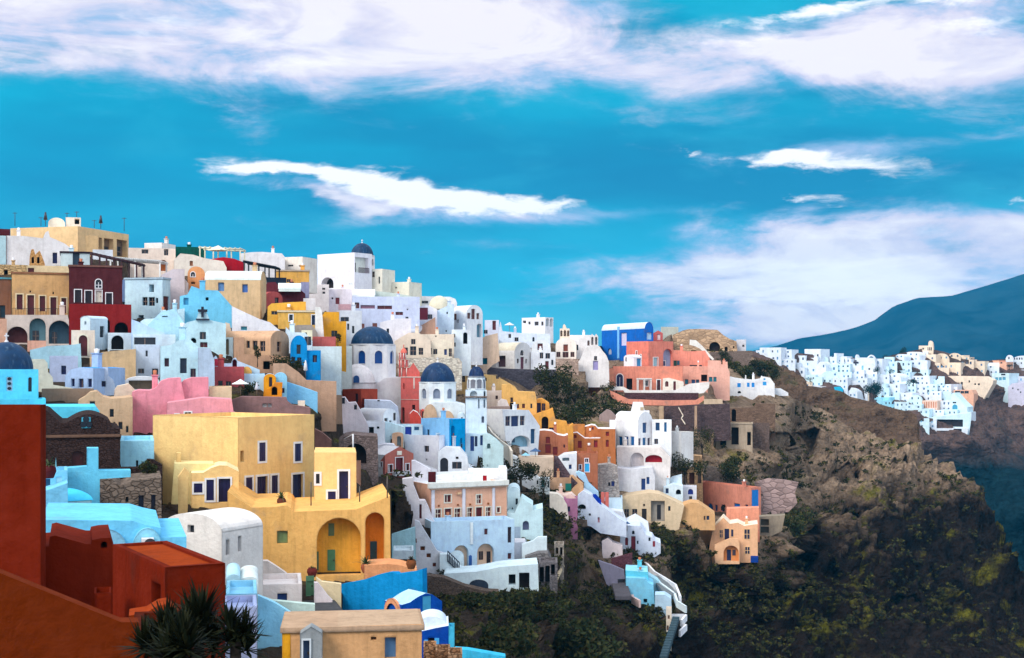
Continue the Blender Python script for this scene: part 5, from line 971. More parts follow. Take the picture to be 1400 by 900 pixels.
B('house', 'curved tan retaining house wall with teal and maroon doors', 'house', c(200, 176, 156), 50, 355, 205, 460, poly=[(50, 460), (50, 300), (110, 285), (170, 270), (240, 225), (340, 200), (355, 270), (300, 300), (260, 340), (250, 460)], ops=[(72, 300, 110, 368, 'd', c(30, 130, 150)), (94, 362, 130, 436, 'd', c(110, 20, 40)), (146, 312, 158, 334, 'h'), (200, 392, 260, 440, 'i', c(20, 90, 110))], D=256, d=4)
o = B('vaulted_house', 'weathered cream vaulted house with one arched window above a maroon door', 'house', c(220, 216, 214), 470, 600, 270, 480, L_=240, a=55, roof='vault', rise=80, rcol=c(206, 196, 176), ops=[(514, 332, 540, 372, 'aw'), (488, 398, 504, 432, 'w'), (516, 384, 542, 476, 'd', c(90, 24, 50)), (553, 400, 566, 434, 'w')], sops=[(330, 375, 400, 460, 'n', c(80, 60, 66))], D=272)
B('house', 'white house with maroon door and tall windows right of the weathered vault', 'house', c(222, 224, 234), 595, 785, 345, 480, ops=[(664, 350, 690, 395, 'w'), (708, 355, 742, 396, 'w'), (706, 416, 732, 476, 'd', MD), (752, 406, 768, 446, 'w'), (658, 448, 674, 476, 'd', MD)], D=276, d=5)
o = B('church', 'cream vaulted church with stacked dark openings and a triple bell arch', 'church', c(226, 214, 204), 785, 945, 235, 425, roof='vault', rise=60, ops=[(845, 288, 880, 340, 'w', c(110, 50, 30)), (840, 345, 884, 388, 'w', c(60, 24, 24)), (792, 345, 822, 384, 'w', c(60, 24, 24)), (900, 346, 930, 384, 'w', c(60, 24, 24))], D=298, d=8)
B('x', '', '', c(226, 206, 186), 815, 895, 150, 232, into=o, D=298.5, d=1.2, poly=[(815, 240), (818, 165), (838, 165), (842, 140), (852, 130), (862, 142), (870, 165), (893, 165), (896, 240)], ops=[(822, 180, 838, 225, 'ah'), (848, 178, 866, 225, 'ah'), (874, 180, 890, 225, 'ah')])
B('house', 'long cream house wall between the two bell arches', 'house', c(226, 222, 222), 890, 1080, 215, 400, D=306, d=8)
o = B('chapel', 'broad white bell-shaped chapel with a lavender door and twin bell arch', 'chapel', c(226, 220, 218), 945, 1200, 290, 488, poly=[(945, 488), (945, 440), (975, 400), (1000, 340), (1030, 305), (1070, 292), (1120, 300), (1150, 340), (1175, 370), (1195, 420), (1200, 488)], ops=[(1082, 378, 1104, 410, 'w'), (1074, 414, 1112, 484, 'd', c(150, 140, 190))], D=290, d=8, hard=4)
B('x', '', '', c(214, 206, 204), 1052, 1112, 225, 300, into=o, D=290.5, d=1.2, poly=[(1050, 310), (1052, 225), (1066, 205), (1080, 225), (1098, 205), (1112, 225), (1114, 310)], ops=[(1060, 230, 1076, 290, 'ah'), (1090, 230, 1106, 290, 'ah')])
B('pedestal_house', 'cream broken terrace under the vaulted church with stacked openings', 'wall', c(170, 150, 136), 780, 965, 390, 490, poly=[(780, 490), (780, 400), (850, 395), (960, 400), (965, 490)], D=286, d=3, mat=stone(c(170, 146, 132), .8))
B('dark_stone_wall', 'long dark slate retaining wall below the skyline vaulted houses', 'wall', c(92, 88, 100), 205, 790, 465, 590, poly=[(215, 500), (205, 450), (330, 470), (600, 480), (790, 480), (790, 600), (500, 580), (380, 530)], D=266, d=3, mat=stone(c(92, 88, 98), 1.1))
# blue house, pink complex
tf(820, 420)
o = B('blue_house', 'tall bright blue house with a white barrel roof on the ridge', 'house', c(22, 98, 186), 15, 345, 165, 420, R_=412, a=62, roof='x', rise=50, rcol=c(206, 222, 244), ops=[(162, 198, 206, 296, 'w', c(206, 196, 226)), (62, 318, 90, 364, 'aw', c(170, 180, 200))], sops=[(362, 196, 400, 250, 'w', c(150, 190, 220))], D=318)
strip(o, 138, 150, 152, 395, 'drainpipe', c(120, 180, 236), .15)
B('pink_house', 'brick pink small gabled house with a white window right of the blue house', 'house', c(190, 96, 92), 412, 485, 180, 270, roof='gable', rise=20, ops=[(442, 208, 466, 252, 'w', c(230, 200, 200))], D=326, d=5)
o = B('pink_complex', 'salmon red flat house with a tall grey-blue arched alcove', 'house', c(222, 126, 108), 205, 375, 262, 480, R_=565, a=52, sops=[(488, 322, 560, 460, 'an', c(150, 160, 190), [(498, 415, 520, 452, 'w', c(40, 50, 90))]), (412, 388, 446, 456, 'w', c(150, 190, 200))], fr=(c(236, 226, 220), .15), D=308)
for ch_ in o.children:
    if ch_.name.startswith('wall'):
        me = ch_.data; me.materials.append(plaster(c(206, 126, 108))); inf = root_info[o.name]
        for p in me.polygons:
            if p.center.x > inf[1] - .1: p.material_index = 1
B('dome_porch', 'small white vaulted porch with a blue glazed side beside the salmon red house', 'house', c(220, 224, 244), 185, 262, 365, 460, roof='vault', rise=25, R_=322, a=50, D=303, sops=[(285, 395, 318, 462, 'w', c(40, 130, 180))])
B('house', 'salmon lower house with a white arched navy doorway and white pergola', 'house', c(214, 134, 112), 100, 640, 455, 650, ops=[(130, 515, 178, 612, 'aw', NAV), (205, 550, 250, 634, 'h'), (340, 565, 370, 606, 'w'), (440, 560, 466, 642, 'd', c(60, 20, 36))], fr=(WH, .16), D=300, d=7)
B('white_porch', 'cream white porch front with an arched maroon door under the alcove', 'house', c(232, 220, 208), 480, 645, 548, 645, poly=[(480, 645), (485, 550), (530, 545), (645, 575), (645, 600), (600, 645)], ops=[(503, 570, 528, 612, 'aw', MD), (566, 572, 585, 640, 'd', MD)], D=297, d=4)
pergola('pergola', 'white pergola before the salmon lower house', 295, 555, 395, 555, 640, 297, c(236, 228, 220), n=3, slat=6, d=2.5)
B('salmon_wall', 'broad salmon retaining wall sweeping below the bell-shaped chapel', 'wall', c(216, 140, 112), -60, 110, 485, 680, poly=[(-80, 690), (-110, 490), (110, 470), (110, 640), (50, 640), (60, 600), (-60, 690)], D=296, d=3)
B('salmon_wall', 'long curving salmon parapet under the white terrace of the pink houses', 'wall', c(214, 140, 118), 75, 800, 625, 760, poly=[(85, 690), (75, 640), (130, 665), (220, 708), (500, 718), (740, 715), (800, 680), (805, 715), (740, 760), (300, 755), (150, 735)], fd=0, D=286, d=1)
B('white_terrace', 'long white terrace parapet in front of the pink houses', 'wall', c(232, 224, 220), 60, 820, 600, 690, poly=[(60, 640), (100, 612), (180, 612), (230, 640), (580, 640), (690, 590), (845, 575), (840, 620), (800, 660), (580, 690), (200, 670), (180, 640)], fd=0, D=291, d=1)
B('maroon_wall', 'narrow dark maroon stone band between white terrace and salmon parapet', 'wall', c(80, 56, 62), 190, 760, 660, 715, D=288.5, d=1, mat=stone(c(84, 60, 64), 1.2), fd=.3)
B('house', 'coral flat house with a big dark teal window behind the pink complex', 'house', c(232, 144, 124), 562, 845, 330, 500, ops=[(692, 446, 786, 522, 'w', c(20, 66, 84)), (568, 412, 592, 452, 'w', c(30, 90, 80)), (594, 412, 614, 446, 'w', c(30, 90, 110))], D=318, d=6, poly=[(562, 560), (562, 330), (700, 340), (810, 335), (845, 395), (845, 560)])
B('house', 'white slatted terrace and small coral base with three teal windows', 'house', c(226, 160, 140), 640, 830, 455, 610, ops=[(655, 556, 680, 592, 'w', TEAL), (706, 558, 734, 592, 'w', c(30, 70, 120)), (740, 558, 764, 600, 'w', c(20, 70, 100)), (780, 520, 826, 572, 'h')], D=308, d=5)
B('house', 'pale pink flat roofed house with two teal doors right of the coral house', 'house', c(236, 178, 160), 830, 1000, 410, 585, ops=[(840, 538, 866, 574, 'w', TEAL), (874, 538, 898, 574, 'w', TEAL)], D=316, d=6, poly=[(830, 600), (830, 408), (930, 412), (935, 440), (965, 440), (968, 420), (982, 420), (985, 470), (1000, 500), (1000, 600)])
o = B('white_row', 'row of low white gabled cottages with bright blue shutters on the ridge', 'house', c(228, 230, 246), 920, 1345, 530, 665, poly=[(915, 690), (915, 590), (1000, 535), (1040, 545), (1115, 555), (1118, 525), (1126, 525), (1128, 555), (1180, 560), (1235, 550), (1245, 528), (1255, 535), (1310, 545), (1345, 590), (1345, 690)], ops=[(965, 585, 990, 616, 's', c(0, 130, 210)), (1058, 585, 1084, 616, 's', c(0, 130, 210)), (1132, 582, 1152, 614, 's', c(0, 130, 210)), (1168, 582, 1190, 616, 's', c(0, 130, 210)), (1254, 574, 1282, 602, 's', c(40, 150, 220)), (1260, 548, 1274, 562, 's', c(60, 150, 200)), (1060, 646, 1086, 664, 'ah')], D=330, d=6, fd=1, hard=5)
B('white_wall', 'low white wall running right from the ridge cottages', 'wall', c(226, 228, 240), 1340, 1440, 625, 665, poly=[(1340, 670), (1340, 625), (1390, 625), (1450, 660), (1450, 670)], D=332, d=1, fd=.4, hard=4)
B('cave_house', 'brown ruined cave house with a dark cave mouth on the ridge top', 'ruin', c(186, 156, 128), 560, 1070, 200, 345, poly=[(540, 350), (560, 215), (640, 180), (680, 170), (760, 168), (905, 175), (950, 215), (1000, 245), (1050, 262), (1070, 345)], ops=[(842, 268, 925, 340, 'ah'), (960, 304, 984, 344, 'ah'), (1024, 300, 1036, 316, 'h')], mat=stone(c(176, 146, 118), .35), D=372, d=10)
B('house', 'pale white ruin wall at the right end of the ridge cave house', 'house', c(206, 206, 214), 1050, 1125, 250, 340, ops=[(1096, 290, 1112, 306, 'w')], D=376, d=4)
B('house', 'greenish grey flat rooftop behind the ridge cave house', 'house', c(170, 174, 166), 470, 605, 152, 210, D=384, d=5)
B('white_stair_wall', 'white zigzag stair parapet climbing to the ridge cave house', 'wall', c(232, 226, 220), 690, 880, 240, 410, poly=[(690, 290), (692, 250), (740, 255), (790, 300), (880, 400), (868, 410), (770, 320), (730, 300)], fd=0, D=356, d=1)
B('stone_wall', 'grey brown rubble wall below the ridge cave house', 'wall', c(120, 104, 98), 850, 1175, 340, 415, poly=[(840, 420), (850, 345), (1170, 335), (1180, 360), (1100, 415)], mat=stone(c(120, 104, 96), 1.0), D=362, d=2)
B('stone_wall', 'wide dark purple grey retaining wall below the salmon parapet', 'wall', c(86, 74, 82), 485, 1300, 760, 960, poly=[(485, 960), (490, 765), (750, 750), (1000, 745), (1010, 890), (880, 900), (880, 960)], mat=stone(c(84, 70, 72), .8), D=280, d=2, hard=4)
B('stone_wall', 'broad brown rubble wall with one arched recess', 'wall', c(110, 88, 76), 1005, 1350, 745, 895, poly=[(1005, 900), (1000, 780), (1180, 770), (1200, 740), (1350, 745), (1350, 900)], ops=[(1014, 785, 1048, 880, 'ah')], mat=stone(c(116, 94, 80), .9), D=292, d=2, hard=5)
wallrun('wall', 'thin pale zigzag ladder path on the dark purple grey retaining wall', 'path', [(605, 768, 279), (640, 830, 278.4), (625, 850, 278.2), (655, 895, 277.6)], .15, .15, plaster(CR), base=.1)
B('pier', 'pale tan buttress at the left end of the dark purple grey wall', 'pier', c(176, 150, 124), 455, 492, 762, 880, D=279, d=1)
B('pier', 'slim tan buttress in the middle of the dark purple grey wall', 'pier', c(168, 140, 118), 728, 748, 760, 880, D=278, d=1)
B('cream_ledge', 'cream stone ledge block at the right end of the salmon parapet', 'wall', c(200, 176, 150), 800, 945, 710, 765, D=284, d=2)
tf(820, 560)
B('rock_face', 'pale pink eroded rock face right of the long salmon pink house', 'rock', c(176, 146, 152), 1190, 1530, 530, 800, poly=[(1225, 800), (1190, 560), (1290, 530), (1420, 540), (1530, 560), (1500, 640), (1520, 720), (1450, 790), (1300, 810)], D=274, d=.6, fd=0, hard=3, mat=stone(c(160, 136, 132), .3))
B('cliff_ruin', 'cream ruined house front with three tall dark doorways in the cliff', 'ruin', c(170, 152, 132), 885, 1175, 105, 300, ops=[(926, 188, 972, 276, 'h'), (1012, 138, 1068, 272, 'h'), (1134, 174, 1162, 276, 'h')], D=282, d=6, lip=c(190, 172, 150), hard=5)
B('stone_wall', 'dark rubble wall right of the ruined cliff house front', 'wall', c(100, 84, 80), 1175, 1305, 108, 300, mat=stone(c(104, 88, 82), 1.0), D=286, d=4, hard=5)
B('stone_wall', 'grey sloping rock retaining wall under the cliff steps', 'wall', c(100, 90, 84), 800, 1160, 420, 590, poly=[(800, 600), (800, 430), (900, 450), (1040, 520), (1150, 575), (1150, 600)], mat=stone(c(100, 90, 84), .8), D=266, d=2, hard=5)
o = B('stone_ruin', 'tall tan stone frame ruin with open bays on the slope', 'ruin', c(190, 152, 110), 660, 795, 355, 590, poly=[(690, 600), (660, 395), (720, 390), (720, 355), (788, 360), (795, 600)], ops=[(676, 402, 716, 450, 'h'), (688, 485, 728, 575, 'n', c(120, 80, 70)), (752, 400, 782, 570, 'n', c(110, 96, 90))], mat=stone(c(196, 156, 116), 1.0), D=258, d=4)
# white arched house (840,580)
o = B('white_villa', 'white vaulted villa with a row of blue windows and big shadowed arches', 'house', c(232, 230, 238), 295, 405, 20, 300, L_=112, a=50, roof='vault', rise=75, ops=[(330, 102, 362, 180, 'w', c(20, 70, 120)), (298, 222, 316, 276, 'w', NAV), (330, 218, 356, 288, 'd', c(20, 90, 140)), (368, 220, 388, 282, 'w', NAV)], sops=[(146, 208, 172, 280, 'w', c(20, 90, 150)), (190, 208, 220, 286, 'd', c(20, 70, 130)), (236, 208, 264, 278, 'w', c(20, 90, 150))], D=248)
B('x', '', '', c(228, 230, 238), 400, 552, 85, 290, into=o, D=250, d=5, ops=[(430, 102, 460, 162, 'w', c(20, 60, 100)), (496, 100, 514, 172, 'w', c(20, 90, 140)), (420, 226, 448, 266, 'w', c(30, 40, 60))])
B('x', '', '', c(232, 230, 236), 235, 345, -50, 30, into=o, D=254, d=3, poly=[(232, 60), (240, 12), (255, -55), (330, -55), (345, 10), (382, 12), (385, 60)], ops=[(312, -18, 338, 8, 'w', c(170, 150, 120))])
o = B('arcade_house', 'white lower arcade with a grey arch and a maroon arch below the blue windows', 'house', c(222, 214, 210), 130, 545, 290, 470, poly=[(130, 620), (130, 290), (470, 290), (545, 370), (540, 430), (500, 520), (400, 620)], ops=[(236, 332, 338, 446, 'an', c(200, 190, 190)), (350, 350, 480, 408, 'an', c(150, 30, 44))], D=243, d=6)
B('rounded_house', 'white rounded bastion house with a navy door at the foot of the arcade', 'house', c(214, 216, 224), 140, 425, 450, 615, poly=[(140, 640), (135, 450), (230, 460), (330, 450), (405, 445), (425, 520), (425, 640)], ops=[(320, 532, 350, 618, 'd', c(16, 50, 110)), (360, 520, 382, 574, 'w', c(16, 60, 120))], D=238, d=6)
B('white_block', 'plain white flat house with a tan side right of the blue window villa', 'house', c(232, 226, 222), 490, 625, 175, 300, R_=720, a=40, D=252, rcol=c(70, 80, 80))
B('white_yard', 'pale blue white yard wall below the tan stone frame ruin', 'wall', c(206, 222, 240), 470, 635, 505, 620, poly=[(470, 640), (470, 580), (560, 520), (632, 503), (634, 640)], D=244, d=2)
B('white_house', 'small white house with a round blue window left of the long pink roof', 'house', c(226, 224, 232), 632, 745, 595, 715, ops=[(678, 612, 718, 654, 'aw', c(16, 40, 130)), (688, 668, 710, 692, 'w')], D=246, d=4)
B('white_steps_house', 'white house with an arched dark doorway above aqua steps', 'house', c(206, 222, 232), 490, 640, 570, 690, ops=[(586, 616, 624, 655, 'ah')], D=240, d=4, poly=[(490, 690), (490, 600), (560, 575), (640, 590), (640, 700)])
o = B('salmon_house', 'long salmon pink flat house with bright blue doors and shutters', 'house', c(200, 130, 110), 742, 1165, 600, 800, R_=1240, a=50, ops=[(830, 722, 870, 784, 'aw', c(0, 90, 160)), (884, 734, 906, 782, 'w', c(10, 50, 100)), (934, 732, 960, 784, 'w', c(10, 60, 120)), (1032, 724, 1078, 806, 'd', c(0, 90, 170)), (1118, 732, 1140, 768, 'w', c(10, 40, 90))], sops=[(1170, 618, 1220, 746, 's', c(0, 110, 190))], D=250, hard=3)
o = B('cream_house', 'cream cave house with dark doors and a recessed grey porch', 'house', c(206, 182, 150), 160, 520, 650, 860, poly=[(170, 870), (155, 690), (200, 665), (380, 640), (460, 650), (520, 680), (650, 740), (600, 800), (520, 850), (390, 870)], ops=[(188, 766, 224, 828, 'w'), (250, 766, 288, 828, 'w'), (324, 764, 360, 868, 'd', c(30, 24, 24)), (394, 704, 500, 864, 'n', c(150, 144, 136), [(440, 736, 470, 850, 'd', K)]), (526, 744, 544, 780, 'w'), (334, 728, 348, 746, 'h')], D=226, d=6)
B('white_house', 'pale blue cube house at the left end of the cream cave house', 'house', c(190, 210, 224), 20, 175, 680, 800, ops=[(92, 766, 118, 788, 'w', c(16, 60, 120))], D=222, d=5)
B('cave_dome', 'brown rock domed cave house with a cream hood and small dark slots', 'house', c(206, 160, 112), 530, 895, 720, 900, poly=[(480, 900), (560, 830), (600, 790), (640, 735), (700, 716), (760, 722), (830, 770), (885, 810), (890, 900)], ops=[(822, 818, 842, 850, 'w', c(20, 50, 90)), (800, 820, 812, 850, 'w', c(80, 50, 40))], D=226, d=6, fd=.6, hard=6)
o = B('orange_house', 'peach orange wavy-topped house with navy doors at the cliff edge', 'house', c(226, 174, 134), 880, 1215, 850, 900, poly=[(855, 1230), (855, 1130), (840, 1040), (870, 920), (950, 830), (1000, 880), (1060, 870), (1110, 895), (1215, 880), (1215, 1150), (1000, 1150)], D=228, d=6, fd=.6, hard=6, rcol=c(240, 214, 190))
tf(740, 700, 4.5)
m = MB()
oo = conv([(1098, 112, 1116, 158, 'w', c(20, 26, 70)), (1128, 104, 1156, 174, 'd', c(16, 22, 66)), (1168, 108, 1182, 152, 'w', c(20, 26, 70)), (1250, 108, 1282, 166, 'w', c(16, 26, 60)), (1255, 216, 1282, 258, 'w', c(16, 26, 60)), (1096, 240, 1112, 268, 'w', c(16, 40, 80)), (1142, 232, 1168, 304, 'd', c(12, 40, 80)), (1174, 232, 1194, 272, 'w', c(12, 40, 80))], lambda x, y: root_info[o.name][0].front(x, y))
openings(m, [(-1e3, -1e3)], oo, lambda x, z, y: (x, y, z), o, o, plaster(c(226, 174, 134)), 228, (c(236, 180, 130), .1))
B('x', '', '', c(228, 178, 138), 1065, 1220, 165, 330, poly=[(1070, 310), (1065, 205), (1120, 180), (1160, 165), (1210, 165), (1220, 200), (1220, 310)], into=o, fd=.3, D=226.5, d=1, ops=[(1122, 208, 1216, 304, 'an', c(214, 140, 84), [(1142, 236, 1168, 303, 'd', c(10, 30, 70)), (1176, 236, 1196, 272, 'w', c(16, 26, 60))])])
B('stone_terrace', 'grey green concrete garden frame right of the peach orange house', 'wall', c(140, 128, 112), 1335, 1500, 30, 140, poly=[(1335, 140), (1335, 30), (1430, 25), (1500, 20), (1480, 100), (1400, 140)], D=240, d=3, fd=.5, hard=4, ops=[(1350, 45, 1400, 84, 'n', c(90, 90, 84)), (1350, 92, 1400, 130, 'n', c(90, 90, 84))])
B('parapet', 'coral roof terrace strip below the long salmon house', 'wall', c(220, 146, 118), 1125, 1400, -10, 60, poly=[(1125, 60), (1140, -20), (1340, -25), (1345, 60)], D=236, d=3)
B('parapet', 'pale curved parapet wall left of the peach orange house', 'wall', c(206, 168, 128), 970, 1070, 50, 230, poly=[(950, 60), (1050, 40), (1060, 110), (1075, 200), (1030, 240), (1010, 190), (970, 120)], D=233, d=2)
B('pot', 'small blue tiled planter at the corner of the peach orange house', 'planter', c(20, 60, 140), 1288, 1335, 278, 304, D=226, d=1.5, fd=.2)
# maroon door white chapel (865,740)
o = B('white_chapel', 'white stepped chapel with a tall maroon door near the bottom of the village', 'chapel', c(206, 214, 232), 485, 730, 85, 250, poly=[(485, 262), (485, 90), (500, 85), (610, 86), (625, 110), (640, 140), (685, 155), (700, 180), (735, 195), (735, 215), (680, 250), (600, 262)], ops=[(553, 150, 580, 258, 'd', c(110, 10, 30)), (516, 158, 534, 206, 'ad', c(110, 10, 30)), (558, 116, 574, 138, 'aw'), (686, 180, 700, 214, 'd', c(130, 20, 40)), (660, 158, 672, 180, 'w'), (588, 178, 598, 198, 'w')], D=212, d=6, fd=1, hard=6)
B('white_roof', 'white wide roof terrace dotted with windows above the stepped chapel', 'house', c(222, 226, 238), 370, 680, 40, 110, poly=[(370, 110), (240, 15), (260, -30), (500, 0), (520, 60), (580, 30), (660, 80), (680, 110)], ops=[(566, 70, 576, 86, 'w'), (548, 68, 558, 84, 'w')], D=218, d=5)
B('planter_wall', 'ochre rubble wall under the left end of the white roof terrace', 'wall', c(170, 132, 92), 372, 485, 100, 195, mat=stone(c(176, 136, 96), 1.4), D=210, d=2)
B('white_wall', 'small white curved wall with a pinkish flank beside the ochre rubble wall', 'wall', c(222, 206, 206), 372, 520, 160, 280, poly=[(380, 280), (372, 180), (410, 160), (440, 190), (500, 210), (505, 280)], D=206, d=3)
B('maroon_wall', 'maroon stone wedge wall below the tall maroon door', 'wall', c(96, 56, 66), 430, 560, 255, 360, poly=[(430, 290), (560, 255), (560, 360), (440, 340)], mat=stone(c(96, 58, 66), 1.4), D=202, d=1)
B('grey_wall', 'smooth grey retaining wall on the slope left of the maroon wedge', 'wall', c(120, 116, 134), 345, 520, 300, 460, poly=[(350, 300), (440, 330), (510, 360), (515, 400), (470, 400), (480, 500), (400, 430)], D=196, d=1, fd=.3, hard=4)
B('aqua_house', 'small aqua pool house with stepped turquoise walls low on the slope', 'house', c(100, 194, 214), 520, 700, 360, 580, poly=[(520, 520), (518, 360), (655, 370), (660, 430), (680, 440), (700, 580), (640, 560), (580, 545)], ops=[(630, 536, 652, 562, 'w'), (676, 506, 692, 568, 'w')], D=196, d=6, fd=.5, hard=5, rcol=c(150, 214, 240))
B('house', 'paler aqua lower block with a tiny dark door under the pool house', 'house', c(128, 200, 230), 520, 700, 408, 570, poly=[(522, 520), (520, 405), (640, 410), (662, 438), (690, 450), (700, 575), (640, 556), (580, 540)], ops=[(630, 536, 652, 560, 'h')], D=194.5, d=5, fd=.4, hard=4)
B('aqua_vault', 'pale aqua block stepping right below the pool house', 'house', c(166, 208, 222), 655, 765, 390, 510, poly=[(655, 510), (655, 385), (760, 450), (762, 510)], D=200, d=3)
B('white_house', 'tiny pale blue house front with steps at the bottom of the stairway', 'house', c(178, 204, 222), 700, 805, 505, 600, D=192, d=3, poly=[(695, 600), (700, 510), (760, 510), (800, 535), (810, 610)])
B('white_post', 'tall thin white chimney-like pier at the end of the zigzag stairs', 'pier', c(232, 214, 196), 768, 802, 590, 740, ops=[(778, 636, 790, 660, 'w', c(120, 90, 70)), (772, 700, 784, 730, 'w', c(120, 90, 70))], D=186, d=1.2)
wallrun('stair_parapet', 'long thin white stair parapet winding down the dark slope', 'wall', [(590, 285, 212), (650, 320, 209), (690, 365, 206), (750, 400, 202), (820, 445, 198), (850, 520, 194)], .45, .3, plaster(WH), base=.5)
wallrun('stair_parapet', 'white inner stair parapet right of the aqua pool house', 'wall', [(660, 395, 203), (720, 430, 200), (775, 470, 197), (815, 500, 195), (830, 545, 192), (885, 580, 190)], .45, .3, plaster(c(214, 226, 230)), base=.5)
wallrun('stair_parapet', 'short zigzag white parapet at the lowest landing', 'wall', [(800, 630, 187), (885, 630, 188), (855, 665, 186), (885, 690, 186), (845, 730, 184)], .45, .3, plaster(WH), base=.4)
wallrun('stair_parapet', 'pinkish white curved parapet left of the aqua pool house', 'wall', [(490, 400, 200), (520, 440, 198), (545, 460, 197), (555, 520, 194), (600, 545, 192)], .5, .35, plaster(c(226, 196, 190)), base=.5)
stairs('steps', 'grey cliff stairway left of the aqua pool house', 470, 400, 505, 520, w=2.2, n=16, col=c(96, 92, 98), D0=199, D1=190)
stairs('steps', 'grey stairway between the two white parapets', 700, 390, 800, 500, w=1.8, n=20, col=c(120, 126, 130), D0=204, D1=195)
stairs('steps', 'pale blue grey stairs running down from the lowest landing', 830, 640, 750, 890, w=.9, n=16, col=c(64, 84, 94), D0=186, D1=172)
# ================= middle right: white slab house, brown terracotta houses
tf(620, 560)
o = B('white_house', 'white house with three large navy windows and a shadowed lower arch', 'house', c(222, 226, 236), 375, 600, 10, 270, L_=290, a=40, poly=[(375, 0), (408, 120), (412, 290), (640, 290), (665, 130), (640, 90), (580, 5)][::-1], ops=[(400, 52, 438, 126, 'w', c(20, 30, 66)), (444, 50, 502, 130, 'w', c(16, 40, 90)), (512, 50, 548, 122, 'w', c(20, 30, 66)), (446, 202, 590, 290, 'an', c(130, 170, 190), [(466, 222, 496, 256, 'w', c(30, 60, 90))]), (594, 150, 628, 262, 'd', c(16, 70, 110))], D=216, d=5)
B('brown_house', 'grey taupe flat wall behind the white house with three navy windows', 'house', c(140, 120, 112), 262, 435, -5, 60, D=226, d=5, poly=[(260, 130), (262, -10), (290, -18), (435, -20), (440, 60)])
o = B('yellow_house', 'yellow orange house with a cream wall panel and small dark windows', 'house', c(222, 172, 100), 370, 628, -132, 80, poly=[(370, 80), (370, -190), (430, -195), (500, -138), (628, -132), (640, -70), (640, 80)], ops=[(438, -92, 458, -55, 'w', c(50, 30, 36)), (434, -52, 466, 6, 'h'), (480, -42, 504, -8, 'w', c(90, 40, 36)), (528, -44, 550, -10, 'w', c(90, 40, 36)), (592, -44, 606, -10, 'w'), (504, 70, 524, 80, 'w')], D=236, d=6)
B('yellow_house', 'ochre low vault house behind the bell tower dome', 'house', c(226, 184, 120), 0, 380, -330, -150, D=248, d=5, poly=[(-30, -100), (0, -270), (60, -310), (140, -320), (240, -270), (330, -258), (380, -230), (470, -180), (500, -140), (370, -140), (370, -100)], ops=[(328, -260, 348, -236, 'w')])
B('white_house', 'plain cream white wall panel right of the bell tower', 'house', c(230, 214, 206), 240, 372, -144, 10, D=243, d=3)
B('white_shed', 'white rounded shed roof at the foot of the cream wall panel', 'shed', c(226, 212, 206), 330, 435, -80, 20, poly=[(320, 20), (340, -60), (370, -80), (410, -70), (430, -20), (435, 20)], D=232, d=3)
o = B('yellow_villa', 'orange yellow stepped villa with a big dark arch and navy doors', 'house', c(222, 160, 78), 630, 735, -85, 60, poly=[(625, 90), (630, -75), (680, -85), (735, -50), (740, 0), (765, -10), (768, 80)], ops=[(640, 92 - 200, 640, 0, 'w'), (642, -50, 672, 28, 'd', NAV), (680, -46, 706, 8, 'w', NAV)], D=240, d=5)
B('x', '', '', c(220, 156, 72), 570, 780, 10, 180, poly=[(560, 170), (575, 70), (620, 40), (700, 15), (765, -5), (785, 80), (870, 95), (880, 130), (920, 110), (925, 170)], into=o, D=234, d=4, ops=[(678, 55, 730, 150, 'ah'), (736, 140, 774, 168, 'w', NAV)])
o = B('terracotta_house', 'terracotta house with a curving white roof edge and dark red shutters', 'house', c(168, 102, 74), 628, 860, 160, 370, poly=[(628, 370), (628, 165), (700, 160), (760, 168), (800, 195), (850, 205), (880, 195), (885, 370)], rcol=c(232, 222, 222), ops=[(710, 212, 742, 262, 'w', c(120, 24, 22)), (706, 268, 748, 336, 'd', c(120, 20, 20)), (764, 288, 800, 350, 'w', c(120, 24, 22)), (846, 270, 858, 294, 'w', MD)], D=226, d=6)
o = B('terracotta_house', 'orange brown house with two white shallow vault roofs', 'house', c(178, 108, 64), 868, 1245, 125, 430, poly=[(868, 430), (868, 230), (900, 185), (950, 178), (1000, 215), (1010, 222), (1130, 222), (1135, 150), (1245, 150), (1250, 430)], ops=[(884, 234, 928, 330, 'd', c(90, 14, 16)), (924, 194, 946, 220, 'w', c(120, 20, 20)), (956, 242, 986, 296, 'w', c(130, 20, 26)), (1080, 238, 1108, 292, 'w', c(130, 20, 26)), (1172, 172, 1196, 204, 'w', c(130, 24, 20)), (1172, 236, 1194, 288, 'w', c(130, 24, 20)), (1064, 134, 1078, 156, 'w', MD)], rcol=c(236, 226, 230), D=236, d=6)
B('x', '', '', c(178, 108, 64), 990, 1240, 120, 240, poly=[(870, 240), (1000, 165), (1010, 135), (1060, 120), (1090, 125), (1110, 148), (1245, 150), (1245, 240)], into=o, D=240, d=6, rcol=c(236, 226, 230))
B('ochre_wall', 'ochre brown yard wall above the curving white roof edge', 'wall', c(190, 124, 66), 690, 1010, 115, 180, D=240, d=2)
o = B('white_house', 'white and brown split house with a cyan shuttered window', 'house', c(168, 102, 74), 945, 1110, 335, 560, ops=[(1012, 378, 1036, 406, 'w', c(30, 40, 80)), (968, 426, 984, 462, 'w', c(30, 50, 110)), (1010, 416, 1044, 478, 's', c(40, 160, 220))], fr=(c(220, 210, 220), .12), D=222, d=5)
B('white_house', 'white house with one blue window left of the cyan shuttered window', 'house', c(224, 226, 236), 800, 948, 338, 560, poly=[(860, 560), (800, 375), (850, 345), (948, 335), (948, 560)], ops=[(888, 424, 908, 458, 'w', c(20, 50, 110)), (838, 372, 890, 396, 'n', c(150, 170, 180))], D=221, d=5)
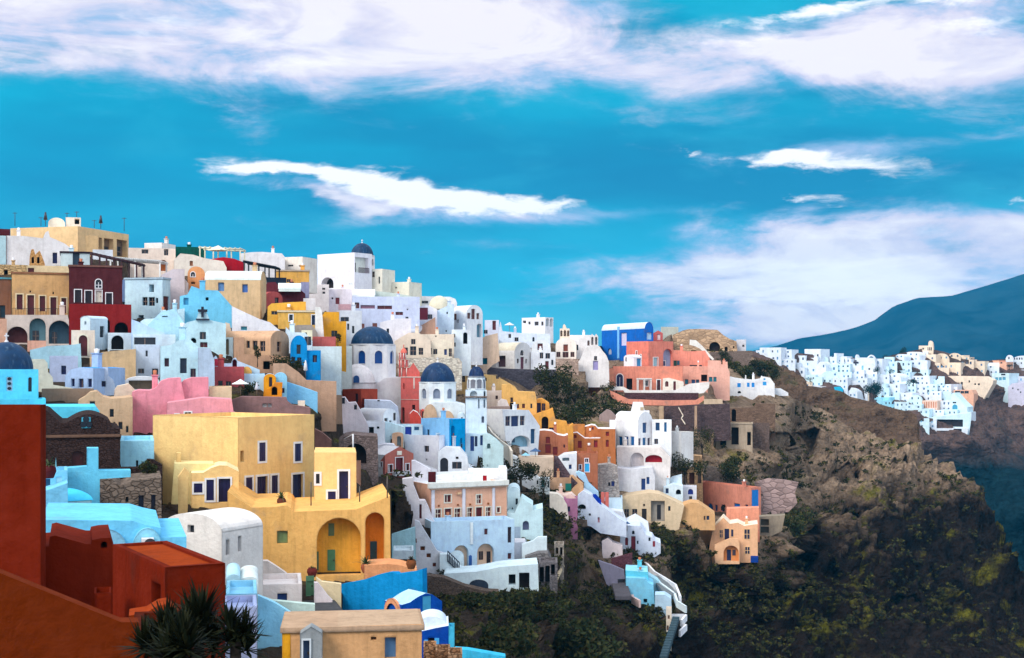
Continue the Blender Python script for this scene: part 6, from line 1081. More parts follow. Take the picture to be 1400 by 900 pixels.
B('stair_ramp', 'pale blue stair ramp sweeping down right below the split house', 'wall', c(170, 206, 236), 940, 1120, 480, 700, poly=[(940, 490), (960, 480), (1010, 500), (1040, 570), (1115, 640), (1120, 690), (1060, 690), (1000, 640), (1005, 560), (960, 520)], D=216, d=3, fd=0)
B('tan_bastion', 'tan rounded bastion wall with a flat terrace of blue parasols', 'wall', c(206, 182, 160), 490, 772, 368, 620, poly=[(500, 640), (498, 365), (640, 372), (770, 368), (765, 500), (745, 640)], D=212, d=6)
B('white_parapet', 'white snaking parapet wall at the left of the tan bastion', 'wall', c(224, 228, 236), 405, 660, 350, 610, poly=[(410, 480), (405, 440), (420, 380), (450, 350), (490, 365), (505, 400), (500, 460), (560, 485), (640, 505), (655, 520), (655, 610), (600, 570), (520, 530), (450, 490)], D=209, d=2, ops=[(640, 545, 652, 576, 'w')], fd=1)
B('white_parapet', 'long white path wall running from the bell tower to the bastion', 'wall', c(222, 222, 230), 230, 430, 330, 460, poly=[(230, 370), (225, 330), (300, 335), (400, 360), (425, 385), (415, 440), (390, 445), (350, 400)], D=199, d=2, fd=1)
B('white_house', 'tiny white house with teal door below the tan bastion', 'house', c(214, 224, 230), 655, 740, 530, 620, ops=[(676, 545, 700, 600, 'd', TEAL), (725, 550, 736, 600, 'w')], D=207, d=3)
B('brown_house', 'tan flat house with a green shutter and a maroon gable wall behind', 'house', c(196, 156, 124), 745, 905, 525, 640, ops=[(860, 568, 906, 626, 's', c(10, 120, 110))], D=210, d=5)
B('gable_wall', 'dark maroon grey triangular gable wall above the green shutter', 'wall', c(96, 80, 86), 765, 990, 360, 620, poly=[(765, 530), (775, 360), (800, 365), (900, 510), (990, 570), (985, 600), (900, 640), (900, 530)], mat=stone(c(98, 82, 88), 1.2), D=214, d=2)
B('brown_parapet', 'tan sloping gable parapet right of the green shutter', 'wall', c(206, 160, 120), 850, 1000, 520, 660, poly=[(850, 650), (910, 620), (960, 570), (900, 510), (920, 510), (1000, 575), (1000, 650)], D=208, d=2)
o = B('cream_house', 'cream and mauve house with a white curved flank below the gable parapet', 'house', c(166, 110, 140), 850, 955, 685, 810, ops=[(880, 746, 896, 786, 'w', NAV)], D=198, d=4)
B('cream_flank', 'cream curved flank wall left of the mauve house', 'wall', c(226, 214, 200), 738, 885, 640, 800, poly=[(740, 700), (738, 645), (800, 650), (840, 680), (875, 740), (888, 800), (830, 770), (790, 720)], D=197, d=3, fd=1)
B('cream_roof', 'cream pink roof block with two maroon hatches above the mauve house', 'house', c(232, 200, 186), 790, 960, 640, 700, poly=[(790, 700), (790, 640), (850, 660), (910, 650), (950, 690), (955, 700)], D=201, d=4)
B('white_slope', 'large white sloping house with a dark arch mouth right of the mauve house', 'house', c(206, 214, 234), 955, 1320, 640, 900, poly=[(955, 820), (955, 660), (1000, 625), (1060, 660), (1110, 720), (1180, 770), (1260, 830), (1330, 870), (1330, 930), (1130, 900), (1060, 850)], ops=[(1040, 800, 1056, 818, 'h'), (1110, 830, 1124, 870, 'w', c(180, 120, 130)), (958, 730, 1018, 768, 'ah')], D=206, d=5, fd=1, hard=4)
B('blue_stair_wall', 'cobalt blue short stair wall on the white sloping house', 'wall', c(10, 50, 150), 1070, 1140, 650, 740, poly=[(1075, 700), (1072, 655), (1095, 655), (1135, 700), (1138, 742)], D=207, d=1, fd=0)
B('rubble_yard', 'pale rubble yard house with a blue door below the orange brown house', 'house', c(170, 164, 164), 1090, 1290, 430, 640, poly=[(1090, 640), (1100, 500), (1110, 430), (1200, 420), (1260, 440), (1290, 640)], mat=stone(c(170, 160, 154), .7), ops=[(1214, 552, 1238, 590, 'w', c(20, 40, 110)), (1190, 560, 1206, 590, 'w')], D=226, d=4)
for i, x in enumerate((1148, 1180)):
    B('red_chair_block', ('left' if i == 0 else 'right') + ' one of two small coral red blocks below the rubble yard', 'block', c(206, 110, 100), x - 14, x + 14, 640, 676, D=214, d=1)
B('grey_vault', 'grey rounded shed with a dark pointed roof beside the white villa', 'shed', c(150, 130, 126), 1120, 1210, 0, 80, poly=[(1115, 90), (1120, 50), (1180, 0), (1210, 10), (1250, 50), (1250, 90)], D=252, d=3)
B('white_house', 'plain white wall house between the orange brown roofs and the white villa', 'house', c(226, 226, 236), 1200, 1250, 85, 160, D=246, d=3)
tf(620, 560)
parasol('dark blue parasol shading the tan bastion terrace', 630, 300, 370, 45, 214, col=c(60, 90, 130))
parasol('pale blue parasol on the tan bastion terrace', 555, 335, 372, 38, 213, col=c(140, 200, 230))
parasol('small dark blue parasol above the white stepped chapel', 1335, 865, 905, 25, 212, col=c(10, 70, 120))
tf(400, 560)
# pale blue church lower storey with the navy doors under the bell tower
tf(620, 560)
B('house', 'pale blue two storey wall with navy doors under the bell tower', 'house', c(196, 216, 234), 92, 262, 185, 330, ops=[(130, 206, 158, 320, 'd', c(20, 60, 130)), (164, 206, 184, 284, 'w', c(20, 40, 80)), (206, 200, 226, 276, 'w', c(20, 50, 110))], D=186, d=5)
B('mint_wall', 'pale mint stair wall with an arched niche right of the navy doors', 'wall', c(190, 214, 216), 225, 385, 190, 330, poly=[(225, 340), (225, 190), (275, 190), (330, 230), (385, 285), (385, 340)], ops=[(258, 262, 284, 302, 'an', c(160, 190, 196))], D=185, d=2)
wallrun('stair_parapet', 'cream thin handrail wall curving down behind the pale mint stair wall', 'wall', [(262, 130, 198), (290, 175, 196), (350, 230, 194), (420, 280, 193), (440, 320, 191)], .6, .3, plaster(CR))
# ================= far village on the next headland
FARLIST = []
LANDM = [((1170, 496), 'the chapel with the black cross'), ((1143, 534), 'the turquoise pool house'), ((1266, 480), 'the cream far church tower'), ((1270, 553), 'the striped balcony house'), ((1116, 485), 'the large white skyline cube'), ((1060, 485), 'the leftmost far house'), ((1385, 490), 'the rightmost domed row'), ((1290, 590), 'the open black arcade'), ((1320, 520), 'the cream rampart')]
CNAME = {}
def fh(x0, x1, y0, y1, col=WH, roof='flat', ops=None, label=None, cname='white', cat='house', name='house', D=None, R_=None, L_=None, rise=0, nw=None, poly=None, lip=None):
    a = Q(x0, y0); b = Q(x1, y1); cx = (a[0] + b[0]) / 2; cy = (a[1] + b[1]) / 2
    d = D or fdepth(cx, b[1]); rr = random.Random(int(cx * 7 + cy * 13)); w = b[0] - a[0]; h = b[1] - a[1]
    if ops is None:
        ops = []; n = nw if nw is not None else max(1, int(w / 5.5)); rows = 1 if h < 11 else 2
        for r_ in range(rows):
            for k in range(n):
                if rr.random() < .22: continue
                wx = (x1 - x0) / n; ww = min(wx * .42, 2.3 * TF[2]) * rr.uniform(.7, 1.1); hh = min((y1 - y0) / rows * .42, 3.4 * TF[2]) * rr.uniform(.7, 1.1)
                xx = x0 + wx * (k + .5) + rr.uniform(-.12, .12) * wx; yy = y0 + (y1 - y0) * (r_ + .56) / rows
                ops.append((xx - ww / 2, yy - hh / 2, xx + ww / 2, yy + hh / 2, rr.choice(['w', 'w', 'aw', 'd']), rr.choice([c(70, 100, 140), c(80, 130, 170), c(50, 70, 100), c(70, 80, 100), c(110, 160, 190)])))
    if label is None:
        y1 += (y1 - y0) * .35; gx_ = (x1 - x0) * .05; x0 -= gx_; x1 += gx_
        k, (lp, ln) = min(enumerate(LANDM), key=lambda q: math.hypot(q[1][0][0] - cx, (q[1][0][1] - cy) * 1.3)); dx, dy = cx - lp[0], cy - lp[1]
        dist = 'just ' if math.hypot(dx, dy) < 16 else ('well ' if math.hypot(dx, dy) > 38 else '')
        if abs(dx) > 2.2 * abs(dy): pos = 'right of' if dx > 0 else 'left of'
        elif abs(dy) > 2.2 * abs(dx): pos = 'below' if dy > 0 else 'above'
        else: pos = ('lower right of' if dx > 0 else 'lower left of') if dy > 0 else ('upper right of' if dx > 0 else 'upper left of')
        sz = 'long low' if w > 2.6 * h else ('tall' if h > w * 1.05 else ('tiny' if w < 11 else ('broad' if w > 26 else 'small')))
        nwd = len(ops)
        label = f"{sz} {cname} {'vaulted ' if roof != 'flat' else ''}far house {dist}{pos} {ln}"
        base = label; k = 1
        ord_ = ['second', 'third', 'fourth', 'fifth', 'sixth', 'seventh', 'eighth', 'ninth', 'tenth']
        while label in USED: label = base.replace(' far house', f' far house, {ord_[k - 1]} one,'); k += 1
    USED[label] = 1; FARLIST.append((Q(x0, y0), Q(x1, y1)))
    if poly is None and roof == 'flat' and rr.random() < .45:
        s1 = rr.uniform(.12, .3) * (y1 - y0) * rr.choice([1, -1]); xm = x0 + (x1 - x0) * rr.uniform(.3, .7)
        poly = [(x0, y1), (x0, y0 + max(s1, 0)), (xm, y0 + max(s1, 0)), (xm + .01, y0 + max(-s1, 0)), (x1, y0 + max(-s1, 0)), (x1, y1)]
    if roof == 'vault' and not rise: rise = (y1 - y0) * .38
    if roof == 'x' and not rise: rise = (y1 - y0) * .25
    if roof == 'x': y0 += rise * .7
    o = B(name, label, cat, col, x0, x1, y0, y1, ops=ops, D=d, roof=roof, rise=rise, R_=R_, L_=L_, d=rr.uniform(9, 15), fd=9, group='houses of the far white village', poly=poly, fr=None, lip=lip, a=None if (R_ or L_) else rr.uniform(-4, 26) )
    return o
V = c(214, 222, 238); VB = c(200, 224, 242); VC = c(150, 208, 230); VR = c(226, 206, 184); VP = c(224, 170, 142)
tf(1030, 450, 7.5)
for a in ((75, 275, 190, 330), (270, 388, 210, 300), (30, 115, 218, 275), (225, 420, 308, 400), (390, 530, 272, 330), (785, 850, 248, 360), (850, 925, 290, 355)): fh(*a, V)
fh(525, 690, 205, 320, V, R_=782, label='large white far skyline cube standing highest before the blue mountain', ops=[(652, 258, 668, 290, 'w'), (600, 262, 612, 286, 'w')])
for a, cc, nm, rf in (((530, 650, 325, 450), V, 'white', 'flat'), ((650, 740, 335, 500), V, 'white', 'vault'), ((400, 520, 345, 470), V, 'white', 'flat'), ((740, 860, 362, 440), VB, 'pale blue', 'flat'), ((860, 985, 355, 450), VB, 'pale blue', 'flat'), ((700, 860, 430, 560), VB, 'pale blue', 'vault'), ((860, 1000, 440, 520), VB, 'pale blue', 'flat'), ((1240, 1320, 305, 440), V, 'white', 'flat'), ((1310, 1388, 330, 470), VB, 'pale blue', 'flat'), ((520, 600, 540, 610), VR, 'cream', 'flat'), ((540, 700, 470, 590), VB, 'pale blue', 'flat'), ((600, 740, 575, 635), V, 'white', 'flat'), ((820, 960, 500, 620), V, 'white', 'flat'), ((960, 1160, 505, 620), V, 'white', 'flat'), ((930, 1060, 600, 700), V, 'white', 'vault'), ((1060, 1180, 600, 690), VR, 'cream', 'flat'), ((1120, 1260, 440, 560), V, 'white', 'x'), ((1260, 1388, 470, 590), V, 'white', 'flat'), ((1320, 1388, 560, 690), VB, 'pale blue', 'flat'), ((1220, 1388, 700, 780), VC, 'cyan', 'flat'), ((1000, 1130, 420, 520), V, 'white', 'flat')):
    fh(*a, cc, rf, cname=nm)
fh(740, 920, 600, 660, c(40, 170, 206), label='turquoise walled pool house at the edge of the brown ridge', ops=[], poly=[(740, 660), (745, 600), (880, 590), (915, 620), (920, 650), (860, 665)])
o = fh(975, 1250, 295, 470, V, label='white far chapel with a large black cross on its wall', name='chapel', cat='chapel', ops=[(1250 - 140, 375, 1130, 440, 'd', c(120, 180, 200)), (1180, 400, 1196, 420, 'w')], poly=[(975, 470), (975, 345), (1040, 340), (1045, 275), (1055, 262), (1066, 275), (1070, 292), (1240, 295), (1250, 340), (1250, 470)])
m = MB(); a = fpt(o, 1044, 318); b = fpt(o, 1058, 372); m.box(a[0], -.35, b[2], b[0], -.1, a[2]); a = fpt(o, 1025, 336); b = fpt(o, 1078, 352); m.box(a[0], -.36, b[2], b[0], -.09, a[2]); m.obj('cross', paint(c(30, 20, 40)), o)
m = MB()
for k in range(14):
    a = math.pi * k / 14; b = math.pi * (k + 1) / 14
    p, q = [PT(*Q(1210 - 40 * math.cos(t), 325 - 52 * math.sin(t)), 758) for t in (a, b)]; p0 = PT(*Q(1210, 325), 758); m.tube(p - p0, q - p0, .5)
ob = m.obj('arch', paint(V), None); ob.location = p0; tagit(ob, 'thin white open arch above the chapel with the black cross', 'arch')
tf(1190, 450, 5.625)
o = fh(372, 486, 128, 200, VR, label='cream far church with a round bell tower on the highest roof', name='church', cat='church', ops=[(400, 145, 412, 158, 'w'), (440, 140, 446, 165, 'w'), (452, 140, 460, 165, 'w'), (464, 140, 472, 165, 'w')], poly=[(372, 200), (372, 128), (445, 128), (447, 100), (455, 90), (468, 90), (478, 102), (482, 130), (486, 200)])
L2 = [((258, 372, 175, 245), V, 'white', 'vault'), ((490, 600, 188, 300), VR, 'cream', 'vault'), ((600, 690, 185, 262), VR, 'cream', 'vault'), ((420, 500, 195, 300), VR, 'cream', 'flat'), ((500, 600, 262, 360), VR, 'cream', 'flat'), ((600, 690, 258, 360), VR, 'cream', 'flat'), ((690, 790, 235, 330), VR, 'cream', 'flat'), ((790, 875, 248, 345), VR, 'cream', 'flat'), ((870, 985, 268, 350), V, 'white', 'x'), ((1070, 1180, 365, 450), c(196, 200, 216), 'lilac', 'flat'),
 ((80, 200, 250, 345), VB, 'pale blue', 'flat'), ((200, 312, 245, 340), VB, 'pale blue', 'flat'), ((312, 432, 240, 330), V, 'white', 'flat'), ((200, 300, 318, 372), VB, 'pale blue', 'flat'), ((330, 440, 312, 372), VB, 'pale blue', 'flat'), ((320, 450, 360, 432), V, 'white', 'flat'), ((450, 565, 365, 440), VB, 'pale blue', 'flat'), ((420, 510, 425, 490), VB, 'pale blue', 'flat'), ((510, 615, 425, 490), V, 'white', 'flat'), ((0, 110, 345, 410), VB, 'pale blue', 'vault'), ((100, 230, 340, 420), V, 'white', 'vault'),
 ((90, 220, 420, 500), V, 'white', 'flat'), ((220, 345, 410, 490), VB, 'pale blue', 'x'), ((345, 430, 440, 510), V, 'white', 'flat'), ((430, 540, 480, 550), V, 'white', 'flat'), ((540, 640, 480, 560), VB, 'pale blue', 'vault'), ((110, 220, 490, 560), VB, 'pale blue', 'flat'), ((215, 320, 490, 570), V, 'white', 'flat'), ((300, 390, 510, 590), VB, 'pale blue', 'vault'), ((30, 130, 530, 600), VC, 'cyan', 'flat'), ((100, 200, 550, 622), VC, 'cyan', 'flat'), ((190, 290, 560, 640), VB, 'pale blue', 'flat'), ((285, 388, 580, 650), VB, 'pale blue', 'flat'), ((515, 622, 550, 628), V, 'white', 'vault'), ((370, 450, 615, 700), VB, 'pale blue', 'flat'), ((450, 560, 615, 690), V, 'white', 'flat'), ((560, 660, 620, 700), VB, 'pale blue', 'flat'), ((378, 450, 690, 765), VB, 'pale blue', 'flat'), ((450, 505, 695, 762), V, 'white', 'flat'), ((640, 770, 640, 700), V, 'white', 'flat')]
for a, cc, nm, rf in L2: fh(*a, cc, rf, cname=nm)
fh(385, 452, 275, 310, VP, label='small orange walled far house below the white vault of the cream church', ops=[])
fh(385, 515, 552, 618, c(224, 190, 170), label='peach striped balcony house in the middle of the far white terraces', ops=[(392 + 18 * k, 560, 400 + 18 * k, 606, 'w', c(200, 120, 84)) for k in range(7)], poly=[(385, 618), (385, 552), (515, 552), (515, 618)])
o = fh(620, 748, 545, 690, VB, label='white far house with a big round window and a slanted roof edge', ops=[(630, 580, 670, 618, 'aw', c(60, 140, 170)), (632, 560, 660, 572, 'w')], poly=[(620, 690), (620, 500), (640, 490), (700, 560), (745, 600), (748, 690)])
fh(372, 775, 690, 780, VB, label='broad white far terrace house with a black shadowed verandah', ops=[(500, 696, 712, 752, 'h'), (390, 735, 400, 755, 'w'), (408, 735, 418, 755, 'w'), (430, 735, 440, 755, 'w'), (446, 735, 456, 755, 'w'), (468, 735, 492, 755, 'w')], poly=[(372, 775), (372, 690), (770, 645), (778, 660), (750, 765)])
fh(455, 715, 765, 842, V, label='open black arcade with white posts at the foot of the far village', ops=[(462, 800, 500, 838, 'h'), (508, 782, 612, 836, 'h'), (640, 768, 702, 800, 'h'), (650, 806, 700, 832, 'h')], poly=[(455, 842), (455, 765), (755, 762), (715, 842)])
fh(560, 945, 362, 455, VR, label='wide cream far rampart with small dark holes below the cream houses', cat='wall', name='rampart', ops=[(668, 412, 684, 430, 'h'), (694, 408, 710, 430, 'h'), (755, 395, 766, 412, 'h'), (798, 418, 812, 430, 'h'), (826, 418, 842, 432, 'h'), (620, 385, 628, 396, 'h')], poly=[(560, 360), (880, 365), (945, 395), (940, 425), (850, 455), (660, 450), (600, 420)])
fh(935, 1068, 340, 445, VB, label='pale blue far house with a glazed gallery right of the cream rampart', ops=[(960, 372, 982, 394, 'w', c(80, 150, 180)), (988, 372, 1010, 394, 'w', c(80, 150, 180)), (1016, 370, 1040, 392, 'w', c(80, 150, 180)), (1004, 344, 1038, 356, 'w')])
fh(935, 1048, 242, 306, VP, label='peach far house low left of the rightmost white domed row', ops=[(958, 260, 970, 270, 'w'), (1000, 254, 1014, 266, 'w')])
fh(1040, 1100, 200, 292, V, 'vault', label='white far house with a round dome at the right skyline', ops=[(1060, 215, 1070, 232, 'w'), (1102, 256, 1112, 268, 'w')])
fh(1095, 1260, 205, 290, V, 'vault', label='rightmost far domed row with six small windows', ops=[(1104, 220, 1114, 236, 'w'), (1122, 220, 1132, 236, 'w'), (1142, 220, 1152, 236, 'w'), (1160, 220, 1170, 236, 'w'), (1110, 256, 1122, 268, 'w'), (1156, 256, 1166, 268, 'w')], rise=30)
fh(640, 795, 470, 558, VP, label='peach far house with a dark glazed strip beneath the cream rampart', ops=[(650, 476, 690, 496, 'w'), (694, 476, 720, 496, 'w'), (724, 476, 756, 496, 'w')], poly=[(680, 558), (680, 500), (640, 498), (640, 470), (780, 470), (795, 500), (790, 555)])
fh(1145, 1260, 312, 334, V, label='white far wall strip cut by the right edge of the photo', ops=[])
fh(1060, 1260, 430, 520, c(200, 196, 214), label='lilac stepped far houses cut by the right edge of the photo', ops=[(1090, 450, 1100, 462, 'w'), (1130, 460, 1140, 472, 'w'), (1150, 480, 1160, 492, 'w')], poly=[(1060, 520), (1060, 445), (1090, 420), (1260, 400), (1260, 540), (1180, 520), (1120, 480)])

VPOLY = [(1062, 489), (1235, 490), (1262, 484), (1300, 486), (1352, 500), (1352, 510), (1300, 515), (1310, 540), (1320, 562), (1322, 588), (1262, 588), (1252, 560), (1205, 549), (1172, 540), (1150, 534), (1100, 524), (1078, 505)]
tf(0, 0, 1.0); rf_ = random.Random(5)
for gy_ in range(486, 590, 6):
    for gx_ in range(1062, 1352, 8):
        x = gx_ + rf_.uniform(-2, 2); y = gy_ + rf_.uniform(-1.5, 1.5)
        if not inside((x, y), VPOLY) or any(a[0] - 1 < x < b[0] + 1 and a[1] - .5 < y < b[1] - 1 for a, b in FARLIST): continue
        w_ = rf_.uniform(4.5, 7.5); h_ = rf_.uniform(4, 6.5); cc, nm = (VR, 'cream') if (x > 1262 and y < 520) else rf_.choice([(V, 'white'), (V, 'white'), (VB, 'pale blue')])
        fh(x - w_, x + w_, y - h_, y + h_ * .7, cc, rf_.choice(['flat', 'flat', 'vault']), cname=nm)
# ================= terrain
def lerp_prof(pts, x):
    if x <= pts[0][0]: return pts[0][1:]
    for a, b in zip(pts, pts[1:]):
        if x <= b[0]:
            t = (x - a[0]) / (b[0] - a[0]); return tuple(p + (q - p) * t for p, q in zip(a[1:], b[1:]))
    return pts[-1][1:]
TOP = [(-300, 345), (0, 350), (90, 350), (180, 352), (330, 372), (430, 392), (520, 425), (570, 430), (660, 462), (720, 466), (800, 474), (900, 470), (915, 458), (940, 454), (975, 456), (990, 468), (1020, 482), (1045, 500), (1060, 528), (1085, 545), (1130, 562), (1165, 585), (1205, 598), (1240, 612), (1285, 632), (1318, 648), (1334, 662), (1346, 690), (1362, 715), (1378, 748), (1400, 800), (1450, 900), (1500, 990), (1540, 1060)]
def gss(x, y, cx, cy, sx, sy): return math.exp(-((x - cx) / sx) ** 2 - ((y - cy) / sy) ** 2)
CAVES = [(1066, 604, 15, 12, 12), (1103, 602, 14, 11, 11), (1157, 644, 20, 10, 12), (1228, 643, 11, 8, 9), (1162, 705, 13, 9, 9), (1258, 768, 20, 11, 10), (1280, 778, 10, 5, 4), (1090, 770, 18, 12, 5), (760, 715, 7, 14, 3), (800, 732, 6, 10, 3), (1140, 790, 16, 9, 5), (990, 800, 20, 8, 5), (560, 725, 10, 20, 5), (528, 690, 12, 22, 4), (440, 585, 10, 12, 4), (1240, 820, 22, 10, 5)]
def ridged(p, octv=5):
    s = 0; a = 1; f = 1; t = 0
    for k in range(octv):
        s += a * (1 - abs(noise.noise(p * f) * 2)); t += a; a *= .55; f *= 2.1
    return s / t
def grid_mesh(name, P, nx, ny, mat, label=None, cat=None, kind='structure'):
    f = []
    for j in range(ny - 1):
        for i in range(nx - 1):
            a = j * nx + i; f.append((a, a + nx, a + nx + 1, a + 1))
    me = bpy.data.meshes.new(name); me.from_pydata([tuple(p) for p in P], [], f); me.update()
    me.polygons.foreach_set('use_smooth', [True] * len(f)); me.materials.append(mat)
    o = bpy.data.objects.new(name, me); COL.objects.link(o); o['kind'] = kind; return o
def rock_mat(name, upper, upper2, lower, zsplit, zw, green, greenamt=.5, sc=1.0):
    m, t, b = nt(name); L = t.links.new
    g = N(t, 'ShaderNodeNewGeometry'); sx = N(t, 'ShaderNodeSeparateXYZ'); L(g.outputs['Position'], sx.inputs[0])
    def nz(scale, det=8.0, rough=.62, src=None):
        n = N(t, 'ShaderNodeTexNoise', i_Scale=scale * sc, i_Detail=det, i_Roughness=rough); L(src or g.outputs['Position'], n.inputs['Vector']); return n.outputs[0]
    n1 = nz(.06); n2 = nz(.35); n3 = nz(1.6); n4 = nz(.09, 6, .7); n6 = nz(5.0, 5, .6)
    vo = N(t, 'ShaderNodeTexVoronoi', feature='DISTANCE_TO_EDGE', i_Scale=.42 * sc); wp = mixc(t, .35, g.outputs['Position'], g.outputs['Position']); nzc = N(t, 'ShaderNodeTexNoise', i_Scale=.5 * sc, i_Detail=5.0); L(g.outputs['Position'], nzc.inputs['Vector']); wp = mixc(t, 1.0, g.outputs['Position'], nzc.outputs['Color'], 'ADD'); mpv = N(t, 'ShaderNodeMapping'); mpv.inputs['Scale'].default_value = (1, 1, 1.6); L(wp, mpv.inputs['Vector']); L(mpv.outputs[0], vo.inputs['Vector'])
    mp = N(t, 'ShaderNodeMapping'); mp.inputs['Scale'].default_value = (.05, .05, .7); L(g.outputs['Position'], mp.inputs['Vector']); n5 = nz(1.0 / sc, 6, .6, mp.outputs[0])
    a = mixc(t, ramp(t, n2, [(.3, 0.0), (.7, 1.0)]), upper, upper2)
    a = mixc(t, ramp(t, n5, [(.45, 0.0), (.62, .55)]), a, tuple(x * .5 for x in upper))
    a = mixc(t, ramp(t, n3, [(.35, .6), (.6, 0.0)]), a, tuple(x * .35 for x in upper))
    a = mixc(t, ramp(t, n6, [(.35, .45), (.55, 0.0)]), a, tuple(x * .4 for x in upper))
    a = mixc(t, ramp(t, n4, [(.34, .5), (.46, 0.0)]), a, tuple(x * .42 for x in upper2))
    zz = N(t, 'ShaderNodeMath', operation='MULTIPLY_ADD'); L(n1, zz.inputs[0]); zz.inputs[1].default_value = 30.0; L(sx.outputs[2], zz.inputs[2])
    mr = N(t, 'ShaderNodeMapRange'); mr.inputs[1].default_value = zsplit + 15 + zw; mr.inputs[2].default_value = zsplit + 15 - zw; L(zz.outputs[0], mr.inputs[0])
    lo = mixc(t, ramp(t, n2, [(.35, 0.0), (.75, 1.0)]), lower, tuple(x * 3.4 for x in lower))
    ny_ = N(t, 'ShaderNodeMapRange'); L(sx.outputs[1], ny_.inputs[0]); ny_.inputs[1].default_value = 225; ny_.inputs[2].default_value = 185; ny_.inputs[4].default_value = .85 if zsplit > -40 else 0
    mx_ = N(t, 'ShaderNodeMath', operation='MAXIMUM'); L(mr.outputs[0], mx_.inputs[0]); L(ny_.outputs[0], mx_.inputs[1])
    a = mixc(t, mx_.outputs[0], a, lo)
    sn = N(t, 'ShaderNodeSeparateXYZ'); L(g.outputs['Normal'], sn.inputs[0])
    gm = N(t, 'ShaderNodeMath', operation='MULTIPLY'); L(ramp(t, n4, [(.54, 0.0), (.64, 1.0)]), gm.inputs[0]); L(ramp(t, sn.outputs[2], [(.3, 0.0), (.7, greenamt)]), gm.inputs[1])
    gc = mixc(t, ramp(t, n3, [(.35, 0.0), (.65, 1.0)]), tuple(x * .45 for x in green), green)
    a = mixc(t, gm.outputs[0], a, gc)
    L(a, b.inputs['Base Color']); b.inputs['Roughness'].default_value = .97; b.inputs['Specular IOR Level'].default_value = .03
    bp = N(t, 'ShaderNodeBump', i_Strength=.9, i_Distance=.5); L(n3, bp.inputs['Height'])
    bp2 = N(t, 'ShaderNodeBump', i_Strength=1.0, i_Distance=2.6); L(n2, bp2.inputs['Height']); bp3 = N(t, 'ShaderNodeBump', i_Strength=.9, i_Distance=.9); L(ramp(t, vo.outputs[0], [(0.0, 0.0), (.3, 1.0)]), bp3.inputs['Height']); L(bp3.outputs[0], bp2.inputs['Normal']); L(bp2.outputs[0], bp.inputs['Normal']); L(bp.outputs[0], b.inputs['Normal'])
    return m
NX, NY, NB = 740, 300, 10
xs = np.linspace(-320, 1540, NX)
Pg = np.zeros((NY, NX, 3)); PXY = np.zeros((NY, NX, 2))
for i, x in enumerate(xs):
    top = lerp_prof(TOP, x)[0]; t = np.linspace(0, 1, NY) ** 1.05; ys = top + (1060 - top) * t
    if 1060 - top < 8: ys = np.linspace(top, top + 8, NY)
    PXY[:, i, 0] = x; PXY[:, i, 1] = ys
D0 = depth(PXY[..., 0].ravel(), PXY[..., 1].ravel()).reshape(NY, NX)
D0 = np.clip(D0, 20, 640)
# fit the ground to what stands on it
_b = np.array(BASE); _r = np.log(_b[:, 2]) - np.log(depth(_b[:, 0], _b[:, 1])); _r = np.clip(_r, -.25, .25)
num = np.zeros_like(D0); den = np.full_like(D0, .18)
for (bx, by, bd, bh), r in zip(_b, _r):
    wgt = np.exp(-((PXY[..., 0] - bx) / 16) ** 2 - ((PXY[..., 1] - by - 2) / 13) ** 2); wgt *= bh; num += wgt * r; den += wgt
D0 = D0 * np.exp(num / den)
for j in range(NY - 1): D0[j + 1] = np.minimum(D0[j + 1], D0[j] - .01)
D1 = D0.copy()
for pg, so_, sn_ in SIL:
    kk = so_[0] * sn_[0] + so_[1] * sn_[1]
    a_ = np.array(pg); mx, my = a_.max(0); mn_, ny_ = a_.min(0)
    i0, i1 = np.searchsorted(xs, mn_ - 1), np.searchsorted(xs, mx + 1)
    for i in range(max(0, i0), min(NX, i1)):
        col = PXY[:, i, 1]; j0, j1 = np.searchsorted(col, ny_), np.searchsorted(col, my - .7)
        dh = kk / ((xs[i] - 700) / F * sn_[0] + sn_[1]) + .4
        if not 20 < dh < 460: continue
        for j in range(j0, min(j1, NY)):
            if D1[j, i] < dh and inside((PXY[j, i, 0], PXY[j, i, 1]), pg): D1[j, i] = dh
D0 = D1

for j in range(NY - 2, -1, -1): D0[j] = np.maximum(D0[j], D0[j + 1] + .02)
Pg[..., 0] = (PXY[..., 0] - 700) / F * D0; Pg[..., 1] = D0; Pg[..., 2] = (HZ - PXY[..., 1]) / F * D0
dx = np.gradient(Pg, axis=1); dy = np.gradient(Pg, axis=0); Nn = np.cross(dx, dy); Nn /= np.linalg.norm(Nn, axis=2, keepdims=True) + 1e-9
Nn *= np.where((Nn[..., 1:2] > 0) & (Nn[..., 2:3] < .1), -1, 1); Nn *= np.where(Nn[..., 2:3] < 0, -1, 1)
def wild(x, y):
    w = 1.5 * gss(x, y, 1180, 640, 130, 60) + 1.6 * gss(x, y, 1150, 760, 190, 90) + 1.3 * gss(x, y, 960, 880, 260, 55) + .9 * gss(x, y, 730, 870, 130, 45) + 1.4 * gss(x, y, 1330, 780, 90, 120) + .5 * gss(x, y, 740, 690, 40, 30) + .35 * gss(x, y, 920, 640, 40, 30) + .5 * gss(x, y, 1040, 470, 40, 25)
    return min(w, 1.5)
BBX = np.array([(min(p[0] for p in g_[0]), min(p[1] for p in g_[0]), max(p[0] for p in g_[0]), max(p[1] for p in g_[0])) for g_ in SIL])
def calm(x, y):
    ddx = np.maximum(np.maximum(BBX[:, 0] - x, x - BBX[:, 2]), 0); ddy = np.maximum(np.maximum(BBX[:, 1] + 4 - y, y - BBX[:, 3]), 0); d = np.hypot(ddx, ddy).min(); return min(1, max(0, (d - 3) / 22))
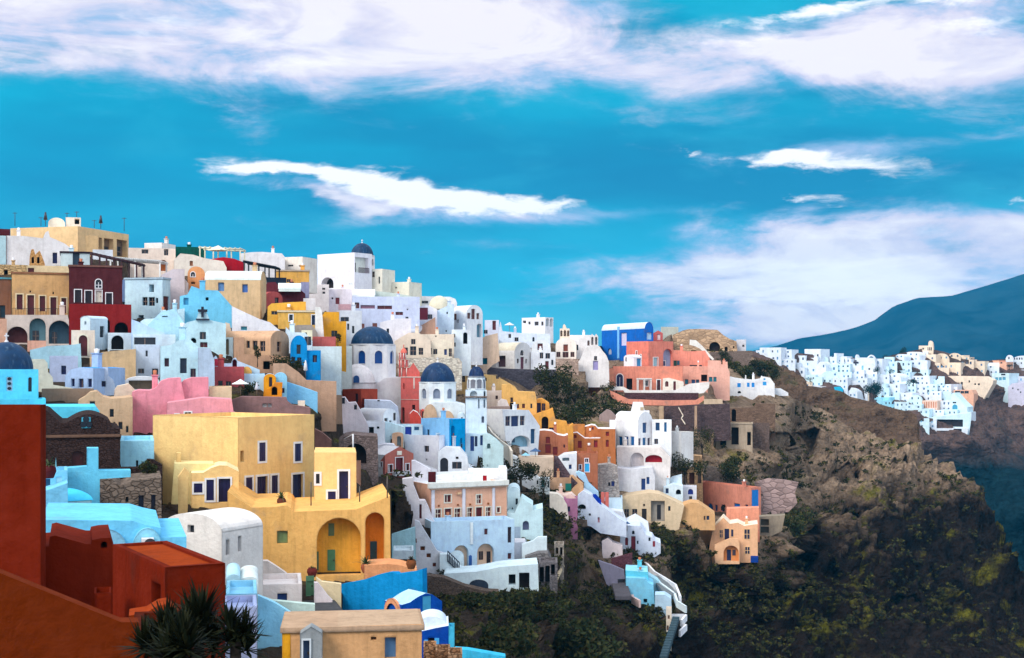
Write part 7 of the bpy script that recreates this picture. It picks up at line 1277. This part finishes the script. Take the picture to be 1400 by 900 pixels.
for j in range(NY):
    for i in range(NX):
        x, y = PXY[j, i]; p = Vector(Pg[j, i]); w = wild(x, y)
        if w > .06: w *= calm(x, y)
        h = .22 * (noise.fractal(p * .25, 1.0, 2.0, 4))
        if w > .06:
            q1 = Vector((p.x, p.y, p.z * 1.5)); v1 = noise.voronoi(q1 * .10 + noise.noise_vector(p * .09) * .7)[0]; v2 = noise.voronoi(q1 * .33 + noise.noise_vector(p * .3) * .6)[0]
            st = (p.z / 4.6 + 1.6 * noise.noise(p * .045)) % 1.0; st = st if st < .72 else (1 - st) * 2.57
            h += w * (2.4 * noise.fractal(p * .05, 1.0, 2.0, 4) + 4.6 * (ridged(Vector((p.x, p.y, p.z * 1.6)) * .055 + Vector((3, 7, 1)), 6) - .55) + 2.6 * (min(v1[1] - v1[0], .5) - .25) * 2 + .9 * (min(v2[1] - v2[0], .5) - .25) * 2 + 1.3 * (st - .4) + .6 * noise.fractal(p * .6, .7, 2.1, 3))
        q = Nn[j, i] * h
        for cx, cy, sx, sy, dp in CAVES:
            if abs(x - cx) < sx * 1.7 and -sy * 2 < y - cy < sy * 1.4:
                e = ((x - cx) / sx) ** 4 + ((y - cy) / sy) ** 4 if y < cy else ((x - cx) / sx) ** 4 + ((y - cy) / (sy * .8)) ** 4
                k = max(0, 1 - e * .9); k = min(1, k * 3.2); u = Vector(p).normalized(); q = q + np.array(u) * dp * k
        Pg[j, i] += q
# seat the houses: keep the ground out of their rooms
G2 = Pg.reshape(-1, 3)
for fp, zb in FOOT:
    fa = np.array(fp); mn = fa.min(0) - .1; mx = fa.max(0) + .1
    idx = np.where((G2[:, 0] > mn[0]) & (G2[:, 0] < mx[0]) & (G2[:, 1] > mn[1]) & (G2[:, 1] < mx[1]) & (G2[:, 2] > zb - .2))[0]
    for k in idx:
        if inside((G2[k, 0], G2[k, 1]), fp): G2[k, 2] = zb - .2
back = []
for b in range(1, NB + 1):
    r = Pg[0].copy(); s = b / NB
    r[:, 0] *= 1 + s * .5; r[:, 1] *= 1 + s * .5
    r[:, 2] = r[:, 2] - 3 * s - (90 * s ** 1.4) * (1 + np.clip((xs - 1000) / 300, 0, 1)); back.append(r)
allP = np.concatenate([np.array(back[::-1]).reshape(-1, 3), G2])
ROCK = rock_mat('hill_rock', c(196, 168, 142), c(150, 124, 102), c(26, 21, 19), -31, 4, c(120, 116, 34), .85)
grid_mesh('hillside', allP, NX, NY + NB, ROCK)
# lower skirt: slope carried down to the sea
bot = Pg[-1]; sk = []
for b in range(0, 8):
    s = b / 7; r = bot.copy(); r[:, 1] = np.maximum(r[:, 1] - s * 14, 8 if b else 0) if False else r[:, 1]; r[:, 2] = r[:, 2] * (1 - s) + -175 * s; r[:, 0] += 60 * s * np.clip((xs - 600) / 600, 0, 1); sk.append(r)
grid_mesh('lower_slope', np.array(sk).reshape(-1, 3), NX, 8, ROCK)
# middle ridge
def sheet(name, top, ybot, x0, x1, nx, ny, dfn, amp, mat, nb=8, sc=.05, drop=70):
    P = []; xs_ = np.linspace(x0, x1, nx); rows = []
    for j in range(ny):
        row = []
        for x in xs_:
            yt = lerp_prof(top, x)[0]; y = yt + (ybot - yt) * (j / (ny - 1)); D = dfn(x, y, (y - yt)); p = PT(x, y, D)
            h = amp * (noise.fractal(p * sc, 1.0, 2.0, 5) + 1.3 * (ridged(Vector((p.x, p.y, p.z * 1.8)) * sc * 1.4, 6) - .55))
            k = min(1, .25 + (y - yt) / 14); p = p + Vector((0, -1, .35)) * h * k; row.append(p)
        rows.append(row)
    bk = []
    for b in range(1, nb + 1):
        s = b / nb; bk.append([Vector((p.x * (1 + .25 * s), p.y * (1 + .25 * s), p.z - drop * s ** 1.3)) for p in rows[0]])
    al = [p for r in bk[::-1] + rows for p in r]; return grid_mesh(name, al, nx, ny + nb, mat)
RT = [(960, 485), (1030, 487), (1045, 490), (1060, 497), (1078, 506), (1098, 516), (1103, 528), (1130, 531), (1150, 536), (1165, 543), (1200, 552), (1225, 560), (1245, 563), (1254, 568), (1257, 590), (1262, 625), (1270, 680), (1290, 760), (1310, 860)]
MIDR = rock_mat('ridge_rock', c(134, 108, 88), c(98, 80, 70), c(50, 42, 44), -60, 10, c(88, 96, 56), .5)
sheet('middle_ridge', RT, 900, 960, 1310, 210, 150, lambda x, y, d: 470 - .35 * (y - 480) - .03 * (x - 1000) if y > 480 else 470, 3.2, MIDR)
# far headland
FT = [(980, 478), (1040, 482), (1100, 484), (1150, 489), (1200, 490), (1240, 481), (1262, 476), (1300, 484), (1340, 494), (1400, 489), (1480, 480), (1700, 470)]
FARR = rock_mat('headland_rock', c(124, 98, 88), c(84, 70, 70), c(8, 24, 30), -46, 8, c(30, 56, 50), .5, .5)
def fdm(x, y, d):
    return fdepth(x, y)
sheet('far_headland', FT, 1080, 985, 1600, 230, 150, fdm, 6, FARR, sc=.03, drop=140)
# mountain across the bay
MT = [(1020, 482), (1060, 473), (1093, 462), (1130, 456), (1170, 447), (1195, 438), (1222, 419), (1255, 408), (1300, 405), (1345, 391), (1400, 373), (1480, 356), (1600, 352), (1800, 360), (2200, 380)]
mm, t, b = nt('mountain_hazed'); g = N(t, 'ShaderNodeNewGeometry'); n1 = N(t, 'ShaderNodeTexNoise', i_Scale=.004, i_Detail=8.0, i_Roughness=.65); t.links.new(g.outputs['Position'], n1.inputs['Vector'])
t.links.new(mixc(t, ramp(t, n1.outputs[0], [(.42, 0.0), (.6, 1.0)]), (.001, .007, .015), (.013, .028, .038)), b.inputs['Base Color']); b.inputs['Roughness'].default_value = 1; b.inputs['Specular IOR Level'].default_value = 0  # distance haze: its blue is put into the dark scrub colour
rows = []; xs_ = np.linspace(1000, 2200, 160)
for j in range(40):
    s = j / 39; row = []
    for x in xs_:
        yt = lerp_prof(MT, x)[0]; H = (HZ - yt) / F * 5200 + 150; Dk = 3600 + 1600 * (1 - s) if True else 0
        u = (x - 700) / F; z = -150 + H * (1 - s) ** .9; p = Vector((u * 5200 * (1 - .12 * s), 5200 - 1500 * s, z))
        k = math.sin(math.pi * min(1, s * 1.0 + .03)); p.z += 36 * k * noise.fractal(p * .002, 1.0, 2.0, 6) + 95 * k * (ridged(Vector((p.x * .0024, p.y * .0009, 0)), 6) - .55); row.append(p)
    rows.append(row)
bk = [[Vector((p.x * (1 + .15 * s), p.y * (1 + .15 * s), p.z - (p.z + 150) * s)) for p in rows[0]] for s in (1, .6, .3, .1)]
grid_mesh('mountain', [p for r in bk + rows for p in r], 160, 44, mm)
m = MB(); m.poly([(-6100, -6100, -150), (6100, -6100, -150), (6100, 6100, -150), (-6100, 6100, -150)])
sea, t, b = nt('sea_water'); b.inputs['Base Color'].default_value = (.006, .045, .08, 1); b.inputs['Roughness'].default_value = .25
n1 = N(t, 'ShaderNodeTexNoise', i_Scale=.05, i_Detail=6.0); bp = N(t, 'ShaderNodeBump', i_Strength=.3, i_Distance=2.0); g = N(t, 'ShaderNodeNewGeometry'); t.links.new(g.outputs['Position'], n1.inputs['Vector']); t.links.new(n1.outputs[0], bp.inputs['Height']); t.links.new(bp.outputs[0], b.inputs['Normal'])
o = m.obj('sea', sea); o['kind'] = 'structure'
# the terrace ground the camera stands above
# ================= vegetation
def leafmat(name, cols, rough=.85):
    m, t, b = nt(name); g = N(t, 'ShaderNodeNewGeometry'); r = ramp(t, g.outputs['Random Per Island'], [(i / (len(cols) - 1), x) for i, x in enumerate(cols)])
    t.links.new(r, b.inputs['Base Color']); b.inputs['Roughness'].default_value = rough; b.inputs['Specular IOR Level'].default_value = .04; return m
LF = leafmat('foliage_dark', [(.010, .018, .008), (.026, .034, .012), (.014, .024, .012), (.055, .055, .018), (.03, .022, .012)])
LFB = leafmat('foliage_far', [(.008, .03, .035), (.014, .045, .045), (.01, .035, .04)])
LS = leafmat('scrub_leaves', [(.010, .013, .007), (.022, .024, .010), (.045, .036, .02), (.014, .022, .009), (.08, .075, .014), (.02, .016, .012)])
LY = leafmat('yucca_leaves', [(.006, .009, .005), (.012, .016, .007), (.02, .02, .008)], .6)
def leaf_blob(m, ce, rx, ry, rz, n, ls, rr, lobes=5):
    lb = [(Vector((rr.gauss(0, .42) * rx, rr.gauss(0, .42) * ry, rr.uniform(-.35, .75) * rz)), rr.uniform(.35, .62)) for _ in range(lobes)]
    for k in range(n):
        l, s = rr.choice(lb); d = Vector((rr.gauss(0, 1), rr.gauss(0, 1), rr.gauss(0, 1))).normalized() * (rr.random() ** .4) * s
        p = ce + l + Vector((d.x * rx, d.y * ry, d.z * rz)); a = Vector((rr.gauss(0, 1), rr.gauss(0, 1), rr.gauss(0, 1))).normalized(); b_ = a.orthogonal().normalized() * ls * rr.uniform(.5, 1.2); a = a * ls * rr.uniform(.6, 1.4)
        m.poly([p - a, p + b_ * .6, p + a, p - b_ * .6])
def bush(label, x, y0, yb, wpx, D=None, name='bush', cat='bush', mat=None, n=900, group=None, trunk=True, ls=None):
    px, pyb = Q(x, yb); d = D or dm(px, pyb); p = PT(px, pyb, d); h = (Q(0, yb)[1] - Q(0, y0)[1]) / F * d; w = wpx / TF[2] / F * d
    rr = random.Random(int(px * 3 + pyb)); o = thing(name, label, cat, p, 0, group)
    m = MB(); m.tube((0, 0, -.8), (0, 0, h * .35), max(.05, w * .05), max(.04, w * .03))
    for k in range(5):
        a = rr.random() * 6.28; m.tube((0, 0, h * .2), (math.cos(a) * w * .28, math.sin(a) * w * .28, h * rr.uniform(.4, .75)), max(.03, w * .025), .02)
    m.obj('trunk', paint((.05, .035, .025), .9), o)
    m = MB(); leaf_blob(m, Vector((0, 0, h * (.52 if name == 'tree' else .4))), w * .56, w * .5, h * .52, n, ls or max(.09, w * .045), rr, 8); m.obj('crown', mat or LF, o); return o
tf(0, 0, 1)
bush('big dark green tree against the slate retaining wall', 750, 506, 560, 42, D=262, n=1600, name='tree', cat='tree')
bush('dark shrub mass right of the big dark green tree', 785, 512, 560, 30, D=266)
bush('round dark bush below the bell-shaped chapel terrace', 772, 545, 590, 46, D=250, n=1300)
bush('spreading dark green bush left of the salmon parapet', 806, 540, 590, 50, D=258, n=1400)
bush('feathery brown green tree at the corner of the white arched doorway', 828, 524, 556, 24, D=288, name='tree', cat='tree')
bush('dark green bush behind the white villa roof', 850, 548, 578, 30, D=262)
bush('bright green bush under the salmon parapet', 845, 556, 592, 26, D=256)
bush('tall dark cypress-like shrub above the mauve house', 743, 640, 682, 20, D=204, n=900, name='tree', cat='tree')
bush('dark bush behind the green doored tiny white house', 728, 662, 700, 26, D=202)
bush('large green bush on the cliff left of the rubble wall', 1010, 492, 526, 46, D=356, n=1300)
bush('second green bush on the ridge slope above the cottages', 1042, 490, 520, 40, D=366, n=1200)
bush('pale green bush at the foot of the cave house', 988, 478, 494, 22, D=362)
bush('dark bush at the top of the green ridge slope', 1055, 500, 524, 30, D=380)
bush('dark green bush hanging under the ruined house front', 988, 622, 660, 46, D=268, n=1500)
bush('olive bush left of the tan stone frame ruin', 936, 618, 660, 36, D=252, n=1100)
bush('dark bush between white villa and cliff ruin', 960, 580, 622, 26, D=268)
bush('dark shrub behind the open white parasol', 339, 520, 545, 20, D=129, n=700)
bush('small green tree leaning on the tan vaulted house', 352, 474, 492, 9, D=147, n=300, name='tree', cat='tree')
bush('green creeper patch over the brown patched wall', 385, 484, 502, 32, D=146, n=500)
bush('dark bush below the vivid blue house', 403, 490, 512, 24, D=146)
bush('dark maroon green bush left of the weathered rust red garden wall', 430, 500, 520, 16, D=178)
bush('rust coloured shrub on the deep ochre terrace', 462, 455, 472, 8, D=170, n=300)
bush('dark bush above the grey ruined house', 202, 625, 655, 22, D=84, n=700)
bush('green brown bush on the hillside below the bell tower', 652, 618, 645, 40, D=190, n=1100)
bush('dark bush left of the white building with three navy windows', 680, 590, 620, 24, D=205)
bush('bushy shrub on the slope right of the salmon house', 712, 620, 665, 44, D=196, n=1200)
bush('dark bushes under the mauve house slope', 770, 690, 722, 44, D=200, n=1200)
bush('dark shrub beside the aqua pool house', 905, 720, 760, 50, D=222, n=1300)
bush('round bush under the peach orange house terrace', 925, 700, 735, 40, D=228, n=1000)
bush('dark green bush below the stone frame right of the peach orange house', 1080, 700, 745, 60, D=258, n=1600)
bush('dark olive bush at the right corner of the peach orange house', 1050, 735, 765, 26, D=244)
bush('thick shrub below the white terrace wall, left end', 645, 808, 850, 60, D=142, n=1800)
bush('thick shrub below the white terrace wall, middle', 700, 806, 850, 64, D=146, n=1800)
bush('thick shrub below the white terrace wall, right end', 752, 820, 862, 52, D=148, n=1500)
bush('low dark thicket at the bottom centre right of the cyan parapet', 690, 850, 902, 90, D=118, n=2400)
bush('broad dark thicket at the bottom left of the lowest stairs', 800, 850, 905, 90, D=150, n=2200)
tf(1030, 450, 7.5)
bush('round dark tree among the white far houses', 1235, 560, 700, 150, D=700, mat=LFB, name='tree', cat='tree', n=1400)
bush('small dark bush below the far chapel arch', 1275, 380, 450, 80, D=745, mat=LFB, n=600)
bush('dark pointed tree between far skyline houses', 590, 490, 560, 60, D=720, mat=LFB, n=500)
bush('dark tree touching the mountain behind the far houses', 1375, 270, 340, 90, D=800, mat=LFB, name='tree', cat='tree', n=800)
tf(1190, 450, 5.625)
bush('tall dark tree on the far skyline left of the cream church', 262, 150, 240, 80, D=800, mat=LFB, name='tree', cat='tree', n=1200)
bush('low dark tree left of the tall far skyline tree', 180, 200, 250, 110, D=800, mat=LFB, name='tree', cat='tree', n=900)
bush('dark bush in front of the far pale blue houses', 150, 305, 350, 50, D=740, mat=LFB, n=500)
bush('dark shrubbery band below the far white vaults', 330, 375, 430, 90, D=720, mat=LFB, n=800)
bush('dark tree at the left edge of the far terraces', 40, 415, 520, 100, D=708, mat=LFB, name='tree', cat='tree', n=1200)
bush('round bush before the rightmost far domed row', 1068, 262, 300, 50, D=800, mat=LFB, n=500)
# scrub over the slopes (uncountable)
rr = random.Random(11); m = MB()
ZON = [(1150, 760, 230, 110, 900), (960, 860, 300, 70, 1500), (720, 850, 130, 60, 1300), (760, 700, 40, 50, 260), (900, 740, 60, 40, 250), (1060, 650, 60, 40, 140), (1300, 680, 60, 50, 220), (1020, 500, 50, 22, 150), (1110, 570, 60, 20, 120), (1200, 640, 100, 40, 200), (640, 640, 40, 20, 60), (550, 640, 40, 40, 60), (780, 560, 60, 40, 160)]
gx = PXY[..., 0]; gy = PXY[..., 1]
for cx, cy, sx, sy, n in ZON:
    for k in range(n):
        x = rr.gauss(cx, sx * .6); y = rr.gauss(cy, sy * .6)
        i = int((x + 320) / 1860 * (NX - 1))
        if not 1 <= i < NX - 1: continue
        top = PXY[0, i, 1]
        if y < top + 1 or y > 1000: continue
        j = int(np.searchsorted(PXY[:, i, 1], y)); j = min(j, NY - 1)
        p = Vector(Pg[j, i])
        if noise.noise(p * .07) < -.12 and rr.random() < .8: continue
        r_ = rr.uniform(.5, 1.5) * (p.y / 230) ** .5
        leaf_blob(m, p + Vector((0, -.1, r_ * .25)), r_, r_, r_ * .6, rr.randint(16, 34), .26 * r_, rr, 2)
o = m.obj('scrub', LS); o['kind'] = 'stuff'; o['label'] = 'low dark scrub and dry bushes covering the slopes'; o['category'] = 'scrub'
# yuccas
def yucca(label, x, y, yb, rpx, D, n=150):
    tf(0, 0, 1); p = PT(x, yb, D); o = thing('yucca', label, 'yucca', p); h = (yb - y) / F * D; r = rpx / F * D; rr = random.Random(x)
    m = MB(); m.tube((0, 0, -1), (0, 0, h * .5), .12, .09); m.obj('trunk', paint((.03, .02, .015), .9), o); m = MB()
    for q in range(5):
        c0 = Vector((rr.uniform(-.35, .35) * r, rr.uniform(-.35, .35) * r, h * (.25 + .15 * q)))
        for k in range(n // 5 * 2):
            a = rr.random() * 6.28; el = rr.uniform(-.5, 1.5); d = Vector((math.cos(a) * math.cos(el), math.sin(a) * math.cos(el), math.sin(el))); L = r * rr.uniform(.55, .95); sd = d.cross(Vector((0, 0, 1))); sd = (sd if sd.length > .01 else Vector((1, 0, 0))).normalized() * .03
            e = c0 + d * L; md = c0 + d * L * .5; m.poly([c0 - sd * .6, c0 + sd * .6, md + sd, md - sd]); m.poly([md - sd, md + sd, e + sd * .05, e - sd * .05])
    m.obj('crown', LY, o)
yucca('left dark spiky yucca head low in the bottom left corner', 215, 850, 905, 52, 21)
yucca('tallest dark spiky yucca head against the dark red annex', 272, 828, 905, 62, 22, 220)
yucca('right dark spiky yucca head at the edge of the lavender block', 322, 850, 905, 52, 21.5)
yucca('middle low dark yucca head at the bottom edge', 250, 870, 920, 60, 20, 200)
# ================= sky
w = bpy.data.worlds.new('World'); SC.world = w; w.use_nodes = True; t = w.node_tree; t.nodes.clear(); L = t.links.new
SUN_EL, SUN_AZ = R(38), R(222)
out = N(t, 'ShaderNodeOutputWorld'); bg = N(t, 'ShaderNodeBackground'); L(bg.outputs[0], out.inputs[0])
tc = N(t, 'ShaderNodeTexCoord'); sp = N(t, 'ShaderNodeSeparateXYZ'); L(tc.outputs['Generated'], sp.inputs[0])
def M(op, a, b=None, cc=None, clamp=False):
    n = t.nodes.new('ShaderNodeMath'); n.operation = op; n.use_clamp = clamp
    for i, v in enumerate((a, b, cc)):
        if v is None: continue
        if isinstance(v, (int, float)): n.inputs[i].default_value = v
        else: L(v, n.inputs[i])
    return n.outputs[0]
az = M('ARCTAN2', sp.outputs[0], sp.outputs[1]); el = M('ARCSINE', sp.outputs[2])
cb = N(t, 'ShaderNodeCombineXYZ'); L(az, cb.inputs[0]); L(el, cb.inputs[1])
def noise_at(sx, sy, scale, det, rough=.55, off=0.0, dist=0.0):
    mp = N(t, 'ShaderNodeMapping'); mp.inputs['Scale'].default_value = (sx, sy, 1); mp.inputs['Location'].default_value = (off, off * .7, off); L(cb.outputs[0], mp.inputs['Vector'])
    n = N(t, 'ShaderNodeTexNoise', i_Scale=scale, i_Detail=det, i_Roughness=rough, i_Distortion=dist); L(mp.outputs[0], n.inputs['Vector']); return n.outputs[0]
nA = noise_at(1, 3.2, 7, 6, .55, 3.1, .3); nB = noise_at(1, 2.6, 18, 7, .6, 7.7, .4); nC = noise_at(1, 4.5, 3, 4, .5, 1.3); nD = noise_at(1, 3.0, 9, 7, .62, 11.3, .5); nE = noise_at(1, 5.5, 5, 8, .6, 4.4, .2)
azw = M('ADD', az, M('MULTIPLY', M('SUBTRACT', nB, .5), .10)); elw = M('ADD', el, M('MULTIPLY', M('SUBTRACT', nA, .5), .035))
def ang(px, py):
    a = math.atan((px - 700) / F); return a, math.atan((HZ - py) / math.hypot(F, px - 700))
def blobs(lst):
    s = None
    for px, py, sx, sy, amp, tilt in lst:
        a, e = ang(px, py); da = M('SUBTRACT', azw, a); de = M('SUBTRACT', elw, e)
        de = M('SUBTRACT', de, M('MULTIPLY', da, tilt)) if tilt else de
        q = M('ADD', M('POWER', M('MULTIPLY', M('ABSOLUTE', da), F / sx), 2.0), M('POWER', M('MULTIPLY', M('ABSOLUTE', de), F / sy), 2.0))
        g = M('MULTIPLY', M('EXPONENT', M('MULTIPLY', q, -1.0)), amp); s = g if s is None else M('ADD', s, g)
    return s
soft = blobs([(180, 0, 430, 70, 1.0, 0), (420, 70, 330, 62, .95, -.06), (90, 75, 130, 34, .7, 0), (640, 20, 260, 50, .7, 0), (760, 60, 150, 40, .6, -.1), (1130, 75, 300, 38, .95, .04), (1340, 90, 150, 45, .8, 0), (1230, 20, 260, 22, .5, 0), (720, 294, 220, 12, .4, 0), (560, 276, 240, 18, .6, -.1), (430, 268, 120, 12, .5, -.1), (820, 296, 120, 7, .3, 0), (1240, 315, 230, 30, .8, 0), (1150, 368, 240, 36, 1.3, 0), (1330, 345, 170, 60, .9, 0), (1200, 410, 250, 36, 1.15, 0), (1120, 320, 140, 12, .4, 0), (1130, 215, 120, 24, .55, 0), (700, 330, 150, 12, .35, 0), (1280, 200, 260, 14, .3, 0), (950, 160, 240, 14, .25, 0), (250, 300, 160, 16, .3, 0), (1100, 450, 160, 40, .6, 0), (350, 165, 50, 20, .3, 0)])
elw0 = elw; azw0 = azw; elw = M('ADD', elw, M('MULTIPLY', M('SUBTRACT', noise_at(1, 2.4, 34, 6, .6, 6.1, .4), .5), .016)); azw = M('ADD', azw, M('MULTIPLY', M('SUBTRACT', noise_at(1, 2.0, 30, 5, .6, 8.4, .4), .5), .05))
HS = 34
hard = blobs([(px_ + (HS if px_ < 800 else 0), *r_) for px_, *r_ in [(440, 248, 130, 15, .9, -.12), (345, 234, 50, 10, .7, -.1), (560, 266, 120, 15, .9, -.12), (665, 280, 90, 11, .62, -.08), (700, 286, 40, 6, .3, 0), (1090, 215, 46, 10, .7, 0), (1130, 222, 110, 14, .95, -.08), (1110, 277, 40, 7, .7, 0), (1080, 18, 60, 12, .8, 0), (1150, 4, 100, 8, .7, 0), (1290, 5, 50, 8, .8, 0), (1350, 35, 60, 12, .6, .1), (960, 208, 14, 6, .5, 0), (380, 80, 110, 26, .35, 0), (1120, 368, 170, 22, .75, 0), (1180, 398, 190, 20, .7, 0), (1020, 405, 120, 10, .35, 0), (1180, 318, 140, 10, .45, 0), (1395, 262, 30, 6, .7, 0), (1060, 50, 110, 16, .5, 0), (250, 30, 180, 28, .4, 0)]])
elw = elw0; azw = azw0
dark = blobs([(150, 72, 110, 14, .5, -.05), (260, 64, 90, 10, .35, 0), (20, 60, 60, 40, .4, 0), (1200, 55, 60, 12, .3, 0), (1050, 40, 60, 10, .3, 0), (900, 40, 90, 30, .5, 0), (1295, 345, 60, 20, .9, 0), (1390, 335, 60, 22, .5, 0), (100, 260, 240, 60, .6, 0), (500, 110, 60, 16, .25, 0), (860, 60, 80, 30, .5, 0), (640, 160, 240, 40, .4, 0), (800, 240, 240, 30, .35, 0)])
elev = N(t, 'ShaderNodeMapRange'); L(el, elev.inputs[0]); elev.inputs[1].default_value = 0; elev.inputs[2].default_value = .27
base = ramp(t, elev.outputs[0], [(0.0, (.12, .54, .66)), (.2, (.01, .42, .60)), (.5, (.0, .34, .54)), (1.0, (.0, .38, .55))])
base = mixc(t, M('MULTIPLY', ramp(t, nC, [(.38, 0.0), (.64, 1.0)]), .72), base, (.0, .14, .31))
base = mixc(t, M('MULTIPLY', ramp(t, nA, [(.5, 0.0), (.75, 1.0)]), .35), base, (.04, .50, .66))
base = mixc(t, M('MULTIPLY', dark, .6, clamp=True), base, (.0, .15, .33))
nF0 = noise_at(1, 5, 13, 8, .64, 2.2, .5); nz = M('ADD', M('MULTIPLY', M('SUBTRACT', nB, .5), .5), M('MULTIPLY', M('SUBTRACT', nF0, .5), .7))
sm = N(t, 'ShaderNodeMapRange', interpolation_type='SMOOTHSTEP'); softn = M('MULTIPLY', M('MINIMUM', soft, 1.15), M('ADD', .35, M('MULTIPLY', nE, 1.3))); L(M('ADD', M('SUBTRACT', softn, M('MULTIPLY', dark, .55)), M('ADD', nz, M('MULTIPLY', M('SUBTRACT', nD, .5), 1.1))), sm.inputs[0]); sm.inputs[1].default_value = .10; sm.inputs[2].default_value = .85
ccol = ramp(t, M('ADD', M('MULTIPLY', M('MINIMUM', soft, 1.1), .72), M('ADD', M('MULTIPLY', M('SUBTRACT', nD, .5), 2.3), M('MULTIPLY', M('SUBTRACT', nB, .5), .6))), [(.10, (.10, .36, .60)), (.40, (.36, .48, .70)), (.65, (.66, .62, .76)), (.92, (.86, .80, .84))])
col = mixc(t, M('MULTIPLY', sm.outputs[0], .93), base, ccol)
nF = noise_at(1, 5, 22, 8, .62, 9.1, .6)
hm = N(t, 'ShaderNodeMapRange', interpolation_type='SMOOTHSTEP'); L(M('ADD', hard, M('ADD', M('MULTIPLY', M('SUBTRACT', nB, .5), .9), M('MULTIPLY', M('SUBTRACT', nF, .5), 1.1))), hm.inputs[0]); hm.inputs[1].default_value = .22; hm.inputs[2].default_value = .98
col = mixc(t, M('MULTIPLY', hm.outputs[0], .96), col, (.97, .95, .98))
# above and behind the frame: unseen pale broken cloud deck, brightened for ambient light
up = N(t, 'ShaderNodeMapRange', interpolation_type='SMOOTHSTEP'); L(el, up.inputs[0]); up.inputs[1].default_value = .28; up.inputs[2].default_value = .5
bh = N(t, 'ShaderNodeMapRange', interpolation_type='SMOOTHSTEP'); L(M('ABSOLUTE', az), bh.inputs[0]); bh.inputs[1].default_value = .7; bh.inputs[2].default_value = 1.3
deck = mixc(t, ramp(t, noise_at(1, 1, 3, 6, .55, 5.5), [(.35, 0.0), (.65, 1.0)]), (.62, .80, 1.02), (1.5, 1.47, 1.48))
col = mixc(t, M('MAXIMUM', up.outputs[0], bh.outputs[0]), col, deck)
sky = N(t, 'ShaderNodeTexSky'); sky.sky_type = 'NISHITA'; sky.sun_disc = False; sky.sun_elevation = SUN_EL; sky.sun_rotation = SUN_AZ
sk2 = mixc(t, 1.0, sky.outputs[0], (.06, .06, .06), 'MULTIPLY')
col = mixc(t, .05, col, sk2)
L(col, bg.inputs[0]); bg.inputs[1].default_value = 1.0
s = bpy.data.lights.new('sun', 'SUN'); s.energy = SUN_E; s.angle = R(28); s.color = (1, .95, .87)
so = bpy.data.objects.new('sun', s); COL.objects.link(so)
dv = Vector((math.sin(SUN_AZ) * math.cos(SUN_EL), math.cos(SUN_AZ) * math.cos(SUN_EL), math.sin(SUN_EL))); so.rotation_euler = dv.to_track_quat('Z', 'Y').to_euler()
# ================= camera
cd = bpy.data.cameras.new('camera'); cd.sensor_width = 36; cd.lens = 36 * F / 1400; cd.shift_y = 50 / 1400; cd.clip_start = .5; cd.clip_end = 100000
co = bpy.data.objects.new('camera', cd); COL.objects.link(co); co.location = (0, 0, 0); co.rotation_euler = (R(90), 0, 0); SC.camera = co
SC.render.engine = 'CYCLES'; SC.view_settings.view_transform = 'Standard'; SC.view_settings.look = 'None'; SC.view_settings.gamma = 1; SC.view_settings.exposure = EXPO
SC.cycles.max_bounces = 5; SC.cycles.diffuse_bounces = 3; SC.cycles.glossy_bounces = 2; SC.cycles.volume_bounces = 0
bpy.context.view_layer.update()

hm_, t, b = nt('haze_air'); t.nodes.remove(b); o_ = [n for n in t.nodes if n.type == 'OUTPUT_MATERIAL'][0]
pv = N(t, 'ShaderNodeVolumePrincipled'); pv.inputs['Density'].default_value = HAZE; pv.inputs['Color'].default_value = (.04, .50, .95, 1); pv.inputs['Anisotropy'].default_value = 0
t.links.new(pv.outputs[0], o_.inputs['Volume'])
m = MB(); m.box(-6200, -6200, -152, 6200, 6200, 420); hz_ = m.obj('haze', hm_); hz_['kind'] = 'stuff'; hz_['label'] = 'thin blue sea haze'; hz_['category'] = 'haze'
